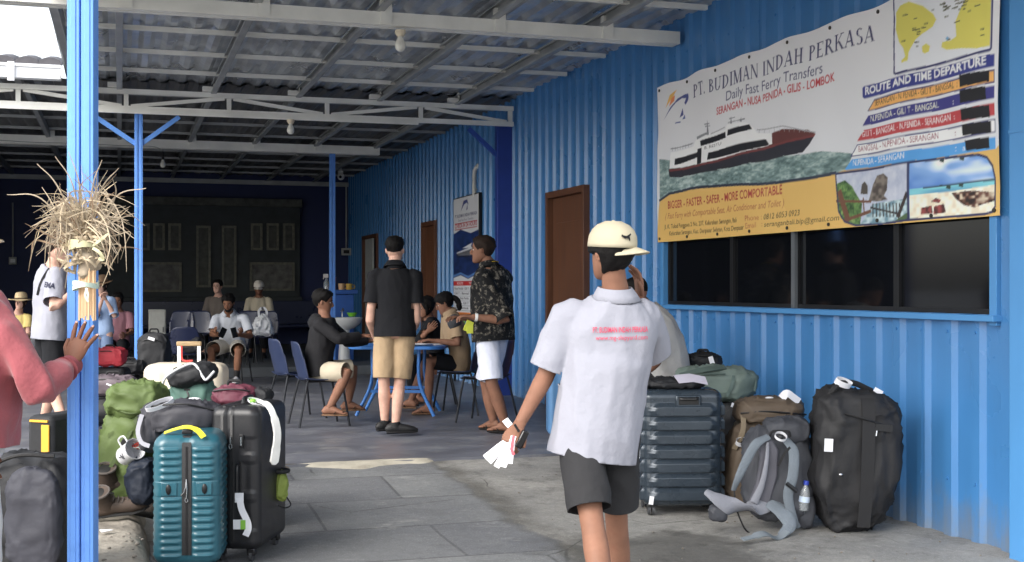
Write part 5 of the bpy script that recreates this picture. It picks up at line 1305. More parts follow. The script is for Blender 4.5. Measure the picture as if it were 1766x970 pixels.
# map box
mf = z3((1157, 16), (1165, 352), (1172, 357), (1622, 247), (1628, 238), (1628, -120), (1160, -3))
cv.poly(mf, hx(206, 208, 212))
LND = hx(206, 196, 74)
cv.poly(z3((1168, 72), (1190, 40), (1230, 22), (1300, 36), (1352, 70), (1368, 98), (1350, 130), (1300, 165), (1268, 195), (1240, 240), (1232, 255), (1228, 295), (1200, 306), (1198, 296), (1216, 278), (1206, 240), (1186, 212), (1168, 150)), LND)
cv.poly(z3((1300, 225), (1320, 210), (1338, 222), (1334, 248), (1312, 258), (1302, 250)), LND)
cv.poly(z3((1500, 20), (1540, -40), (1622, -90), (1622, 228), (1560, 240), (1490, 236), (1420, 240), (1394, 228), (1398, 204), (1440, 196), (1466, 180), (1460, 110), (1480, 60)), LND)
random.seed(11)
for i in range(46):
    x, y = random.choice([(random.uniform(1190, 1350), random.uniform(50, 230)), (random.uniform(1370, 1600), random.uniform(-20, 215)), (random.uniform(1380, 1500), random.uniform(20, 60))])
    L_ = random.uniform(10, 26); cv.line(z3((x, y), (x+L_, y-L_*.24)), .007, hx(84, 84, 60))
cv.poly(z3((1414, 188), (1422, 178), (1432, 184), (1424, 196)), hx(90, 150, 190))
cv.line(mf+[mf[0]], .014, hx(50, 52, 100))
# heading bar and five route bars
cv.poly(z3((1018, 416), (1026, 407), (1645, 262), (1645, 322), (1026, 466), (1018, 460)), hx(44, 52, 128))
cv.text('ROUTE AND TIME DEPARTURE', *z3((1030, 447), (1607, 313)), hgt((1600, 130), 13.5), hx(232, 232, 238), bold=.03)
rows = [(((1043, 523), (1075, 470), (1645, 338), (1645, 394)), hx(222, 158, 72), 'SERANGAN - N. PENIDA - GILI T - BANGSAL  :', ((1075, 500), (1470, 415)), hx(40, 34, 40), ((1480, 360), (1622, 341), (1622, 392), (1482, 417))),
        (((1012, 596), (1045, 545), (1647, 410), (1647, 470)), hx(52, 50, 122), 'N.PENIDA - GILI T - BANGSAL', ((1055, 574), (1378, 510)), hx(226, 218, 190), ((1480, 432), (1605, 415), (1608, 476), (1482, 491))),
        (((985, 668), (1020, 613), (1647, 490), (1647, 550)), hx(176, 52, 58), 'GILI T - BANGSAL - N.PENIDA - SERANGAN', ((1010, 648), (1432, 571)), hx(232, 226, 226), ((1483, 518), (1622, 502), (1624, 558), (1486, 573))),
        (((955, 740), (985, 686), (1647, 568), (1647, 626)), hx(214, 215, 218), 'BANGSAL - N.PENIDA - SERANGAN', ((990, 719), (1373, 655)), hx(140, 48, 70), ((1486, 592), (1627, 576), (1628, 630), (1488, 644))),
        (((925, 806), (960, 754), (1647, 650), (1647, 706)), hx(58, 142, 206), 'N.PENIDA - SERANGAN', ((965, 785), (1210, 750)), hx(230, 234, 240), ((1497, 666), (1615, 650), (1616, 702), (1500, 714)))]
for q, c, tx, (a, b), tc, bx in rows:
    pp = z3(*q); cv.poly(pp, c)
    if c[0] > .6: cv.line(pp+[pp[0]], .008, hx(60, 62, 110))
    cv.text(tx, *z3(a, b), hgt((1560, 160), 10.5), tc)
    cv.poly(z3(*bx), hx(28, 28, 32))
for x, y in ((1449, 490), (1451, 560), (1452, 636), (1452, 708)): cv.text(':', *z3((x-2, y+6), (x+3, y+5)), hgt((1560, 160), 9), hx(230, 230, 230) if y != 636 else hx(140, 48, 70))
cv.text('a', *z3((1484, 712), (1497, 710)), hgt((1660, 250), 9), hx(230, 234, 240))
# yellow lower field with its dark upper line
wave = z7((57, 236), (100, 205), (200, 180), (350, 165), (500, 160), (650, 150), (800, 125), (888, 108))
rt = z3((925, 806)) + z3((1647, 706)) + [(BW+.02, bq(1729, 245)[1])]
cv.poly(wave+rt+[(BW+.02, -.02), (-.02, -.02)], lambda X, Y: ramp(X/BW+.1*vnoise(X, Y, 2, 2), [(0, hx(202, 160, 74)), (1, hx(204, 164, 80))]))
cv.line(wave, .022, hx(44, 52, 70))
cv.text('BIGGER - FASTER - SAFER - MORE COMPORTABLE', *z7((92, 276), (640, 205)), hgt((1250, 345), 14), hx(160, 44, 44), bold=.015)
cv.text('( Fast Ferry with Comportable Seat, Air Conditioner and Toilet )', *z7((80, 325), (648, 262)), hgt((1250, 365), 11), hx(158, 78, 50), shear=.25)
cv.text('Jl. K. Tukad Punggawa 2 No. 237, Kelurahan Serangan, Bali', *z7((76, 371), (422, 338)), hgt((1220, 390), 7.5), hx(40, 34, 26), bold=.01)
cv.text('Kelurahan Serangan, Kec. Denpasar Selatan, Kota Denpasar', *z7((98, 402), (456, 373)), hgt((1220, 402), 7.5), hx(40, 34, 26), bold=.01)
cv.text('Phone :', *z7((464, 333), (545, 325)), hgt((1310, 378), 9), hx(160, 70, 44)); cv.text('0812 6053 0923', *z7((554, 326), (722, 306)), hgt((1340, 376), 9.5), hx(34, 30, 26), shear=.2)
cv.text('Email   :', *z7((464, 369), (546, 358)), hgt((1310, 390), 9), hx(160, 70, 44)); cv.text('seranganbali.bip@gmail.com', *z7((554, 360), (906, 328)), hgt((1380, 384), 8.5), hx(40, 34, 26), shear=.15)
# two holiday pictures
f1 = z7((889, 112), (1227, 58), (1227, 326), (1100, 346), (978, 352), (930, 335), (905, 290))
def pic1(X, Y):
    t = Y/BH; n = vnoise(X, Y, 20, 20, 5)*.6+vnoise(X, Y, 60, 60, 6)*.4
    sk = ramp(n, [(0, hx(150, 160, 184)), (1, hx(186, 190, 202))]); return sk
cv.poly(f1, pic1)
cv.poly(z7((1060, 250), (1227, 226), (1227, 326), (1100, 346), (1000, 348)), lambda X, Y: ramp(vnoise(X, Y, 30, 60, 7), [(.2, hx(96, 134, 150)), (.8, hx(176, 196, 200))]))
cv.poly(z7((892, 160), (930, 142), (962, 170), (985, 210), (1010, 250), (1000, 348), (960, 350), (915, 320), (900, 280)), lambda X, Y: ramp(vnoise(X, Y, 40, 40, 8)*.6+vnoise(X, Y, 90, 90, 9)*.4, [(.2, hx(34, 64, 34)), (.7, hx(92, 130, 66)), (1, hx(150, 170, 90))]))
cv.poly(z7((1040, 235), (1060, 160), (1080, 118), (1112, 108), (1132, 128), (1128, 185), (1112, 212), (1130, 230), (1080, 240)), lambda X, Y: ramp(vnoise(X, Y, 30, 50, 10), [(.2, hx(70, 62, 58)), (.8, hx(122, 112, 102))]))
cv.poly(z7((1002, 205), (1006, 160), (1020, 145), (1034, 165), (1034, 205)), hx(74, 68, 62))
for a, b, w_ in (((895, 240), (1050, 240), .016), ((930, 330), (1050, 285), .022), ((908, 200), (945, 325), .05), ((1015, 225), (1020, 300), .014)): cv.line(z7(a, b), w_, hx(104, 66, 46))
for x in range(1060, 1200, 16): cv.line(z7((x, 250), (x+2, 310)), .012, hx(50, 46, 44))
cv.line(z7((1050, 268), (1190, 300)), .012, hx(50, 46, 44)); cv.line(z7((1180, 310), (1222, 205)), .03, hx(54, 44, 40))
cv.poly(z7((1140, 346), (1227, 290), (1227, 326)), hx(70, 96, 58))
cv.line(f1+[f1[0]], .014, hx(40, 44, 84))
f2 = z7((1232, 58), (1400, 36), (1560, 22), (1600, 34), (1628, 72), (1640, 130), (1640, 262), (1624, 288), (1590, 298), (1232, 326))
cv.poly(f2, lambda X, Y: ramp(vnoise(X, Y, 3, 9, 11)*.65+vnoise(X, Y, 9, 26, 12)*.35, [(.25, hx(62, 116, 190)), (.55, hx(110, 154, 208)), (.85, hx(222, 230, 240))]))
cv.poly(z7((1236, 182), (1640, 134), (1640, 190), (1236, 232)), lambda X, Y: ramp(vnoise(X, Y, 4, 40, 13), [(.2, hx(52, 124, 170)), (.8, hx(110, 190, 200))]))
cv.poly(z7((1236, 212), (1440, 190), (1640, 160), (1640, 262), (1624, 288), (1590, 298), (1236, 325)), lambda X, Y: ramp(vnoise(X, Y, 30, 40, 14), [(.2, hx(206, 194, 168)), (.8, hx(228, 220, 200))]))
cv.poly(z7((1330, 170), (1400, 158), (1330, 175)), hx(40, 60, 66)); cv.line(z7((1300, 176), (1640, 136)), .010, hx(50, 76, 92))
for a in (((1290, 300), (1292, 270), (1340, 258), (1346, 296)), ((1348, 300), (1352, 262), (1398, 250), (1408, 290)), ((1336, 240), (1360, 222), (1384, 232), (1376, 246))): cv.poly(z7(*a), lambda X, Y: ramp(vnoise(X, Y, 60, 60, 15), [(.2, hx(70, 34, 34)), (.8, hx(150, 64, 60))]))
cv.poly(z7((1432, 200), (1500, 190), (1560, 190), (1634, 196), (1638, 236), (1580, 252), (1540, 268), (1490, 256), (1450, 226)), lambda X, Y: ramp(vnoise(X, Y, 36, 60, 16), [(.25, hx(38, 28, 28)), (.6, hx(108, 70, 56)), (.9, hx(200, 186, 160))]))
for x, y in ((1410, 170), (1470, 160), (1380, 44), (1474, 36)): cv.line(z7((x, y), (x+14, y+4)), .02, hx(44, 62, 52))
cv.line(f2+[f2[0]], .014, hx(40, 44, 84))
cv.a = np.clip((cv.a*.86+cv.a.mean(2, keepdims=True)*.14)*1.36+.008, 0, .90)
def bsurf(x, y):
    u, v = x/BW, y/BH
    ex = min(u, 1-u)*8; cr = .016*noise.noise(Vector((x*2.1+y*1.2, y*1.1-x*.3, 2)))+.007*(1-abs(noise.noise(Vector((x*4+y*3, y*2.4, 5))))*3); wob = .010*math.sin(x*2.2+1.5*v)*min(1, ex+.3)+.006*math.sin(x*6.3+4*v)+.005*math.sin(y*7+x*1.3)
    tp = BH+(lerp(tl.z, tr_.z, u)-(tl.z+tr_.z)/2)+.010*math.sin(x*9)*(.4+.6*abs(math.sin(x*2.3))); bt = lerp(bl.z, br.z, u)-BZ0
    return (BX-.012+wob*.7+cr*.35-.012*math.exp(-((v-.5)/.5)**2), BY0-x+.012*math.sin(y*5)*(1 if u < .01 else 0), BZ0+lerp(bt, tp, v))
bt_ = thing('banner', 'large printed ferry company banner tied to the blue wall above the windows', 'banner', (BX, BY0-BW/2, BZ0))
sh_ = cv.sheet('print_sheet', bsurf, rough=.45, parent=bt_); sh_.data.transform(Matrix.Translation(-bt_.location))
EYE = M('brass_eyelet', hx(70, 66, 60), rough=.4, metal=.6)
q = MB()
for k in range(9):
    x = BW*(.01+.98*k/8)
    for y in (.03, BH-.035):
        p = Vector(bsurf(x, y))+Vector((-.004, 0, 0)); q.tube([p+Vector((.003, 0, 0)), p+Vector((-.004, 0, 0))], .013, 10)
obj('eyelets', q, EYE, bt_, world=True)

# ---------------------------------------------------------------- check-in poster board by the far door
PX_ = WX-.07
a, b = onX(783, 345, PX_), onX(826, 530, PX_); PW, PH = a.y-b.y, 1.78
cp_ = Canvas(PW, PH, .008, hx(214, 216, 220)); z1p = a.z
def pq(px, py): p = onX(px, py, PX_); return (a.y-p.y, PH-(z1p-p.z))
def frac(x, y): return (x*PW, y*PH)
cp_.text('PT. BUDIMAN INDAH PERKASA', frac(.06, .845), frac(.94, .845), .045, hx(50, 54, 100), bold=.02)
cp_.poly([frac(.30, .89), frac(.42, .97), frac(.56, .975), frac(.62, .93), frac(.54, .95), frac(.44, .94)], hx(56, 66, 128)); cp_.poly([frac(.33, .94), frac(.46, .985), frac(.38, .96)], OR); cp_.poly([frac(.52, .89), frac(.57, .94), frac(.58, .90)], hx(56, 66, 128))
cp_.text('Daily Fast Ferry Transfers', frac(.2, .815), frac(.8, .815), .03, hx(50, 54, 100))
cp_.text('CHECK-IN 24 HOURS', frac(.06, .765), frac(.94, .765), .055, RD, bold=.03); cp_.line([frac(.06, .80), frac(.94, .80)], .012, RD); cp_.line([frac(.06, .752), frac(.94, .752)], .012, RD)
cp_.poly([frac(0, .72), frac(.3, .75), frac(.7, .71), frac(1, .73), frac(1, .40), frac(.6, .36), frac(.3, .39), frac(0, .37)], lambda X, Y: ramp(vnoise(X, Y, 8, 20, 2)*.5+Y/PH*.5, [(.2, hx(22, 34, 66)), (.7, hx(40, 62, 118))]))
cp_.line([frac(0, .385), frac(.3, .405), frac(.6, .375), frac(1, .415)], .03, hx(90, 130, 190))
cp_.poly([frac(.12, .57), frac(.95, .62), frac(.8, .54), frac(.2, .545)], hx(206, 208, 214)); cp_.poly([frac(.35, .60), frac(.75, .635), frac(.7, .60)], hx(220, 222, 226)); cp_.poly([frac(.1, .56), frac(.95, .60), frac(.85, .525), frac(.14, .53)], hx(30, 34, 48), .8)
cp_.poly([frac(0, .345), frac(1, .345), frac(1, .31), frac(0, .31)], hx(190, 50, 50)); cp_.text('ROUTE', frac(.15, .319), frac(.4, .319), .03, hx(235, 235, 235)); cp_.text('TIME', frac(.62, .319), frac(.85, .319), .03, hx(235, 235, 235))
cp_.poly([frac(.68, .30), frac(1, .30), frac(1, .105), frac(.68, .105)], hx(30, 32, 38))
for i, tx in enumerate(('Nusa Penida - Gili T', 'Gili T - Bangsal', 'Gili T - Nusa Penida', 'Bangsal - Gili T', 'Bali - Lombok')):
    y = .278-.038*i; cp_.text(tx, frac(.04, y), frac(.62, y), .032, hx(40, 42, 54), bold=.02); cp_.line([frac(0, y-.012), frac(1, y-.012)], .006, hx(120, 124, 134))
cp_.poly([frac(0, .10), frac(1, .10), frac(1, .072), frac(0, .072)], hx(222, 130, 50)); cp_.text('SERANGAN - BALI', frac(.1, .078), frac(.9, .078), .026, hx(120, 40, 30))
cp_.poly([frac(0, .07), frac(1, .07), frac(1, 0), frac(0, 0)], hx(52, 104, 176)); cp_.poly([frac(.05, .005), frac(.1, .06), frac(.45, .055), frac(.5, .02), frac(.3, 0)], hx(110, 160, 80))
pb = thing('poster_board', 'tall check-in poster with a ferry picture, standing against the far blue wall', 'poster', (PX_, a.y-PW/2, z1p-PH))
o = cp_.sheet('poster_print', lambda x, y: (PX_-.006, a.y-x, z1p-PH+y), rough=.4, parent=pb); o.data.transform(Matrix.Translation(-pb.location))
q = MB(); q.box((PX_+.016, a.y-PW/2, z1p-PH/2), (.04, PW+.03, PH+.03)); obj('backing_board', q, BLACKM, pb, world=True, bev=.004)
for yy in (.12, PW-.12):
    q = MB(); q.bar((PX_+.01, a.y-yy, z1p-PH), (PX_-.02, a.y-yy, 0), .03, .03); obj('leg', q, BLACKM, pb, world=True)
# ---------------------------------------------------------------- dried palm bundle tied to the front post
random.seed(21)
STR = M('dried_palm_leaf', hx(160, 146, 126), rough=.75, var=.28, vsc=30, bump=.3, bs=80); STRL = M('pale_palm_leaf', hx(178, 162, 136), rough=.7, var=.2, vsc=20); STRG = M('greenish_palm_leaf', hx(190, 186, 148), rough=.7, var=.15, vsc=20)
SD = 4.74
pb_ = P(150, 555, SD); dp = thing('palm_decoration', 'bundle of dried palm leaf strips fanning out from the front blue post', 'palm decoration', pb_)
def lp(px, py, s=SD): return P(px, py, s)-pb_
rv = Vector((CY, -SY, 0)); fv = Vector((SY, CY, 0))
TONES = [MB(), MB(), MB()]; STRD = M('brown_palm_leaf', hx(140, 118, 96), rough=.8, var=.3, vsc=30); pxm = SD/F
for i in range(250):
    q = TONES[random.choice((0, 0, 1, 1, 2))]; kind = random.random()
    bx = 145+random.gauss(0, 11); by = 425+random.uniform(-22, 12)
    ang = R(max(-105, min(105, random.gauss(-2, 36)))); L_ = random.triangular(40, 152, 88)*(1-.22*abs(ang)/1.8)
    dx, dy = math.sin(ang)*L_, -math.cos(ang)*L_; ds = random.uniform(-.15, .10); w0 = random.uniform(.0028, .0078)
    if kind < .52:      # springy, slightly bowed
        bw = random.gauss(0, .10)*L_; pts = [(bx, by), (bx+dx*.35+bw*.7, by+dy*.40), (bx+dx*.7+bw, by+dy*.74), (bx+dx, by+dy+random.uniform(-4, 14)*abs(math.sin(ang)))]
    elif kind < .92:    # bent over at a kink
        k_ = random.uniform(.45, .75); a2 = ang+math.copysign(R(random.uniform(50, 125)), ang+random.uniform(-.2, .2)); l2 = L_*(1.15-k_)
        kx, ky_ = bx+dx*k_, by+dy*k_; pts = [(bx, by), (bx+dx*k_*.6, by+dy*k_*.6), (kx, ky_), (kx+math.sin(a2)*l2*.5, ky_-math.cos(a2)*l2*.5), (kx+math.sin(a2)*l2, ky_-math.cos(a2)*l2+6)]
    else:               # limp, hanging down the side
        sgn = random.choice((-1, -1, 1)); ox = sgn*random.uniform(18, 62); pts = [(bx, by-30), (bx+ox*.5, by-66+random.uniform(-14, 10)), (bx+ox*.95, by-48), (bx+ox*1.1+random.uniform(-4, 4), by-8), (bx+ox*1.12+random.uniform(-9, 9), by+random.uniform(8, 52))]
    m = len(pts)-1; pts = catmull([lp(px, py, SD+ds*(.15+.85*j/m)) for j, (px, py) in enumerate(pts)], 5); n = len(pts); t0 = random.uniform(-1, 1); t1 = random.uniform(-1, 1)
    q.ribbon(pts, [w0*(1-.8*(k/(n-1))**2.2) for k in range(n)], .0008, nrm=[(lerp(t0, t1, k/n), -1, .4*math.sin(k*.4+i)) for k in range(n)])
for q, mt in zip(TONES[1:], (STRL, STRD)): obj('leaf_fan', q, mt, dp, ang=80)
q = TONES[0]
# a few long stray wisps
for e in ((12, 336), (205, 290), (252, 325), (232, 412), (118, 262), (95, 270), (64, 283), (204, 440), (52, 392), (190, 475), (200, 438), (176, 276), (112, 498)):
    b0 = (143+random.uniform(-10, 10), 420); m = (lerp(b0[0], e[0], .5)+random.uniform(-6, 6), min(b0[1], lerp(b0[1], e[1], .5))-22-.10*abs(e[0]-143))
    pts = catmull([lp(*b0), lp(*m, SD-.05), lp(*e, SD-.06)], 8); n = len(pts); q.ribbon(pts, [.008*(1-.7*(k/(n-1))) for k in range(n)], .001, nrm=(random.uniform(-.5, .5), -1, .3))
obj('leaf_fan', q, STR, dp, ang=80)
q = MB()
for i in range(80):     # ragged shorter leaves around the waist
    bx, by = 146+random.uniform(-24, 26), 428+random.uniform(-28, 34); ang = R(random.uniform(-150, 150)); L_ = random.uniform(14, 34); dx, dy = math.sin(ang)*L_, -math.cos(ang)*L_
    s0 = SD-random.uniform(.0, .07); pts = catmull([lp(bx, by, s0), lp(bx+dx*.5, by+dy*.5-4, s0-.02), lp(bx+dx, by+dy+random.uniform(-2, 10), s0-random.uniform(-.01, .03))], 4); n = len(pts); w0 = random.uniform(.004, .012)
    q.ribbon(pts, [w0*math.sin(math.pi*min(.96, .25+.72*k/(n-1))) for k in range(n)], .0012, nrm=(random.uniform(-.7, .7), -1, random.uniform(-.3, .6)))
for i in range(9): q.ribbon(catmull([lp(150+random.uniform(-12, 8), 448, SD-.05), lp(125-3*i*.6, 455+i, SD-.06), lp(97+i*4, 446+i*3.2, SD-.04)], 4), .010, .001, nrm=(0, -.7, .7))
obj('ragged_leaves', q, STRL, dp, ang=80)
q = MB()
for k in range(11):
    x0 = 137+k*2.7; x1 = lerp(x0, 150, -.05); t0 = 430+random.uniform(-14, 14); b0 = 553+random.uniform(-9, 1); s0 = SD-.028-.012*math.sin(k/10*math.pi)+random.uniform(-.004, .004)
    q.ribbon([lp(x0+random.uniform(-1, 1), t0, s0), lp(x0, 495, s0), lp(x0+random.uniform(-.6, .6), b0, s0)], .0062, .004, nrm=(-SY, -CY, 0))
obj('stem_strips', q, M('split_palm_stem', hx(206, 172, 134), rough=.65, var=.22, vsc=25, st=(1, 1, .15)), dp)
q = MB(); q.tube(catmull([lp(128, 470, SD-.02), lp(134, 445, SD-.05), lp(140, 438, SD-.04)], 4), .012, 6); q.ell(lp(150, 452, SD-.03), (.04, .03, .06), 20, 14).noise(.02, 22); obj('wrapped_core', q, STR, dp)
for y, w_, c in ((426, .034, STRG), (495, .026, M('pale_green_tie', hx(196, 212, 196), rough=.6))):
    q = MB(); ce = lp(148, y, SD-.01)
    for j in range(2): q.ribbon([ce+rv*(.062 if y < 450 else .046)*math.cos(R(a_))+fv*(.075 if y < 450 else .06)*math.sin(R(a_))+Vector((0, 0, .008*math.sin(R(a_*1.5+j*90))+.008*j)) for a_ in range(0, 361, 20)], w_*.62, .002, nrm=[-(rv*math.cos(R(a_))+fv*math.sin(R(a_))) for a_ in range(0, 361, 20)])
    if y < 450:
        q.ribbon(catmull([lp(160, 424, SD-.08), lp(176, 412, SD-.10), lp(188, 402, SD-.09)], 4), [.006, .012, .012, .013, .013, .012, .010, .008, .003], .0015, nrm=(-SY, -CY, .3)); q.ribbon(catmull([lp(160, 428, SD-.09), lp(172, 436, SD-.10), lp(178, 448, SD-.09), lp(170, 446, SD-.09)], 3), .012, .0015, nrm=(-SY, -CY, .2))
    else: q.ribbon(catmull([lp(150, 497, SD-.07), lp(147, 510, SD-.075), lp(152, 521, SD-.07)], 4), .008, .0015, nrm=(-SY, -CY, .2)); q.ribbon(catmull([lp(148, 497, SD-.07), lp(152, 508, SD-.075), lp(150, 519, SD-.07)], 4), .006, .0015, nrm=(-SY, -CY, .2))
    obj('leaf_tie', q, c, dp, ang=80)
# ---------------------------------------------------------------- luggage
def cam_rz(a): return -YAW+R(a)
NYL = lambda n, c, **k: M(n, hx(*c), rough=.62, var=.14, vsc=7, bump=.45, bs=16, bdist=.010, spec=.35, **k)
BLKN = NYL('black_nylon', (34, 35, 38)); DKN = NYL('charcoal_nylon', (58, 58, 64)); WEB = M('black_webbing', hx(30, 30, 32), rough=.8, bump=.3, bs=200); ZIP = M('dark_zip', hx(22, 22, 24), rough=.5, bump=.4, bs=160)
BUCK = M('black_buckle', hx(24, 24, 26), rough=.35); CHROME = M('bright_metal', hx(205, 206, 208), rough=.25, metal=.9); TAGW = M('white_tag_paper', hx(226, 227, 232), rough=.6, var=.03); INKD = M('dark_print', hx(50, 50, 60), rough=.7); TAGG = M('green_tag_print', hx(130, 190, 70), rough=.6)
WHL = M('grey_wheel', hx(64, 65, 68), rough=.5)
def rr_prof(w_, d_, r_, n=8):
    """rounded rectangle, evenly subdivided along its straight sides"""
    pts = []
    for cx, cy, a0 in ((w_/2-r_, -d_/2+r_, -90), (w_/2-r_, d_/2-r_, 0), (-w_/2+r_, d_/2-r_, 90), (-w_/2+r_, -d_/2+r_, 180)):
        for k in range(n+1): a = R(a0+90*k/n); pts.append((cx+r_*math.cos(a), cy+r_*math.sin(a)))
    out = []
    for i in range(len(pts)):
        a, b_ = pts[i], pts[(i+1) % len(pts)]; L_ = math.hypot(b_[0]-a[0], b_[1]-a[1]); m = max(1, int(L_/.012))
        for k in range(m): out.append((lerp(a[0], b_[0], k/m), lerp(a[1], b_[1], k/m)))
    return out
def case_shell(w_, d_, h_, r_, fn, z0=0, nz=120):
    pr = rr_prof(w_, d_, r_); n = len(pr); mb = MB(); vs = []
    for i in range(nz+1):
        t = i/nz; z = h_*t; e = r_*1.0; k = 1.0; sh = 0
        if z < e: sh = e-math.sqrt(max(0, e*e-(e-z)**2))
        elif z > h_-e: sh = e-math.sqrt(max(0, e*e-(z-h_+e)**2))
        for j, (x, y) in enumerate(pr):
            a, b_ = pr[j-1], pr[(j+1) % n]; nx_, ny_ = b_[1]-a[1], -(b_[0]-a[0]); L_ = math.hypot(nx_, ny_); nx_, ny_ = nx_/L_, ny_/L_
            o = fn(x, y, z, nx_, ny_) if sh < e*.8 else 0
            sx, sy = (w_/2-sh)/(w_/2), (d_/2-sh)/(d_/2)
            vs.append((x*sx+nx_*o, y*sy+ny_*o, z0+z))
    mb.add(vs, [(i*n+j, i*n+(j+1) % n, (i+1)*n+(j+1) % n, (i+1)*n+j) for i in range(nz) for j in range(n)]+[tuple(range(n-1, -1, -1)), tuple(nz*n+j for j in range(n))])
    return mb
def wheels(t, w_, d_, r_=.026, twin=True):
    for sx in (-1, 1):
        for sy in (-1, 1):
            q = MB(); x, y = sx*(w_/2-.055), sy*(d_/2-.05)
            for o in ((-.013, .013) if twin else (0,)): q.tube([(x+o-.008, y, r_), (x+o+.008, y, r_)], r_, 16)
            wq = obj('wheel', q, WHL, t); q = MB(); q.box((x, y, r_*1.75), (.045, .045, r_*1.3)); obj('wheel_fork', q, BUCK, wq, bev=.006)
def grip(q, a, b_, rise, nrm, r_=.010, mi=0):
    a, b_, nrm = Vector(a), Vector(b_), Vector(nrm); q.tube(catmull([a, a.lerp(b_, .10)+nrm*rise, a.lerp(b_, .5)+nrm*rise*1.1, a.lerp(b_, .9)+nrm*rise, b_], 5), r_, 8, mi=mi)
def loop_tag(t, c, r_, wd, rot, mat=TAGW, nm='luggage_tag', text=True, sq=.6):
    """airline-style paper loop"""
    rot = rot @ Matrix.Rotation(R(-52), 3, 'X'); q = MB(); q.ribbon([rot @ Vector((r_*math.cos(R(a_)), 0, r_*sq*math.sin(R(a_))))+Vector(c) for a_ in range(0, 361, 20)], wd, .0012, nrm=[rot @ Vector((math.cos(R(a_)), 0, math.sin(R(a_))/sq)) for a_ in range(0, 361, 20)])
    o = obj(nm, q, mat, t, ang=70)
    return o
def bag_shape(mb, r_, c, e=.55, taper=0.0, lean=(0, 0), bulge=0, rot=None, seed=1, amp=.012, fr=7, nu=64, nv=44, sag=0):
    def fn(p):
        t = p.z/r_[2]; k = 1-taper*t; p = Vector((p.x*k+lean[0]*t, p.y*k+lean[1]*t, p.z))
        p.x *= 1+bulge*(1-t*t); p.y *= 1+bulge*(1-t*t)
        if sag: p.z -= sag*max(0, t)*(abs(p.x)/r_[0])**2
        return p
    h = MB(); h.ell((0, 0, 0), r_, nu, nv, e=e, fn=fn); h.noise(amp, fr, seed); h.crease(amp*.9, (fr*1.5, fr*1.5, fr*.9), seed); h.crease(amp*.35, fr*4, seed+5)
    if rot is not None: h.xf(rot.to_4x4())
    h.xf(Matrix.Translation(Vector(c))); mb.add(h.v, h.f); return h

# -- teal ribbed suitcase, seen from its zipped side
TEAL = M('teal_polycarbonate', hx(40, 90, 104), dirt=.3, dcol=hx(80, 120, 130), ds=13, rough=.30, var=.06, vsc=5, spec=.5, bump=.05, bs=90, coat=.2)
g_ = P(331, 495, 6.45); tz = gz(g_.y)
t = thing('suitcase', 'teal ribbed hard suitcase standing on its wheels beside the sandy strip', 'suitcase', (g_.x, g_.y, tz), cam_rz(8))
W_, D_2, H_2 = .335, .46, .66; z0 = .05
def teal_fn(x, y, z, nx_, ny_):
    front = ny_ < -.5 or ny_ > .5
    if front and abs(x) < .030: return -.004                       # zip channel
    if front and abs(x) > W_/2-.045: f = max(0, (W_/2-.012-abs(x))/.033); f = min(1, f)
    else: f = 1
    if abs(nx_) > .5: f = max(0, min(1, (D_2/2-.045-abs(y))/.03))*.8
    if abs(nx_) > .25 and abs(ny_) > .25: f = 0
    if front and abs(x) < .045: f = min(f, (abs(x)-.030)/.015)
    if front and .355 < z < .425: return .002
    if z > .60 or z < .05: return 0
    per = .0355; u = (z % per)/per
    s_ = .5-.5*math.cos(2*math.pi*u); s_ = s_*s_*(3-2*s_)
    return .0085*s_*max(0, f)
obj('shell', case_shell(W_, D_2, H_2, .06, teal_fn, z0, 260), TEAL, t, ang=50)
q = MB(); q.ribbon([(0, -D_2/2-.001, z0+.06), (0, -D_2/2-.001, z0+H_2-.055), (0, -D_2/2+.03, z0+H_2-.008), (0, 0, z0+H_2+.002), (0, D_2/2-.04, z0+H_2-.004)], .046, .004, nrm=[(0, -1, 0), (0, -1, 0), (0, -.7, .7), (0, 0, 1), (0, 0, 1)]); zz = obj('zip', q, ZIP, t)
q = MB(); q.ribbon([(0, -D_2/2-.004, z0+.06), (0, -D_2/2-.004, z0+H_2-.06)], .010, .003, nrm=(0, -1, 0)); obj('zip_teeth', q, BUCK, zz)
for s_ in (-1, 1):
    q = MB(); q.box((s_*.085, -D_2/2-.004, z0+.39), (.078, .008, .066)); pl = obj('side_plate', q, TEAL, t, bev=.006)
    q = MB(); q.ell((s_*.088, -D_2/2-.010, z0+.39), (.013, .007, .026), 14, 10); obj('side_foot', q, BUCK, pl)
    q = MB()
    for k in range(5):   # chevrons on the top
        y_ = -D_2/2+.075+k*.026; q.tube([(s_*.045, y_+.02, z0+H_2-.003), (s_*.09, y_-.015, z0+H_2-.004), (s_*.125, y_+.015, z0+H_2-.014)], (.006, .005), 6)
    obj('chevron_rib', q, TEAL, t)
q = MB(); q.tube([(.0, -D_2/2-.010, z0+.44), (-.004, -D_2/2-.014, z0+.40), (-.012, -D_2/2-.016, z0+.375), (-.026, -D_2/2-.012, z0+.36)], .003, 6); q.tube([(0, -D_2/2-.012, z0+.43), (.003, -D_2/2-.016, z0+.39), (.0, -D_2/2-.014, z0+.345)], .003, 6); q.tube([(0, -D_2/2-.013, z0+.345+.009*math.cos(R(a_))-.008) if False else (.007*math.cos(R(a_)), -D_2/2-.013, z0+.335+.010*math.sin(R(a_))) for a_ in range(0, 361, 40)], .002, 6); obj('zip_pull', q, CHROME, t)
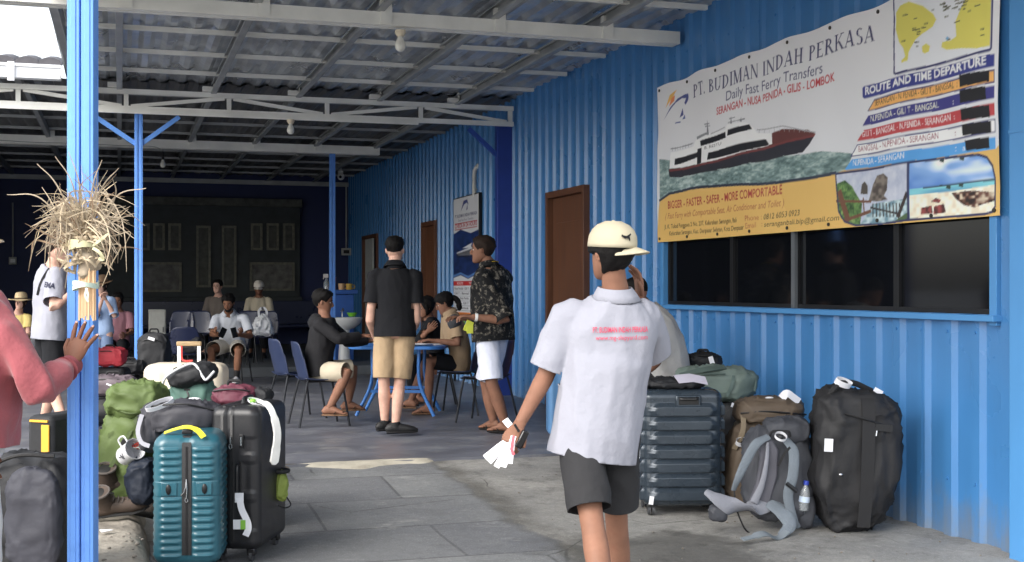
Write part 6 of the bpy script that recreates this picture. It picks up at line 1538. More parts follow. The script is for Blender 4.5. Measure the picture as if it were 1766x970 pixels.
q = MB(); q.ribbon(catmull([(-.115, -D_2/2+.05, z0+H_2+.006), (-.06, -D_2/2+.03, z0+H_2+.026), (0, -D_2/2+.02, z0+H_2+.038), (.05, -D_2/2+.01, z0+H_2+.022), (.085, -D_2/2-.01, z0+H_2-.012)], 5), [.018]*8+[.024]*6+[.030]*7, .004, nrm=(0, -.6, .8)); obj('handle', q, M('yellow_tag', hx(226, 214, 60), rough=.5), t)
q = MB(); q.box((0, -D_2/2+.03, z0+H_2+.012), (.05, .03, .02)); obj('handle_mount', q, BUCK, t, bev=.004)
wheels(t, W_, D_2)

# -- black suitcase beside it
BSH = M('black_textured_shell', hx(33, 33, 36), dirt=.35, dcol=hx(62, 62, 64), ds=11, rough=.38, var=.1, vsc=8, bump=.25, bs=120, bdist=.003)
g_ = P(430, 495, 6.78); t = thing('suitcase', 'tall black hard suitcase with white tags, right of the teal one', 'suitcase', (g_.x, g_.y, gz(g_.y)), cam_rz(-7))
W_, D_2, H_2 = .275, .50, .755; z0 = .065
def blk_fn(x, y, z, nx_, ny_):
    front = abs(ny_) > .5
    if front and abs(abs(x+.035)-.018) < .010: return .004
    if front and abs(x+.035) < .009: return -.004
    if front and .045 < x < .125:
        for a_, b_ in ((.10, .27), (.30, .47), (.50, .60)):
            if a_ < z < b_: return -.006*min(1, (z-a_)/.02, (b_-z)/.02, (x-.045)/.012, (.125-x)/.012)
    return 0
obj('shell', case_shell(W_, D_2, H_2, .05, blk_fn, z0, 200), BSH, t, ang=50)
for x in (-.060, -.010):
    q = MB(); q.ribbon([(x, -D_2/2-.006, z0+.05), (x, -D_2/2-.006, z0+H_2-.05), (x, -D_2/2+.03, z0+H_2-.002), (x, D_2/2-.05, z0+H_2+.001)], .014, .004, nrm=[(0, -1, 0), (0, -1, 0), (0, -.7, .7), (0, 0, 1)]); obj('zip', q, ZIP, t)
q = MB(); q.tube([(-.012, -D_2/2-.014, z0+.60), (-.012, -D_2/2-.014, z0+.565)], .005, 6); q.tube([(-.012+.008*math.cos(R(a_)), -D_2/2-.014, z0+.548+.014*math.sin(R(a_))) for a_ in range(0, 361, 40)], .003, 6); obj('zip_pull', q, CHROME, t)
q = MB(); q.box((.045, -D_2/2-.006, z0+.575), (.024, .012, .07)); lk = obj('lock', q, BUCK, t, bev=.003)
q = MB(); q.box((.045, -D_2/2-.014, z0+.575), (.010, .003, .045)); obj('dial', q, CHROME, lk)
q = MB(); grip(q, (.03, -D_2/2, z0+.46), (.03, -D_2/2, z0+.27), .03, (0, -1, 0), .009); obj('side_handle', q, BUCK, t)
q = MB(); q.ribbon(catmull([(.035, -D_2/2-.03, z0+.30), (.05, -D_2/2-.045, z0+.27), (.06, -D_2/2-.04, z0+.22), (.085, -D_2/2-.03, z0+.16), (.09, -D_2/2-.03, z0+.12), (.075, -D_2/2-.03, z0+.085)], 4), .034, .0015, nrm=(.35, -1, 0)); tg_ = obj('luggage_tag', q, TAGW, t)
q = MB(); q.box((.045, -D_2/2-.040, z0+.285), (.045, .002, .05), rz=.2); obj('luggage_tag', q, TAGW, t)
q = MB(); q.box((.045, -D_2/2-.038, z0+.145), (.065, .003, .05), rz=.1); lt = obj('luggage_tag', q, TAGW, t); q = MB(); q.box((.066, -D_2/2-.042, z0+.145), (.026, .002, .048), rz=.1); obj('tag_print', q, TAGG, lt)
q = MB(); grip(q, (.0, -.10, z0+H_2), (0, .06, z0+H_2), .028, (0, 0, 1), .010); obj('handle', q, BUCK, t)
loop_tag(t, (.085, -.12, z0+H_2+.012), .055, .016, Matrix.Rotation(.3, 3, 'Y'), sq=.35)
q = MB(); q.ell((.06, -.12, z0+H_2+.018), (.018, .02, .012), 10, 8); obj('green_toggle', q, TAGG, t)
wheels(t, W_, D_2, .03, False)
# long white neck pillow / ribbon hanging at its right side
pt = P(470, 700, 6.62); t2 = thing('white_bag_strap', 'long white padded strap draped down the side of the black suitcase', 'strap', pt)
q = MB(); q.ribbon(catmull([P(440, 693, 6.72)-pt, P(458, 696, 6.62)-pt, P(470, 712, 6.60)-pt, P(478, 745, 6.60)-pt, P(476, 775, 6.60)-pt, P(472, 802, 6.60)-pt], 5), [.03]*4+[.034]*8+[.044]*8+[.05]*5+[.02], .014, nrm=[(0, 0, 1)]*4+[(.35, -.9, .1)]*22); obj('strap', q, M('white_padding', hx(222, 222, 218), rough=.8, bump=.3, bs=40), t2, bev=.004)
# lime pouch hanging low on the right
pt = P(484, 838, 6.85); t2 = thing('lime_pouch', 'small lime green pouch with a black cord, low beside the black suitcase', 'pouch', pt)
q = MB(); bag_shape(q, (.040, .045, .085), (0, 0, 0), e=.85, seed=4, amp=.006, fr=18, taper=.1); obj('body', q, M('lime_fabric', hx(128, 142, 66), rough=.7, bump=.4, bs=30), t2, ang=70)
q = MB(); q.tube([(.042*math.cos(R(a_)), .046*math.sin(R(a_)), .082) for a_ in range(0, 361, 24)], .012, 8); obj('rim', q, BLKN, t2); q = MB(); q.tube(catmull([(.03, -.03, -.06), (.05, -.04, -.10), (.02, -.045, -.115), (-.02, -.04, -.10)], 4), .004, 6); obj('cord', q, WEB, t2)
# dark strap lying on the paving
g_ = P(500, 905, 7.55); g_ = GR(500, 905, GZ); t2 = thing('loose_strap', 'dark navy strap lying loose on the grey paving', 'strap', (g_.x, g_.y, gz(g_.y)+.012))
q = MB(); o_ = Vector(t2.location); q.ribbon(catmull([GR(476, 905, GZ)-o_, GR(490, 898, GZ)-o_+Vector((0, 0, .006)), GR(503, 903, GZ)-o_+Vector((0, 0, .012)), GR(514, 912, GZ)-o_, GR(524, 918, GZ)-o_], 5), [.008]*8+[.05]*13, .006, nrm=(0, 0, 1)); obj('webbing', q, M('navy_webbing', hx(44, 46, 72), rough=.8, bump=.3, bs=90), t2)

# -- dark daypack lying over the teal suitcase and the pack behind
pt = P(318, 718, 6.66); t = thing('daypack', 'dark grey daypack lying on top of the teal suitcase with a white loop tag', 'backpack', pt, cam_rz(4))
q = MB(); bag_shape(q, (.185, .15, .088), (.015, 0, 0), e=.62, seed=8, amp=.012, fr=8, sag=.03); bag_shape(q, (.07, .12, .13), (-.165, .02, -.06), e=.7, seed=2, amp=.012, fr=9); bd = obj('body', q, DKN, t, ang=80)
q = MB(); q.tube(catmull([(-.17, -.10, .06), (-.07, -.14, .075), (.05, -.145, .075), (.17, -.10, .04)], 5), .005, 6); obj('zip', q, ZIP, t)
loop_tag(t, (-.105, -.12, .075), .075, .028, Matrix.Rotation(.25, 3, 'Z') @ Matrix.Rotation(-.35, 3, 'Y'), sq=.30)
q = MB(); q.ribbon(catmull([(-.20, -.10, .02), (-.215, -.13, -.06), (-.195, -.14, -.12), (-.15, -.15, -.14)], 4), .022, .004, nrm=(0, -1, 0)); obj('strap', q, M('pale_grey_webbing', hx(160, 160, 168), rough=.8), t)
q = MB(); q.ell((.05, .02, .088), (.035, .03, .01), 14, 8); obj('white_patch', q, TAGW, t)

# -- green trekking pack
GRN = NYL('olive_green_nylon', (84, 100, 56), st=(1, 1, 1)); GRND = NYL('dark_olive_nylon', (68, 82, 46))
pt = P(192, 850, 7.2); base_z = .04; t = thing('trekking_pack', 'large leaf green trekking backpack leaning behind the front post', 'backpack', (pt.x, pt.y, base_z), cam_rz(0))
rot = Matrix.Rotation(R(24), 3, 'Y')
q = MB(); bag_shape(q, (.175, .15, .32), (.015, 0, .34), e=.62, seed=5, amp=.022, fr=6, rot=None, lean=(.045, 0)); bd = obj('body', q.xf(Matrix.Rotation(R(12), 4, 'Y')), GRN, t, ang=80)
q = MB(); bag_shape(q, (.165, .155, .11), (.155, -.01, .645), e=.66, rot=None, seed=9, amp=.018, fr=8); obj('lid', q, GRN, t, ang=80)
q = MB(); bag_shape(q, (.10, .10, .10), (-.11, -.04, .16), e=.75, seed=3, amp=.014, fr=8); obj('base_pocket', q, GRND, t, ang=80)
q = MB(); q.ribbon(catmull([(.21, -.135, .60), (.17, -.165, .50), (.12, -.175, .40), (.05, -.175, .28), (.0, -.15, .18)], 5), .020, .004, nrm=(0, -1, .1)); s_ = obj('strap', q, GRND, t); q = MB(); q.box((.13, -.182, .42), (.034, .012, .045), rot=Matrix.Rotation(R(25), 3, 'Y')); obj('buckle', q, BUCK, s_, bev=.003)
q = MB(); q.ribbon(catmull([(-.11, -.12, .52), (-.10, -.14, .46), (-.13, -.12, .40)], 4), .022, .004, nrm=(-.3, -1, 0)); q.box((-.11, -.14, .47), (.02, .012, .05)); obj('side_buckle', q, WEB, t)
q = MB(); q.tube(catmull([(.04, -.13, .62), (.16, -.175, .585), (.29, -.12, .60)], 6), .006, 6); obj('lid_seam', q, GRND, t)
q = MB(); q.tube([(-.12, -.15, .13), (-.09, -.16, .14)], .024, 12); co = obj('cork_roll', q, M('cork', hx(196, 170, 132), rough=.8), t); q = MB(); q.ribbon([(-.125, -.18, .12), (-.11, -.185, .14), (-.10, -.18, .16)], .02, .003, nrm=(0, -1, 0)); obj('paper_band', q, TAGW, co)
# enamel mug
pt = P(224, 781, 6.95); t = thing('enamel_mug', 'white enamel mug with a grey rim hanging against the green pack', 'mug', pt, cam_rz(0))
rot = Matrix.Rotation(R(58), 3, 'Y') @ Matrix.Rotation(R(38), 3, 'X') @ Matrix.Scale(1.45, 3)
q = MB(); q.lathe([(.001, -.042), (.036, -.042), (.038, -.038), (.040, .04), (.042, .043), (.039, .043), (.036, -.034), (.001, -.036)], 28, rot=rot); obj('cup', q, M('white_enamel', hx(222, 224, 228), rough=.2, var=.03), t)
q = MB(); q.tube([rot @ Vector((.0415*math.cos(R(a_)), .0415*math.sin(R(a_)), .043)) for a_ in range(0, 361, 15)], .0022, 6); obj('rim', q, M('grey_rim', hx(150, 152, 158), rough=.3), t)
q = MB(); q.tube(catmull([rot @ Vector(v) for v in ((-.039, 0, .025), (-.066, 0, .02), (-.066, 0, -.02), (-.038, 0, -.026))], 5), .005, 8); obj('handle', q, M('enamel_handle', hx(215, 216, 220), rough=.25), t)
q = MB()
for a_, b_ in (((-.005, -.0405, -.018), (.0, -.0405, .01)), ((-.012, -.040, -.002), (.010, -.040, .002)), ((-.012, -.040, .012), (.012, -.040, .008))): q.tube([rot @ Vector(a_), rot @ Vector(b_)], .0022, 6)
obj('print_mark', q, INKD, t)
# cords and orange clips above the mug
pt = P(243, 765, 6.98); t = thing('cord_bundle', 'tangle of red and white cord tied beside the enamel mug', 'cord', pt)
random.seed(4)
for nm, c in (('red_cord', hx(190, 60, 46)), ('white_cord', hx(200, 200, 190))):
    q = MB()
    for i in range(3): q.tube(catmull([(random.uniform(-.05, .06), random.uniform(-.03, .02), random.uniform(-.035, .05)) for _ in range(6)], 5), .0035, 6)
    obj(nm, q, M(nm, c, rough=.8), t)
# navy bag and dark bags behind the teal case
def soft(label, px, py, s, r_, mat, cat='bag', nm='duffel_bag', e=.6, seed=1, rz=0, amp=.014, fr=7, parts=True, lean=(0, 0), taper=0, tag_=None, rotm=None, strap=None, z=None):
    pt = P(px, py, s); base = Vector((pt.x, pt.y, (pt.z-r_[2]) if z is None else z)); t = thing(nm, label, cat, base, cam_rz(rz)); c = (0, 0, pt.z-base.z)
    q = MB(); bag_shape(q, r_, c, e=e, seed=seed, amp=amp, fr=fr, lean=lean, taper=taper, rot=rotm); obj('body', q, mat, t, ang=80)
    if parts:
        q = MB(); q.tube(catmull([(-r_[0]*.8, -r_[1]*.75, c[2]+r_[2]*.55), (-r_[0]*.3, -r_[1]*.95, c[2]+r_[2]*.72), (r_[0]*.3, -r_[1]*.95, c[2]+r_[2]*.72), (r_[0]*.8, -r_[1]*.75, c[2]+r_[2]*.55)], 5), .005, 6); obj('zip', q, ZIP, t)
        q = MB(); grip(q, (-r_[0]*.3, 0, c[2]+r_[2]*.9), (r_[0]*.3, 0, c[2]+r_[2]*.9), r_[2]*.14+.02, (0, -.2, 1), .009); obj('handle', q, WEB, t)
    if tag_: q = MB(); q.box((tag_[0], -r_[1]-.012, c[2]+tag_[1]), (tag_[2], .003, tag_[3]), rot=Matrix.Rotation(tag_[4], 3, 'Y')); obj('luggage_tag', q, TAGW, t)
    return t
soft('dark navy round stuff sack between the boots and the teal suitcase', 247, 828, 6.95, (.09, .11, .135), NYL('navy_nylon', (22, 30, 44)), seed=6, nm='stuff_sack', e=.75, parts=False, z=.03)
soft('black duffel stacked under the maroon bag behind the suitcases', 395, 760, 7.35, (.20, .18, .22), BLKN, seed=3, e=.45)
soft('lower black duffel on the paving beneath the stacked bags', 392, 860, 7.45, (.22, .20, .16), DKN, seed=13, e=.4, z=None)
mr_ = soft('maroon duffel bag on top of the heap behind the black suitcase', 405, 684, 7.3, (.135, .11, .068), NYL('maroon_nylon', (96, 48, 62)), seed=7, e=.7)
q = MB(); bag_shape(q, (.05, .07, .045), (.165, .02, .075), e=.7, seed=5, amp=.008); obj('black_pocket', q, BLKN, mr_)
# grey-green pack with a black white-piped lid
TG = NYL('grey_teal_nylon', (84, 116, 106)); pt = P(334, 700, 7.55); t = thing('trekking_pack', 'grey teal backpack with a black lid piped in white, behind the daypack', 'backpack', (pt.x, pt.y, .02), cam_rz(0))
zc = pt.z-.02; q = MB(); bag_shape(q, (.165, .15, .34), (0, 0, zc-.16), e=.62, seed=4, amp=.016, fr=7, taper=.05); obj('body', q, TG, t, ang=80)
q = MB(); bag_shape(q, (.145, .13, .068), (.0, -.03, zc+.185), e=.72, rot=None, seed=2, amp=.010, fr=8); lid = obj('lid', q.xf(Matrix.Translation((0, 0, zc+.19)) @ Matrix.Rotation(R(-14), 4, 'Y') @ Matrix.Translation((0, 0, -zc-.19))), BLKN, t, ang=80)
q = MB(); q.tube(catmull([(-.16, -.11, zc+.13), (-.12, -.155, zc+.19), (-.03, -.16, zc+.245), (.04, -.14, zc+.26), (.09, -.15, zc+.19), (.115, -.155, zc+.17), (.15, -.11, zc+.215)], 5), .0075, 8); obj('piping', q, M('white_piping', hx(212, 214, 216), rough=.6), lid)
q = MB(); q.tube(catmull([(.0, -.155, zc+.10), (.012, -.165, zc+.07), (-.008, -.165, zc+.05), (.004, -.165, zc+.03)], 4), .006, 6); q.ribbon([(-.015, -.16, zc+.11), (.02, -.16, zc+.11)], .012, .004, nrm=(0, -1, 0)); obj('buckle', q, BUCK, t)
# cream suitcase with its trolley handle up
CRM = M('cream_shell', hx(216, 204, 184), rough=.35, var=.05); pt = P(322, 640, 8.55); t = thing('suitcase', 'cream hard suitcase with the white trolley handle pulled up', 'suitcase', (pt.x, pt.y, gz(pt.y)), cam_rz(3))
zt_ = P(322, 626, 8.55).z-gz(pt.y); obj('shell', case_shell(.54, .30, zt_-.055, .065, lambda x, y, z, a, b: .003*math.sin(x*70)*(abs(b) > .5), .055, 90), CRM, t, ang=50)
hz_ = P(322, 594, 8.55).z-gz(pt.y); q = MB()
for x in (-.068, .068): q = MB(); q.box((x, .08, (zt_+hz_)/2), (.024, .012, hz_-zt_)); th_ = obj('trolley_rod', q, WHITEPL, t, bev=.002); q = MB(); q.box((0, .08, hz_), (.172, .03, .032)); obj('handle_grip', q, M('wooden_grip', hx(206, 180, 140), rough=.5), th_, bev=.008)
q = MB(); q.ribbon(catmull([(-.05, .07, hz_-.01), (-.045, .06, hz_-.10), (-.02, .05, zt_+.01), (.03, .05, zt_+.012)], 4), .012, .003, nrm=(0, -1, .2)); obj('red_strap', q, M('red_webbing', hx(190, 52, 44), rough=.7), t)
wheels(t, .54, .30)
# -- boots in a heap
BOOT = M('brown_boot_leather', hx(74, 62, 54), rough=.75, var=.3, vsc=14, bump=.6, bs=40); LACE = M('grey_lace', hx(84, 78, 74), rough=.8)
def boot(label, px, py, s, yaw_, roll=0, mat=BOOT):
    pt = P(px, py, s); t = thing('hiking_boot', label, 'boot', pt, cam_rz(yaw_), 'hiking boots heaped by the green pack'); an = Vector((0, 0, .075)); q, s_ = shoe_geo(an, (0, 1, 0), 1.1)
    q.tube([(0, -.012, .07), (0, -.018, .12), (0, -.022, .16)], [(.046, .056), (.044, .052), (.046, .052)], 14, side=(1, 0, 0)); q.noise(.009, 22, px)
    X = Matrix.Rotation(R(roll), 4, 'Y') @ Matrix.Rotation(R(roll*.3), 4, 'X'); obj('upper', q.xf(X), mat, t, ang=70); obj('sole', s_.xf(X), RUB, t)
    q = MB()
    for i in range(5): y_ = .02+.022*i; z_ = .118-.0085*i*1.4; q.tube([(-.025, y_, z_-.004), (0, y_+.008, z_+.006), (.025, y_, z_-.004)], .0032, 6)
    q.tube([(0.052*math.cos(R(a_)), -.022+.058*math.sin(R(a_)), .162) for a_ in range(0, 361, 24)], .007, 6); obj('laces', q.xf(X), LACE, t); q = MB(); q.ell((0, -.022, .158), (.040, .046, .008), 14, 6); obj('lining', q.xf(X), RUB, t)  # lining is a dark disc, its colour standing for shade inside the boot
boot('brown hiking boot at the front of the heap, toe pointing right', 190, 884, 6.95, -78, 35); boot('brown hiking boot lying on its side at the top of the heap', 192, 846, 7.10, -62, 28)
boot('brown hiking boot at the right of the heap beside the teal suitcase', 236, 886, 7.15, -100, -30, M('dark_boot_suede', hx(60, 54, 50), rough=.85, var=.3, vsc=14, bump=.5, bs=40)); boot('brown hiking boot at the back of the heap under the green pack', 222, 850, 7.3, -120, 12, M('grey_boot_suede', hx(92, 82, 74), rough=.85, var=.3, vsc=14, bump=.5, bs=40))
pt = P(183, 905, 6.55); t = tag(obj('paper_scrap', MB().add([(-.03, -.02, .0), (.03, -.018, .004), (.032, .02, .0), (-.028, .022, .006), (-.03, -.02, .003), (.03, -.018, .007), (.032, .02, .003), (-.028, .022, .009)], [(0, 1, 2, 3), (7, 6, 5, 4), (0, 1, 5, 4), (1, 2, 6, 5), (2, 3, 7, 6), (3, 0, 4, 7)]), PAPER), 'small white paper scrap on the sandy ground', 'paper'); t.location = (pt.x, pt.y, .055); t.rotation_euler = (0, 0, .4)
# -- far-left black backpack and the black/yellow case
g_ = P(62, 900, 5.75); t = thing('backpack', 'big black and grey backpack in the lower left corner behind the post', 'backpack', (g_.x-.02, g_.y, .0), cam_rz(-6))
q = MB(); bag_shape(q, (.225, .17, .29), (0, 0, .285), e=.62, seed=11, amp=.016, fr=5, lean=(.02, 0)); obj('body', q, BLKN, t, ang=80)
q = MB(); bag_shape(q, (.13, .05, .235), (.085, -.145, .295), e=.6, seed=12, amp=.010, fr=6); obj('grey_panel', q, NYL('slate_nylon', (54, 55, 63)), t, ang=80)
q = MB(); q.tube(catmull([(-.20, -.10, .40), (-.12, -.15, .52), (.02, -.17, .585), (.18, -.14, .58)], 6), .010, 8); obj('zip', q, ZIP, t)
q = MB(); q.ribbon(catmull([(-.12, -.17, .05), (-.14, -.20, .20), (-.16, -.19, .36), (-.15, -.14, .50)], 5), .05, .010, nrm=(-.3, -1, 0)); obj('strap', q, WEB, t)
g_ = P(104, 790, 7.0); t = thing('suitcase', 'black fabric suitcase with an orange yellow band, behind the big black backpack', 'suitcase', (g_.x, g_.y, .03), cam_rz(-20))
hh_ = P(104, 712, 7.0).z-.03; q = MB(); q.box((0, 0, hh_/2+.02), (.17, .34, hh_-.04)); obj('body', q, BLKN, t, bev=.03)
YB = M('amber_band', hx(222, 160, 50), rough=.6); q = MB(); q.box((.045, -.174, hh_/2), (.050, .008, hh_-.10)); q.box((-.0, -.172, hh_-.03), (.12, .012, .012)); obj('band', q, YB, t); q = MB(); q.box((.045, -.181, hh_*.55), (.056, .006, .018)); q.box((.0, 0, .012), (.15, .30, .024)); obj('trim', q, BUCK, t)
# -- bags in the middle distance, left
soft('red soft cooler bag with a chrome clip, on a black suitcase behind the post', 190, 616, 11.9, (.145, .12, .085), NYL('red_nylon', (166, 50, 60)), seed=2, e=.45, tag_=None)
g_ = P(190, 660, 11.9); t = thing('suitcase', 'black suitcase standing under the red cooler bag', 'suitcase', (g_.x, g_.y, 0), cam_rz(0)); z_ = P(190, 634, 11.9).z
q = MB(); q.box((0, 0, z_/2+.02), (.34, .26, z_-.04)); obj('body', q, BLKN, t, bev=.04); q = MB(); q.box((0, -.134, z_*.55), (.26, .008, z_*.6)); obj('front_pocket', q, DKN, t, bev=.01); wheels(t, .32, .24)
soft('mauve grey bag with pale straps lying behind the green pack', 196, 664, 9.2, (.17, .14, .07), NYL('mauve_nylon', (96, 86, 92)), seed=5, e=.6, tag_=(.02, .01, .05, .012, .4))
soft('dark bag under the mauve grey one behind the post', 196, 702, 9.3, (.16, .16, .11), BLKN, seed=6, e=.55); soft('lowest dark bag on the floor in the pile behind the green pack', 196, 790, 9.4, (.17, .18, .24), DKN, seed=16, e=.45, z=gz(8.9))
soft('upright black backpack with a white loop tag at the foot of the slender post', 266, 615, 13.0, (.16, .13, .25), BLKN, seed=3, e=.6, tag_=(.01, .19, .07, .03, .3)); soft('black holdall under the upright black backpack', 262, 668, 13.1, (.24, .18, .14), DKN, seed=4, e=.5); soft('small black bag lying left of the slender post', 226, 634, 12.6, (.15, .12, .07), BLKN, seed=8, e=.6); soft('black holdall beneath the small black bag near the slender post', 226, 690, 12.7, (.18, .15, .25), BLKN, seed=18, e=.45, z=0)

# -- right-hand luggage: charcoal case with facetted ribs
CHA = M('charcoal_blue_shell', hx(50, 60, 70), dirt=.3, dcol=hx(84, 92, 100), ds=11, rough=.28, metal=.25, var=.05, bump=.06, bs=120, coat=.25)
g_ = P(1170, 880, 7.98); gz_ = gz(g_.y)+.0; t = thing('suitcase', 'large charcoal suitcase with facetted horizontal ribs, beside the man in the cap', 'suitcase', (g_.x, g_.y, gz_), cam_rz(3))
W_, D_2, H_2 = .505, .34, .735; z0 = .055
def cha_fn(x, y, z, nx_, ny_):
    if z < .035 or z > .655: return 0
    per = .0885; k = (z-.035)/per; u = k-math.floor(k); s_ = min(1, u/.18, (1-u)/.5) if u < .5 else (1-u)/.5
    s_ = (min(1, u/.08) if u < .66 else max(0, 1-(u-.66)/.32)); f = 1
    if ny_ < -.5: f = min(1, max(.12, (W_/2-.035-abs(x)-.05*abs(u-.4))/.035))
    return .021*s_*f
obj('shell', case_shell(W_, D_2, H_2, .055, cha_fn, z0, 260), CHA, t, ang=35)
q = MB(); q.box((.03, -D_2/2-.004, z0+H_2-.072), (.165, .022, .078)); rc = obj('handle_recess', q, CHA, t, bev=.010); q = MB(); q.box((.03, -D_2/2-.017, z0+H_2-.070), (.125, .006, .046)); obj('recess_well', q, BUCK, rc, bev=.004); q = MB(); grip(q, (-.025, -D_2/2-.02, z0+H_2-.052), (.085, -D_2/2-.02, z0+H_2-.052), .014, (0, -1, -.3), .010); obj('handle', q, BUCK, t)
q = MB(); q.ribbon([(0+W_/2+.002, 0, z0+.05), (W_/2+.002, 0, z0+H_2-.05)], .03, .004, nrm=(1, 0, 0)); q.ribbon([(-W_/2-.002, 0, z0+.05), (-W_/2-.002, 0, z0+H_2-.05)], .03, .004, nrm=(-1, 0, 0)); obj('zip', q, ZIP, t)
q = MB(); q.box((-.205, -D_2/2-.016, z0+.045), (.028, .003, .052), rot=Matrix.Rotation(.15, 3, 'Y')); obj('sticker', q, TAGW, t)
q = MB(); q.ribbon(catmull([(-W_/2-.03, -.10, z0+.36), (-W_/2-.05, -.12, z0+.28), (-W_/2-.075, -.13, z0+.18), (-W_/2-.095, -.12, z0+.05)], 5), .055, .0015, nrm=(-.3, -1, .1)); tg_ = obj('luggage_tag', q, TAGW, t); q = MB(); q.ribbon([(-W_/2-.06, -.13, z0+.225), (-W_/2-.085, -.138, z0+.13)], .057, .002, nrm=(-.3, -1, .1)); obj('tag_print', q, TAGG, tg_)
wheels(t, W_, D_2, .03)
ct = thing('folded_jacket', 'black folded jacket with papers lying on the charcoal suitcase', 'jacket', (g_.x-.04, g_.y, gz_+z0+H_2), cam_rz(3))
q = MB(); bag_shape(q, (.20, .14, .035), (0, 0, .03), e=.7, seed=3, amp=.014, fr=10); obj('cloth', q, BLKN, ct, ang=80)
q = MB(); q.ribbon([(-.0, -.12, .062), (.10, -.10, .070), (.20, -.09, .05)], .10, .002, nrm=(.1, -.5, 1)); obj('lining', q, M('lilac_grey_lining', hx(190, 186, 200), rough=.8), ct)
cb = thing('blue_packet', 'small bright blue packet on the left end of the charcoal suitcase', 'packet', P(1108, 663, 7.9), cam_rz(10)); q = MB(); q.box((0, 0, 0), (.075, .02, .05)); obj('packet', q, M('bright_blue_packet', hx(50, 110, 230), rough=.35), cb, bev=.006); q = MB(); q.box((0, -.0105, -.018), (.070, .002, .010)); obj('label_strip', q, TAGW, cb)
# sage duffel behind, black bags under it
SAGE = NYL('sage_nylon', (104, 118, 112)); sg = soft('sage grey green duffel lying along the wall behind the charcoal suitcase', 1232, 662, 8.75, (.30, .16, .125), SAGE, seed=9, e=.68, amp=.018, fr=6, parts=False, taper=0)
q = MB(); q.tube(catmull([(-.25, -.13, .17), (-.10, -.16, .20), (.05, -.165, .205)], 6), .006, 6); q.ribbon(catmull([(-.26, -.12, .19), (-.08, -.14, .235), (.06, -.10, .25)], 6), .05, .004, nrm=(0, -.6, .8)); obj('zip_flap', q, NYL('sage_dark', (74, 88, 84)), sg); q = MB(); q.ribbon(catmull([(.12, -.10, .24), (.10, -.165, .15), (.06, -.16, .05)], 5), .022, .004, nrm=(0, -1, .2)); q.tube(catmull([(.20, -.10, .22), (.27, -.10, .18), (.26, -.12, .08)], 5), .008, 6); obj('strap', q, NYL('sage_strap', (86, 102, 98)), sg)
soft('black rolled bag with a white tag squeezed against the wall behind the sage duffel', 1212, 622, 9.4, (.14, .10, .055), BLKN, seed=2, e=.65, tag_=(.05, .0, .035, .075, -.3)); soft('black sack under the sage duffel, beside the wall', 1275, 735, 8.7, (.16, .14, .19), BLKN, seed=4, e=.6, tag_=(-.04, .15, .09, .03, .3)); soft('dark sack at the bottom of the stack beside the wall', 1262, 830, 8.55, (.19, .16, .20), DKN, seed=14, e=.55, z=gz(7.4)); soft('black bag hidden at the bottom below the rolled bag', 1212, 680, 9.5, (.16, .12, .26), BLKN, seed=19, e=.5, z=None, parts=False)
soft('dark holdall under the sage duffel directly behind the charcoal suitcase', 1190, 760, 8.9, (.18, .14, .28), DKN, seed=29, e=.5, z=None, parts=False)
# brown expedition pack
BRN = NYL('brown_nylon', (92, 80, 68)); g_ = P(1318, 838, 8.05); t = thing('backpack', 'brown expedition backpack leaning on the wall behind the grey one', 'backpack', (g_.x, g_.y, gz(g_.y)), cam_rz(0))
hz_ = P(1318, 685, 8.05).z-gz(g_.y); q = MB(); bag_shape(q, (.245, .16, hz_/2-.05), (-.01, 0, hz_/2-.06), e=.6, seed=5, amp=.018, fr=6, lean=(.035, .0)); obj('body', q, BRN, t, ang=80)
q = MB(); bag_shape(q, (.225, .17, .085), (.025, -.02, hz_-.085), e=.6, seed=6, amp=.012, fr=7); ld = obj('lid', q, BRN, t, ang=80); q = MB(); q.tube(catmull([(-.18, -.15, hz_-.09), (-.03, -.19, hz_-.075), (.12, -.19, hz_-.085), (.24, -.13, hz_-.10)], 5), .006, 6); obj('lid_zip', q, ZIP, ld)
q = MB(); q.ribbon(catmull([(-.16, -.13, hz_-.08), (-.17, -.17, hz_-.20), (-.22, -.14, hz_-.32)], 5), .032, .005, nrm=(-.3, -1, 0)); obj('strap', q, NYL('brown_strap', (110, 98, 80)), t); q = MB(); q.box((.03, -.185, hz_-.15), (.07, .014, .028)); obj('buckle', q, BUCK, t, bev=.004)
loop_tag(t, (-.17, -.17, hz_-.27), .045, .04, Matrix.Rotation(.2, 3, 'X'), sq=.55); q = MB(); q.box((.0, -.19, hz_-.245), (.09, .003, .055), rot=Matrix.Rotation(.3, 3, 'Y')); obj('luggage_tag', q, TAGW, t)
q = MB(); q.ribbon(catmull([(.09, -.10, hz_+.0), (.12, -.12, hz_+.035), (.16, -.12, hz_+.01), (.20, -.12, hz_-.02)], 4), .05, .002, nrm=(.1, -.8, .5)); obj('luggage_tag', q, TAGW, t); q = MB(); q.ell((.02, -.06, hz_+.0), (.028, .02, .008), 10, 6); obj('luggage_tag', q, TAGW, t)
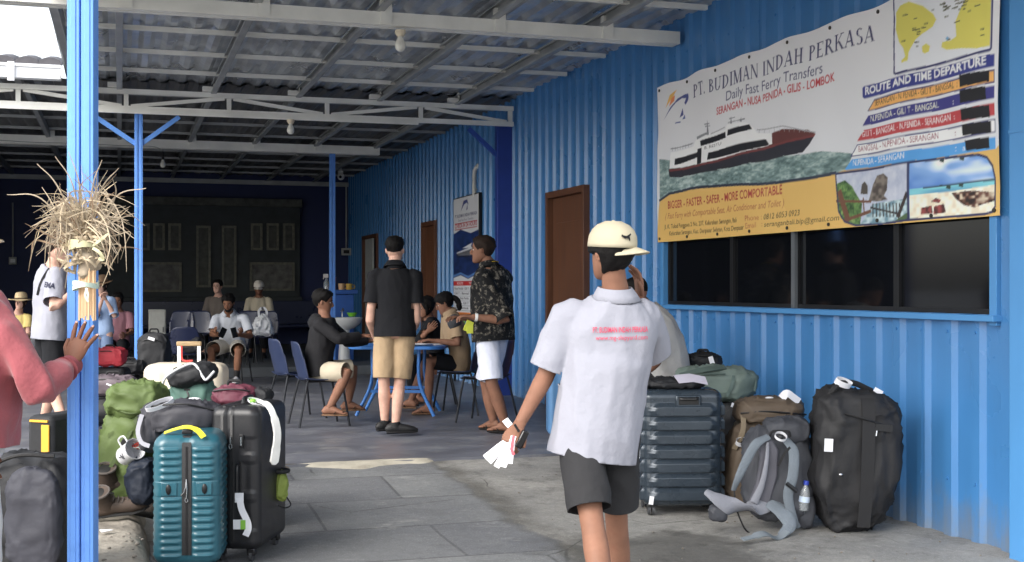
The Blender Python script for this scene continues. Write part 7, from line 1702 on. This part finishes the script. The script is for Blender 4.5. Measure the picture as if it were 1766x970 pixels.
# grey backpack seen from its harness side
GB = NYL('dark_slate_nylon', (64, 66, 72)); GP = cloth('grey_mesh_padding', hx(128, 130, 138), bump=.3, bs=120); GBL = cloth('grey_blue_padding', hx(108, 116, 124), bump=.3, bs=110)
g_ = P(1335, 905, 7.42); t = thing('backpack', 'grey backpack in front with its padded harness and hip belt facing out', 'backpack', (g_.x, g_.y, gz(g_.y)), cam_rz(0)); ky = 7.42/F
def gl(px, py, y_=0.0): return Vector(((px-1335)*ky, y_, CAMZ-(py-495)*ky-gz(g_.y)))
q = MB(); bag_shape(q, (.205, .13, .285), (.035, .10, .335), e=.62, seed=5, amp=.016, fr=6, lean=(.01, .06)); obj('body', q, GB, t, ang=80)
q = MB(); bag_shape(q, (.14, .12, .08), (.10, .12, .585), e=.65, seed=7, amp=.010, fr=8); obj('lid', q, GB, t, ang=80)
q = MB(); vs = []
outl = [(1306, 757), (1330, 757), (1340, 775), (1338, 820), (1322, 880), (1300, 888), (1285, 876), (1302, 830), (1308, 790)]
q.prism([(gl(a_, b_).x, gl(a_, b_).z) for a_, b_ in outl], lambda x, z, d: Vector((x, -.035-.02*0+d, z)), -.02, .02); obj('back_panel', q, NYL('dark_grey_mesh', (84, 84, 92)), t, bev=.012)
def pad(nm, pts, wd, th, mt, nrm=(0, -1, 0), dy=None):
    q = MB(); n = len(pts); p3 = catmull([gl(a_, b_, c_) for a_, b_, c_ in pts], 5); m = len(p3); ww = [interp(i/(m-1), [(k/(len(wd)-1), v) for k, v in enumerate(wd)])[0] for i in range(m)]
    q.tube(p3, [(w_/2, th/2) for w_ in ww], 12, side=Vector(nrm).cross(Vector((0, 0, 1))) if abs(nrm[2]) < .9 else (1, 0, 0), round_=True); return obj(nm, q, mt, t, ang=60)
pad('shoulder_strap', [(1322, 752, -.05), (1300, 762, -.085), (1282, 790, -.10), (1268, 820, -.10), (1262, 842, -.06)], [.045, .055, .055, .045, .03], .018, GBL)
pad('shoulder_strap', [(1352, 757, -.05), (1362, 775, -.10), (1360, 815, -.115), (1352, 850, -.11), (1362, 890, -.09), (1372, 906, -.06)], [.05, .062, .062, .06, .05, .035], .018, GBL)
pad('frame_pad', [(1320, 762, -.065), (1318, 790, -.075), (1310, 830, -.08), (1296, 862, -.085)], [.02, .025, .035, .05], .016, GP)
pad('hip_belt', [(1318, 868, -.05), (1285, 872, -.10), (1255, 866, -.16), (1228, 852, -.17), (1212, 842, -.15)], [.10, .12, .11, .085, .05], .026, GP, nrm=(.3, -1, .1))
q = MB(); bag_shape(q, (.055, .05, .05), gl(1232, 878, -.14), e=.6, seed=3, amp=.006); obj('belt_pocket', q, GB, t, ang=70)
pad('hip_belt', [(1325, 865, -.05), (1345, 880, -.11), (1352, 898, -.15), (1335, 912, -.20)], [.09, .10, .08, .05], .024, GBL)
q = MB(); q.ribbon(catmull([gl(1345, 905, -.20), gl(1325, 922, -.26)+Vector((0, 0, .03)), Vector((gl(1300, 0).x, -.33, .045)), Vector((gl(1275, 0).x, -.38, .035)), Vector((gl(1258, 0).x, -.42, .03))], 6), [.04]*9+[.05]*8+[.03]*8, .006, nrm=(0, -.5, 1)); obj('belt_webbing', q, M('grey_blue_webbing', hx(118, 126, 132), rough=.85, bump=.3, bs=80), t)
q = MB(); q.tube(catmull([gl(1263, 842, -.06), gl(1264, 870, -.10), gl(1278, 905, -.10), gl(1292, 918, -.06)], 4), .005, 6); obj('adjuster_strap', q, WEB, t); q = MB(); q.tube([gl(1348, 828, -.13), gl(1366, 842, -.13)], .012, 8); obj('buckle', q, BUCK, t); q = MB(); q.ribbon(catmull([gl(1336, 800, -.10), gl(1345, 780, -.11), gl(1356, 768, -.10)], 4), .014, .004, nrm=(0, -1, 0)); obj('adjuster_strap', q, WEB, t)
loop_tag(t, gl(1341, 750, -.09), .036, .018, Matrix.Rotation(.3, 3, 'Z'), sq=.95); q = MB(); grip(q, gl(1325, 752, -.04), gl(1360, 752, -.04), .03, (0, -.3, 1), .008); obj('haul_loop', q, WEB, t); q = MB(); q.ell(gl(1341, 752, -.085), (.02, .012, .02), 10, 8); obj('toggle', q, BUCK, t)
q = MB(); bag_shape(q, (.055, .06, .11), gl(1390, 880, .02), e=.65, seed=4, amp=.006); obj('side_pocket', q, GB, t, ang=70)
CLR = bpy.data.materials.new('clear_plastic'); CLR.use_nodes = True; b_ = CLR.node_tree.nodes['Principled BSDF']; b_.inputs['Base Color'].default_value = (.82, .88, .92, 1); b_.inputs['Roughness'].default_value = .08; b_.inputs['Transmission Weight'].default_value = .75
bo = thing('water_bottle', 'clear plastic water bottle with a blue cap in the side pocket of the grey backpack', 'bottle', t.location+Matrix.Rotation(t.rotation_euler.z, 3, 'Z') @ gl(1382, 872, -.05), cam_rz(0)); rot = Matrix.Rotation(.12, 3, 'Y')
q = MB(); q.lathe([(.001, -.02), (.030, -.02), (.032, 0), (.030, .03), (.032, .06), (.026, .10), (.013, .125), (.012, .135), (.001, .135)], 18, rot=rot); obj('bottle_body', q, CLR, bo); q = MB(); q.lathe([(.001, .132), (.016, .132), (.016, .156), (.001, .156)], 16, rot=rot); obj('bottle_cap', q, M('blue_cap', hx(50, 70, 170), rough=.4), bo); q = MB(); q.lathe([(.0325, .03), (.0330, .032), (.0330, .062), (.0325, .064)], 18, rot=rot); obj('bottle_label', q, M('pale_blue_label', hx(190, 205, 225), rough=.5), bo)
# tall black duffel
g_ = P(1472, 905, 7.42); t = thing('duffel_bag', 'tall black duffel standing upright against the blue wall', 'bag', (g_.x, g_.y, gz(g_.y)), cam_rz(0)); k_ = 7.42/F; hz_ = P(1472, 668, 7.42).z-gz(g_.y)
q = MB(); bag_shape(q, (.232, .185, hz_/2), (0, 0, hz_/2-.0), e=.52, seed=3, amp=.024, fr=4.5, taper=-.10, lean=(.012, 0), bulge=.05, nu=72, nv=56); q.v = [(a_, b_, c_-max(0, (c_/hz_-.62))*.42*(a_+.06)) for a_, b_, c_ in q.v]; q.noise(.007, (16, 16, 8), 5); obj('body', q, NYL('black_ripstop', (38, 38, 40)), t, ang=80)
for x in (.03,): q = MB(); q.ribbon(catmull([(x-.02, -.175, .05), (x-.01, -.207, .3), (x, -.212, .6), (x+.005, -.175, hz_-.07), (x+.005, -.04, hz_-.01)], 5), .075, .005, nrm=[(0, -1, 0)]*14+[(0, -.5, 1)]*7); obj('webbing_strap', q, WEB, t)
q = MB(); q.tube(catmull([(-.20, -.13, hz_-.12), (-.02, -.215, hz_-.16), (.17, -.185, hz_-.22)], 6), .006, 6); q.box((.12, -.205, hz_-.22), (.10, .008, .04), rot=Matrix.Rotation(.1, 3, 'Y')); obj('zip', q, ZIP, t)
q = MB(); q.tube(catmull([(-.19, -.08, hz_-.08), (-.12, -.10, hz_+.02), (-.02, -.06, hz_+.03), (.10, -.02, hz_-.02)], 5), .018, 8); obj('carry_handle', q, WEB, t)
loop_tag(t, (-.09, -.11, hz_+.035), .05, .04, Matrix.Rotation(.35, 3, 'Y'), sq=.45)
for p_, d_, r0 in (((.13, -.06, hz_-.02), (.055, .002, .028), .5), ((-.20, -.205, hz_-.32), (.05, .003, .075), .05)): q = MB(); q.box(p_, d_, rot=Matrix.Rotation(r0, 3, 'Y')); obj('luggage_tag', q, TAGW, t)
q = MB(); q.ell((-.13, -.205, hz_-.49), (.012, .006, .008), 10, 6); obj('rivet', q, CHROME, t); q = MB(); q.tube([(.075, -.215, hz_-.235), (.07, -.22, hz_-.265)], .005, 6); obj('zip_pull', q, CHROME, t)
# light blue suitcase behind the man in the cap
g_ = P(985, 760, 10.85); t = thing('suitcase', 'light blue hard suitcase half hidden behind the man in the cap', 'suitcase', (g_.x, g_.y, gz(g_.y)), cam_rz(4)); zt_ = P(985, 636, 10.85).z
obj('shell', case_shell(.42, .26, zt_-.06, .045, lambda x, y, z, a, b: .003*math.sin(x*60)*(abs(b) > .5), .055, 70), M('pale_blue_shell', hx(84, 128, 172), rough=.4, var=.06), t, ang=50); wheels(t, .40, .24, .028); q = MB(); grip(q, (-.07, 0, zt_-.01), (.07, 0, zt_-.01), .03, (0, 0, 1), .01); obj('handle', q, BUCK, t)

# ---------------------------------------------------------------- furniture
CHB = M('blue_chair_plastic', hx(40, 50, 78), rough=.38, var=.06, spec=.5); CHD = M('dark_navy_seat', hx(28, 36, 66), rough=.3, var=.08); TBL = M('blue_table_paint', hx(60, 118, 190), rough=.4, var=.06); STEEL = M('dark_steel_leg', hx(48, 50, 54), rough=.35, metal=.6)
def shell_chair(label, loc, rz, shell, leg, group=None, nm='plastic_chair'):
    t = thing(nm, label, 'chair', loc, rz, group)
    def grid(f, nu_, nv_, th=.006):
        q = MB(); q.add([f(i/nu_, j/nv_) for j in range(nv_+1) for i in range(nu_+1)], [(j*(nu_+1)+i, j*(nu_+1)+i+1, (j+1)*(nu_+1)+i+1, (j+1)*(nu_+1)+i) for j in range(nv_) for i in range(nu_)]); return q
    def seat(u, v):
        x = (u-.5)*.43*(1-.12*abs(2*v-1)**3); y = (v-.5)*.40; return (x, y, .45+.022*(2*u-1)**2-.018*math.cos((v-.5)*3)-(.03*max(0, v-.82)/.18))
    def back(u, v):
        wd = .42*(1-.25*v**3)*(1-.10*(1-v)**2); x = (u-.5)*wd; y = -.195-.075*v+.035*(2*u-1)**2*(1-.3*v); zz = .455+.36*v-.05*max(0, abs(2*u-1)-.55)**2*3*(v > .6)
        return (x, y, zz)
    obj('seat', grid(seat, 16, 14), shell, t, ang=70, solid=.007); obj('backrest', grid(back, 16, 16), shell, t, ang=70, solid=.007)
    for sx in (-1, 1):
        q = MB(); q.tube(catmull([(sx*.14, .14, .435), (sx*.17, .17, .42), (sx*.215, .235, .0)], 3), .011, 8); obj('leg', q, leg, t); q = MB(); q.tube(catmull([(sx*.14, -.14, .435), (sx*.17, -.17, .42), (sx*.215, -.26, .0)], 3), .011, 8); obj('leg', q, leg, t)
        q = MB(); q.tube([(sx*.14, .15, .432), (sx*.14, -.15, .432)], .010, 8); obj('seat_rail', q, leg, t)
    return t
def dupe(root, loc, rz, label, group=None):
    r = root.copy(); C.objects.link(r); r.location = loc; r.rotation_euler = (0, 0, rz); r['label'] = label
    for ch in list(root.children):
        c = ch.copy(); C.objects.link(c); c.parent = r
        for g2 in ch.children: d = g2.copy(); C.objects.link(d); d.parent = c
    return r
GC = 'blue plastic chairs around the table'
e_ = E_.root.location; c0 = shell_chair('blue plastic chair under the man in the black hoodie', (e_.x, e_.y, 0), cam_rz(-66), CHB, STEEL, GC)
c1p = P(512, 495, 12.75); dupe(c0, (c1p.x, c1p.y, 0), cam_rz(-58), 'empty blue plastic chair at the far left, just behind the hoodie man')
e_ = G_.root.location; dupe(c0, (e_.x, e_.y, 0), cam_rz(78), 'blue chair under the woman in the tan uniform'); e_ = H_.root.location; dupe(c0, (e_.x, e_.y, 0), cam_rz(96), 'blue chair under the woman in the black top')
e_ = P(838, 495, 12.4); dupe(c0, (e_.x, e_.y, 0), cam_rz(70), 'blue chair against the wall behind the man in the floral shirt')
# table
g_ = P(688, 495, 13.0); t = thing('table', 'blue folding table with rounded ends and tubular legs where travellers check in', 'table', (g_.x, g_.y, 0), cam_rz(-3)); q = MB(); pr = rr_prof(1.0, .72, .2, 8); n = len(pr)
q.add([(x, y, .70) for x, y in pr]+[(x, y, .735) for x, y in pr], [tuple(range(n-1, -1, -1)), tuple(range(n, 2*n))]+[(i, (i+1) % n, n+(i+1) % n, n+i) for i in range(n)]); obj('tabletop', q, TBL, t, bev=.006)
for sx in (-1, 1):
    for sy in (-1, 1): q = MB(); q.tube(catmull([(sx*.24, sy*.24, .70), (sx*.25, sy*.25, .35), (sx*.40, sy*.28, .02)], 4), .018, 10); obj('leg', q, TBL, t)
for y_ in (-.25, .25): q = MB(); q.bar((-.26, y_, .27), (.27, y_, .27), .02, .03); obj('cross_bar', q, TBL, t)
M_ = Matrix.Translation(t.location) @ Matrix.Rotation(t.rotation_euler.z, 4, 'Z')
pp_ = thing('papers', 'loose forms and a folder spread over the blue table', 'papers', M_ @ Vector((.18, -.1, .737)), cam_rz(0)); random.seed(2)
for i in range(5): q = MB(); q.box((random.uniform(-.2, .22), random.uniform(-.16, .14), .002+.003*i), (.21, .29, .002), rz=random.uniform(-.6, .6)); obj('sheet', q, PAPER if i != 2 else M('blue_folder', hx(70, 100, 150), rough=.5), pp_)
cu_ = thing('green_cup', 'small dark teal cup on the check-in table', 'cup', M_ @ Vector((.04, .05, .737)), 0); q = MB(); q.lathe([(.001, 0), (.03, 0), (.036, .08), (.033, .08), (.028, .006), (.001, .006)], 16); obj('cup_body', q, M('teal_cup', hx(30, 90, 92), rough=.3), cu_); q = MB(); q.lathe([(.036, .078), (.038, .082), (.033, .082)], 16); obj('rim', q, TAGW, cu_)
# tiled counter, basin and what stands on them
pt = P(590, 500, 20.3); ctr = thing('counter', 'blue painted counter block behind the wash basin', 'counter', (pt.x, pt.y, .15)); CB = M('counter_blue', hx(52, 98, 176), rough=.5, var=.08); q = MB(); hz_ = pt.z-.15
q.box((0, .1, hz_/2-.04), (.36, .35, hz_-.08)); obj('block', q, CB, ctr, bev=.01); q = MB(); q.box((0, .08, hz_-.035), (.46, .44, .07)); obj('top_slab', q, CB, ctr, bev=.008)
bp2 = P(594, 556, 19.7); bs = thing('wash_basin', 'white wash basin on a pedestal beside the blue counter', 'basin', (bp2.x, bp2.y, .15)); hb = P(594, 548, 19.7).z-.15; POR = M('white_porcelain', hx(226, 228, 228), rough=.15, var=.02)
q = MB(); q.lathe([(.05, hb-.20), (.16, hb-.17), (.25, hb-.09), (.285, hb-.01), (.285, hb), (.26, hb), (.22, hb-.07), (.10, hb-.13), (.001, hb-.135)], 32); obj('bowl', q, POR, bs); q = MB(); q.tube([(0, .02, .02), (0, .02, hb*.5), (0, .02, hb-.17)], [(.10, .09), (.075, .07), (.09, .08)], 18); obj('pedestal', q, POR, bs)
q = MB(); q.tube(catmull([(0, .20, hb), (0, .20, hb+.10), (0, .15, hb+.14), (0, .10, hb+.12)], 4), .014, 10); q.tube([(-.03, .20, hb+.10), (.03, .20, hb+.10)], .01, 8); obj('tap', q, CHROME, bs)
gbp = P(607, 543, 19.65); gb = thing('green_bowl', 'lime green soap bowl on the rim of the basin', 'bowl', gbp); q = MB(); q.lathe([(.001, -.03), (.05, -.03), (.085, .03), (.08, .032), (.045, -.022), (.001, -.022)], 20); obj('bowl_body', q, M('lime_plastic', hx(120, 196, 60), rough=.35), gb); q = MB(); q.ell((0, 0, .0), (.04, .03, .02), 12, 8); obj('soap', q, WHITEPL, gb)
sp_ = P(563, 500, 20.2); t = thing('spray_bottle', 'white spray bottle at the left end of the counter top', 'bottle', sp_); q = MB(); q.lathe([(.001, 0), (.045, 0), (.045, .12), (.018, .17), (.018, .19), (.001, .19)], 16); obj('bottle_body', q, CLR, t); q = MB(); q.box((-.01, 0, .225), (.08, .03, .06)); q.tube([(-.04, 0, .215), (-.05, 0, .17)], .008, 6); obj('spray_head', q, M('spray_red_white', hx(224, 220, 220), rough=.4), t, bev=.006)
for px, l_, c, r_, h_, nm in ((575, 'tall terracotta tumbler on the counter top', (170, 84, 60), .045, .20, 'tumbler'), (589, 'beige cup in the middle of the counter top', (206, 172, 132), .055, .10, 'cup'), (602, 'yellow cup with a handle at the right end of the counter top', (196, 160, 60), .055, .10, 'cup')):
    p_ = P(px, 500, 20.2); t = thing(nm, l_, 'cup', p_); q = MB(); q.lathe([(.001, 0), (r_*.85, 0), (r_, h_), (r_*.9, h_), (r_*.78, .01), (.001, .01)], 18); obj('cup_body', q, M(nm+'_glaze', hx(*c), rough=.4), t); q = MB(); q.tube(catmull([(r_*.9, 0, h_*.8), (r_*1.6, 0, h_*.7), (r_*1.6, 0, h_*.3), (r_*.88, 0, h_*.2)], 4), .009, 8) if nm == 'cup' else q.lathe([(r_, h_-.004), (r_*1.06, h_+.006), (r_*.9, h_+.006)], 18); obj('handle' if nm == 'cup' else 'rim', q, M(nm+'_trim', hx(*c), rough=.4), t)
# waiting-room seats
GW = 'dark blue seats in the waiting hall'
def wseat(label, px, s, z, a_=180, first=None):
    p_ = P(px, 495, s); loc = (p_.x, p_.y, z)
    return shell_chair(label, loc, cam_rz(a_), CHD, BLACKM, GW, 'waiting_seat') if first is None else dupe(first, loc, cam_rz(a_), label)
w0 = wseat('dark blue seat under the man with the phones', 400, 17.35, 0, 176)
for px, s, z, a_, l_ in ((322, 16.6, 0, 8, 'glossy dark blue seat with a black backpack on it, turned away in front'), (308, 19.4, .15, 180, 'empty glossy dark blue seat on the left of the platform'), (338, 19.4, .15, 180, 'empty glossy dark blue seat second from the left on the platform'), (455, 19.2, .15, 180, 'dark blue seat holding the white plastic bag'),
                      (378, 21.05, .15, 172, 'dark blue seat under the person in the grey brown top'), (447, 21.25, .15, 186, 'dark blue seat under the person in the pale cap'), (424, 19.3, .15, 180, 'empty dark blue seat beside the seat with the white bag'), (204, 17.65, 0, 190, 'dark blue seat under the person in dusky pink'), (34, 17.05, 0, 168, 'dark blue seat under the girl in the straw hat')): wseat(l_, px, s, z, a_, w0)
p_ = P(453, 570, 19.05); t = thing('plastic_bag', 'knotted white plastic carrier bag sitting on a dark seat', 'plastic bag', (p_.x, p_.y, .60)); PBM = M('thin_white_plastic', hx(222, 224, 228), rough=.35, bump=.6, bs=14)
q = MB(); bag_shape(q, (.15, .11, .16), (0, 0, .155), e=.75, seed=4, amp=.022, fr=9, taper=.42); obj('sack', q, PBM, t, ang=80)
for s_ in (-1, 1): q = MB(); q.ribbon(catmull([(s_*.05, 0, .27), (s_*.06, 0, .36), (s_*.015, 0, .42), (-s_*.01, 0, .38)], 4), .035, .004, nrm=(0, -1, 0)); obj('handle', q, PBM, t)
soft('black backpack sitting on the dark seat in front of the waiting row', 326, 592, 16.5, (.18, .13, .15), BLKN, seed=3, e=.6, z=.46, nm='backpack', cat='backpack')
p_ = P(271, 580, 20.5); t = thing('cabinet', 'small pale cabinet standing in the dark hall behind the slender post', 'cabinet', (p_.x, p_.y, .15)); hz_ = P(271, 534, 20.5).z-.15
q = MB(); q.box((0, 0, hz_/2), (.27, .30, hz_)); obj('carcass', q, M('pale_cabinet', hx(186, 186, 180), rough=.5), t, bev=.008); q = MB(); q.box((0, -.155, hz_*.55), (.24, .012, hz_*.8)); dr_ = obj('door', q, M('pale_cabinet_door', hx(196, 196, 190), rough=.5), t, bev=.004); q = MB(); q.box((.09, -.168, hz_*.6), (.012, .016, .08)); obj('handle', q, BLACKM, dr_)
# long black bench under the carved screen
p_ = P(440, 590, 24.5); t = thing('bench', 'long dark bench running below the carved screen', 'bench', (p_.x-.6, p_.y, .15)); q = MB(); q.box((0, 0, .42), (4.2, .45, .06)); obj('seat', q, CHD, t, bev=.01); q = MB(); q.box((0, .22, .68), (4.2, .05, .46)); obj('backrest', q, CHD, t, bev=.01)
for x in (-1.9, 0, 1.9): q = MB(); q.box((x, 0, .195), (.06, .40, .39)); obj('leg', q, BLACKM, t)
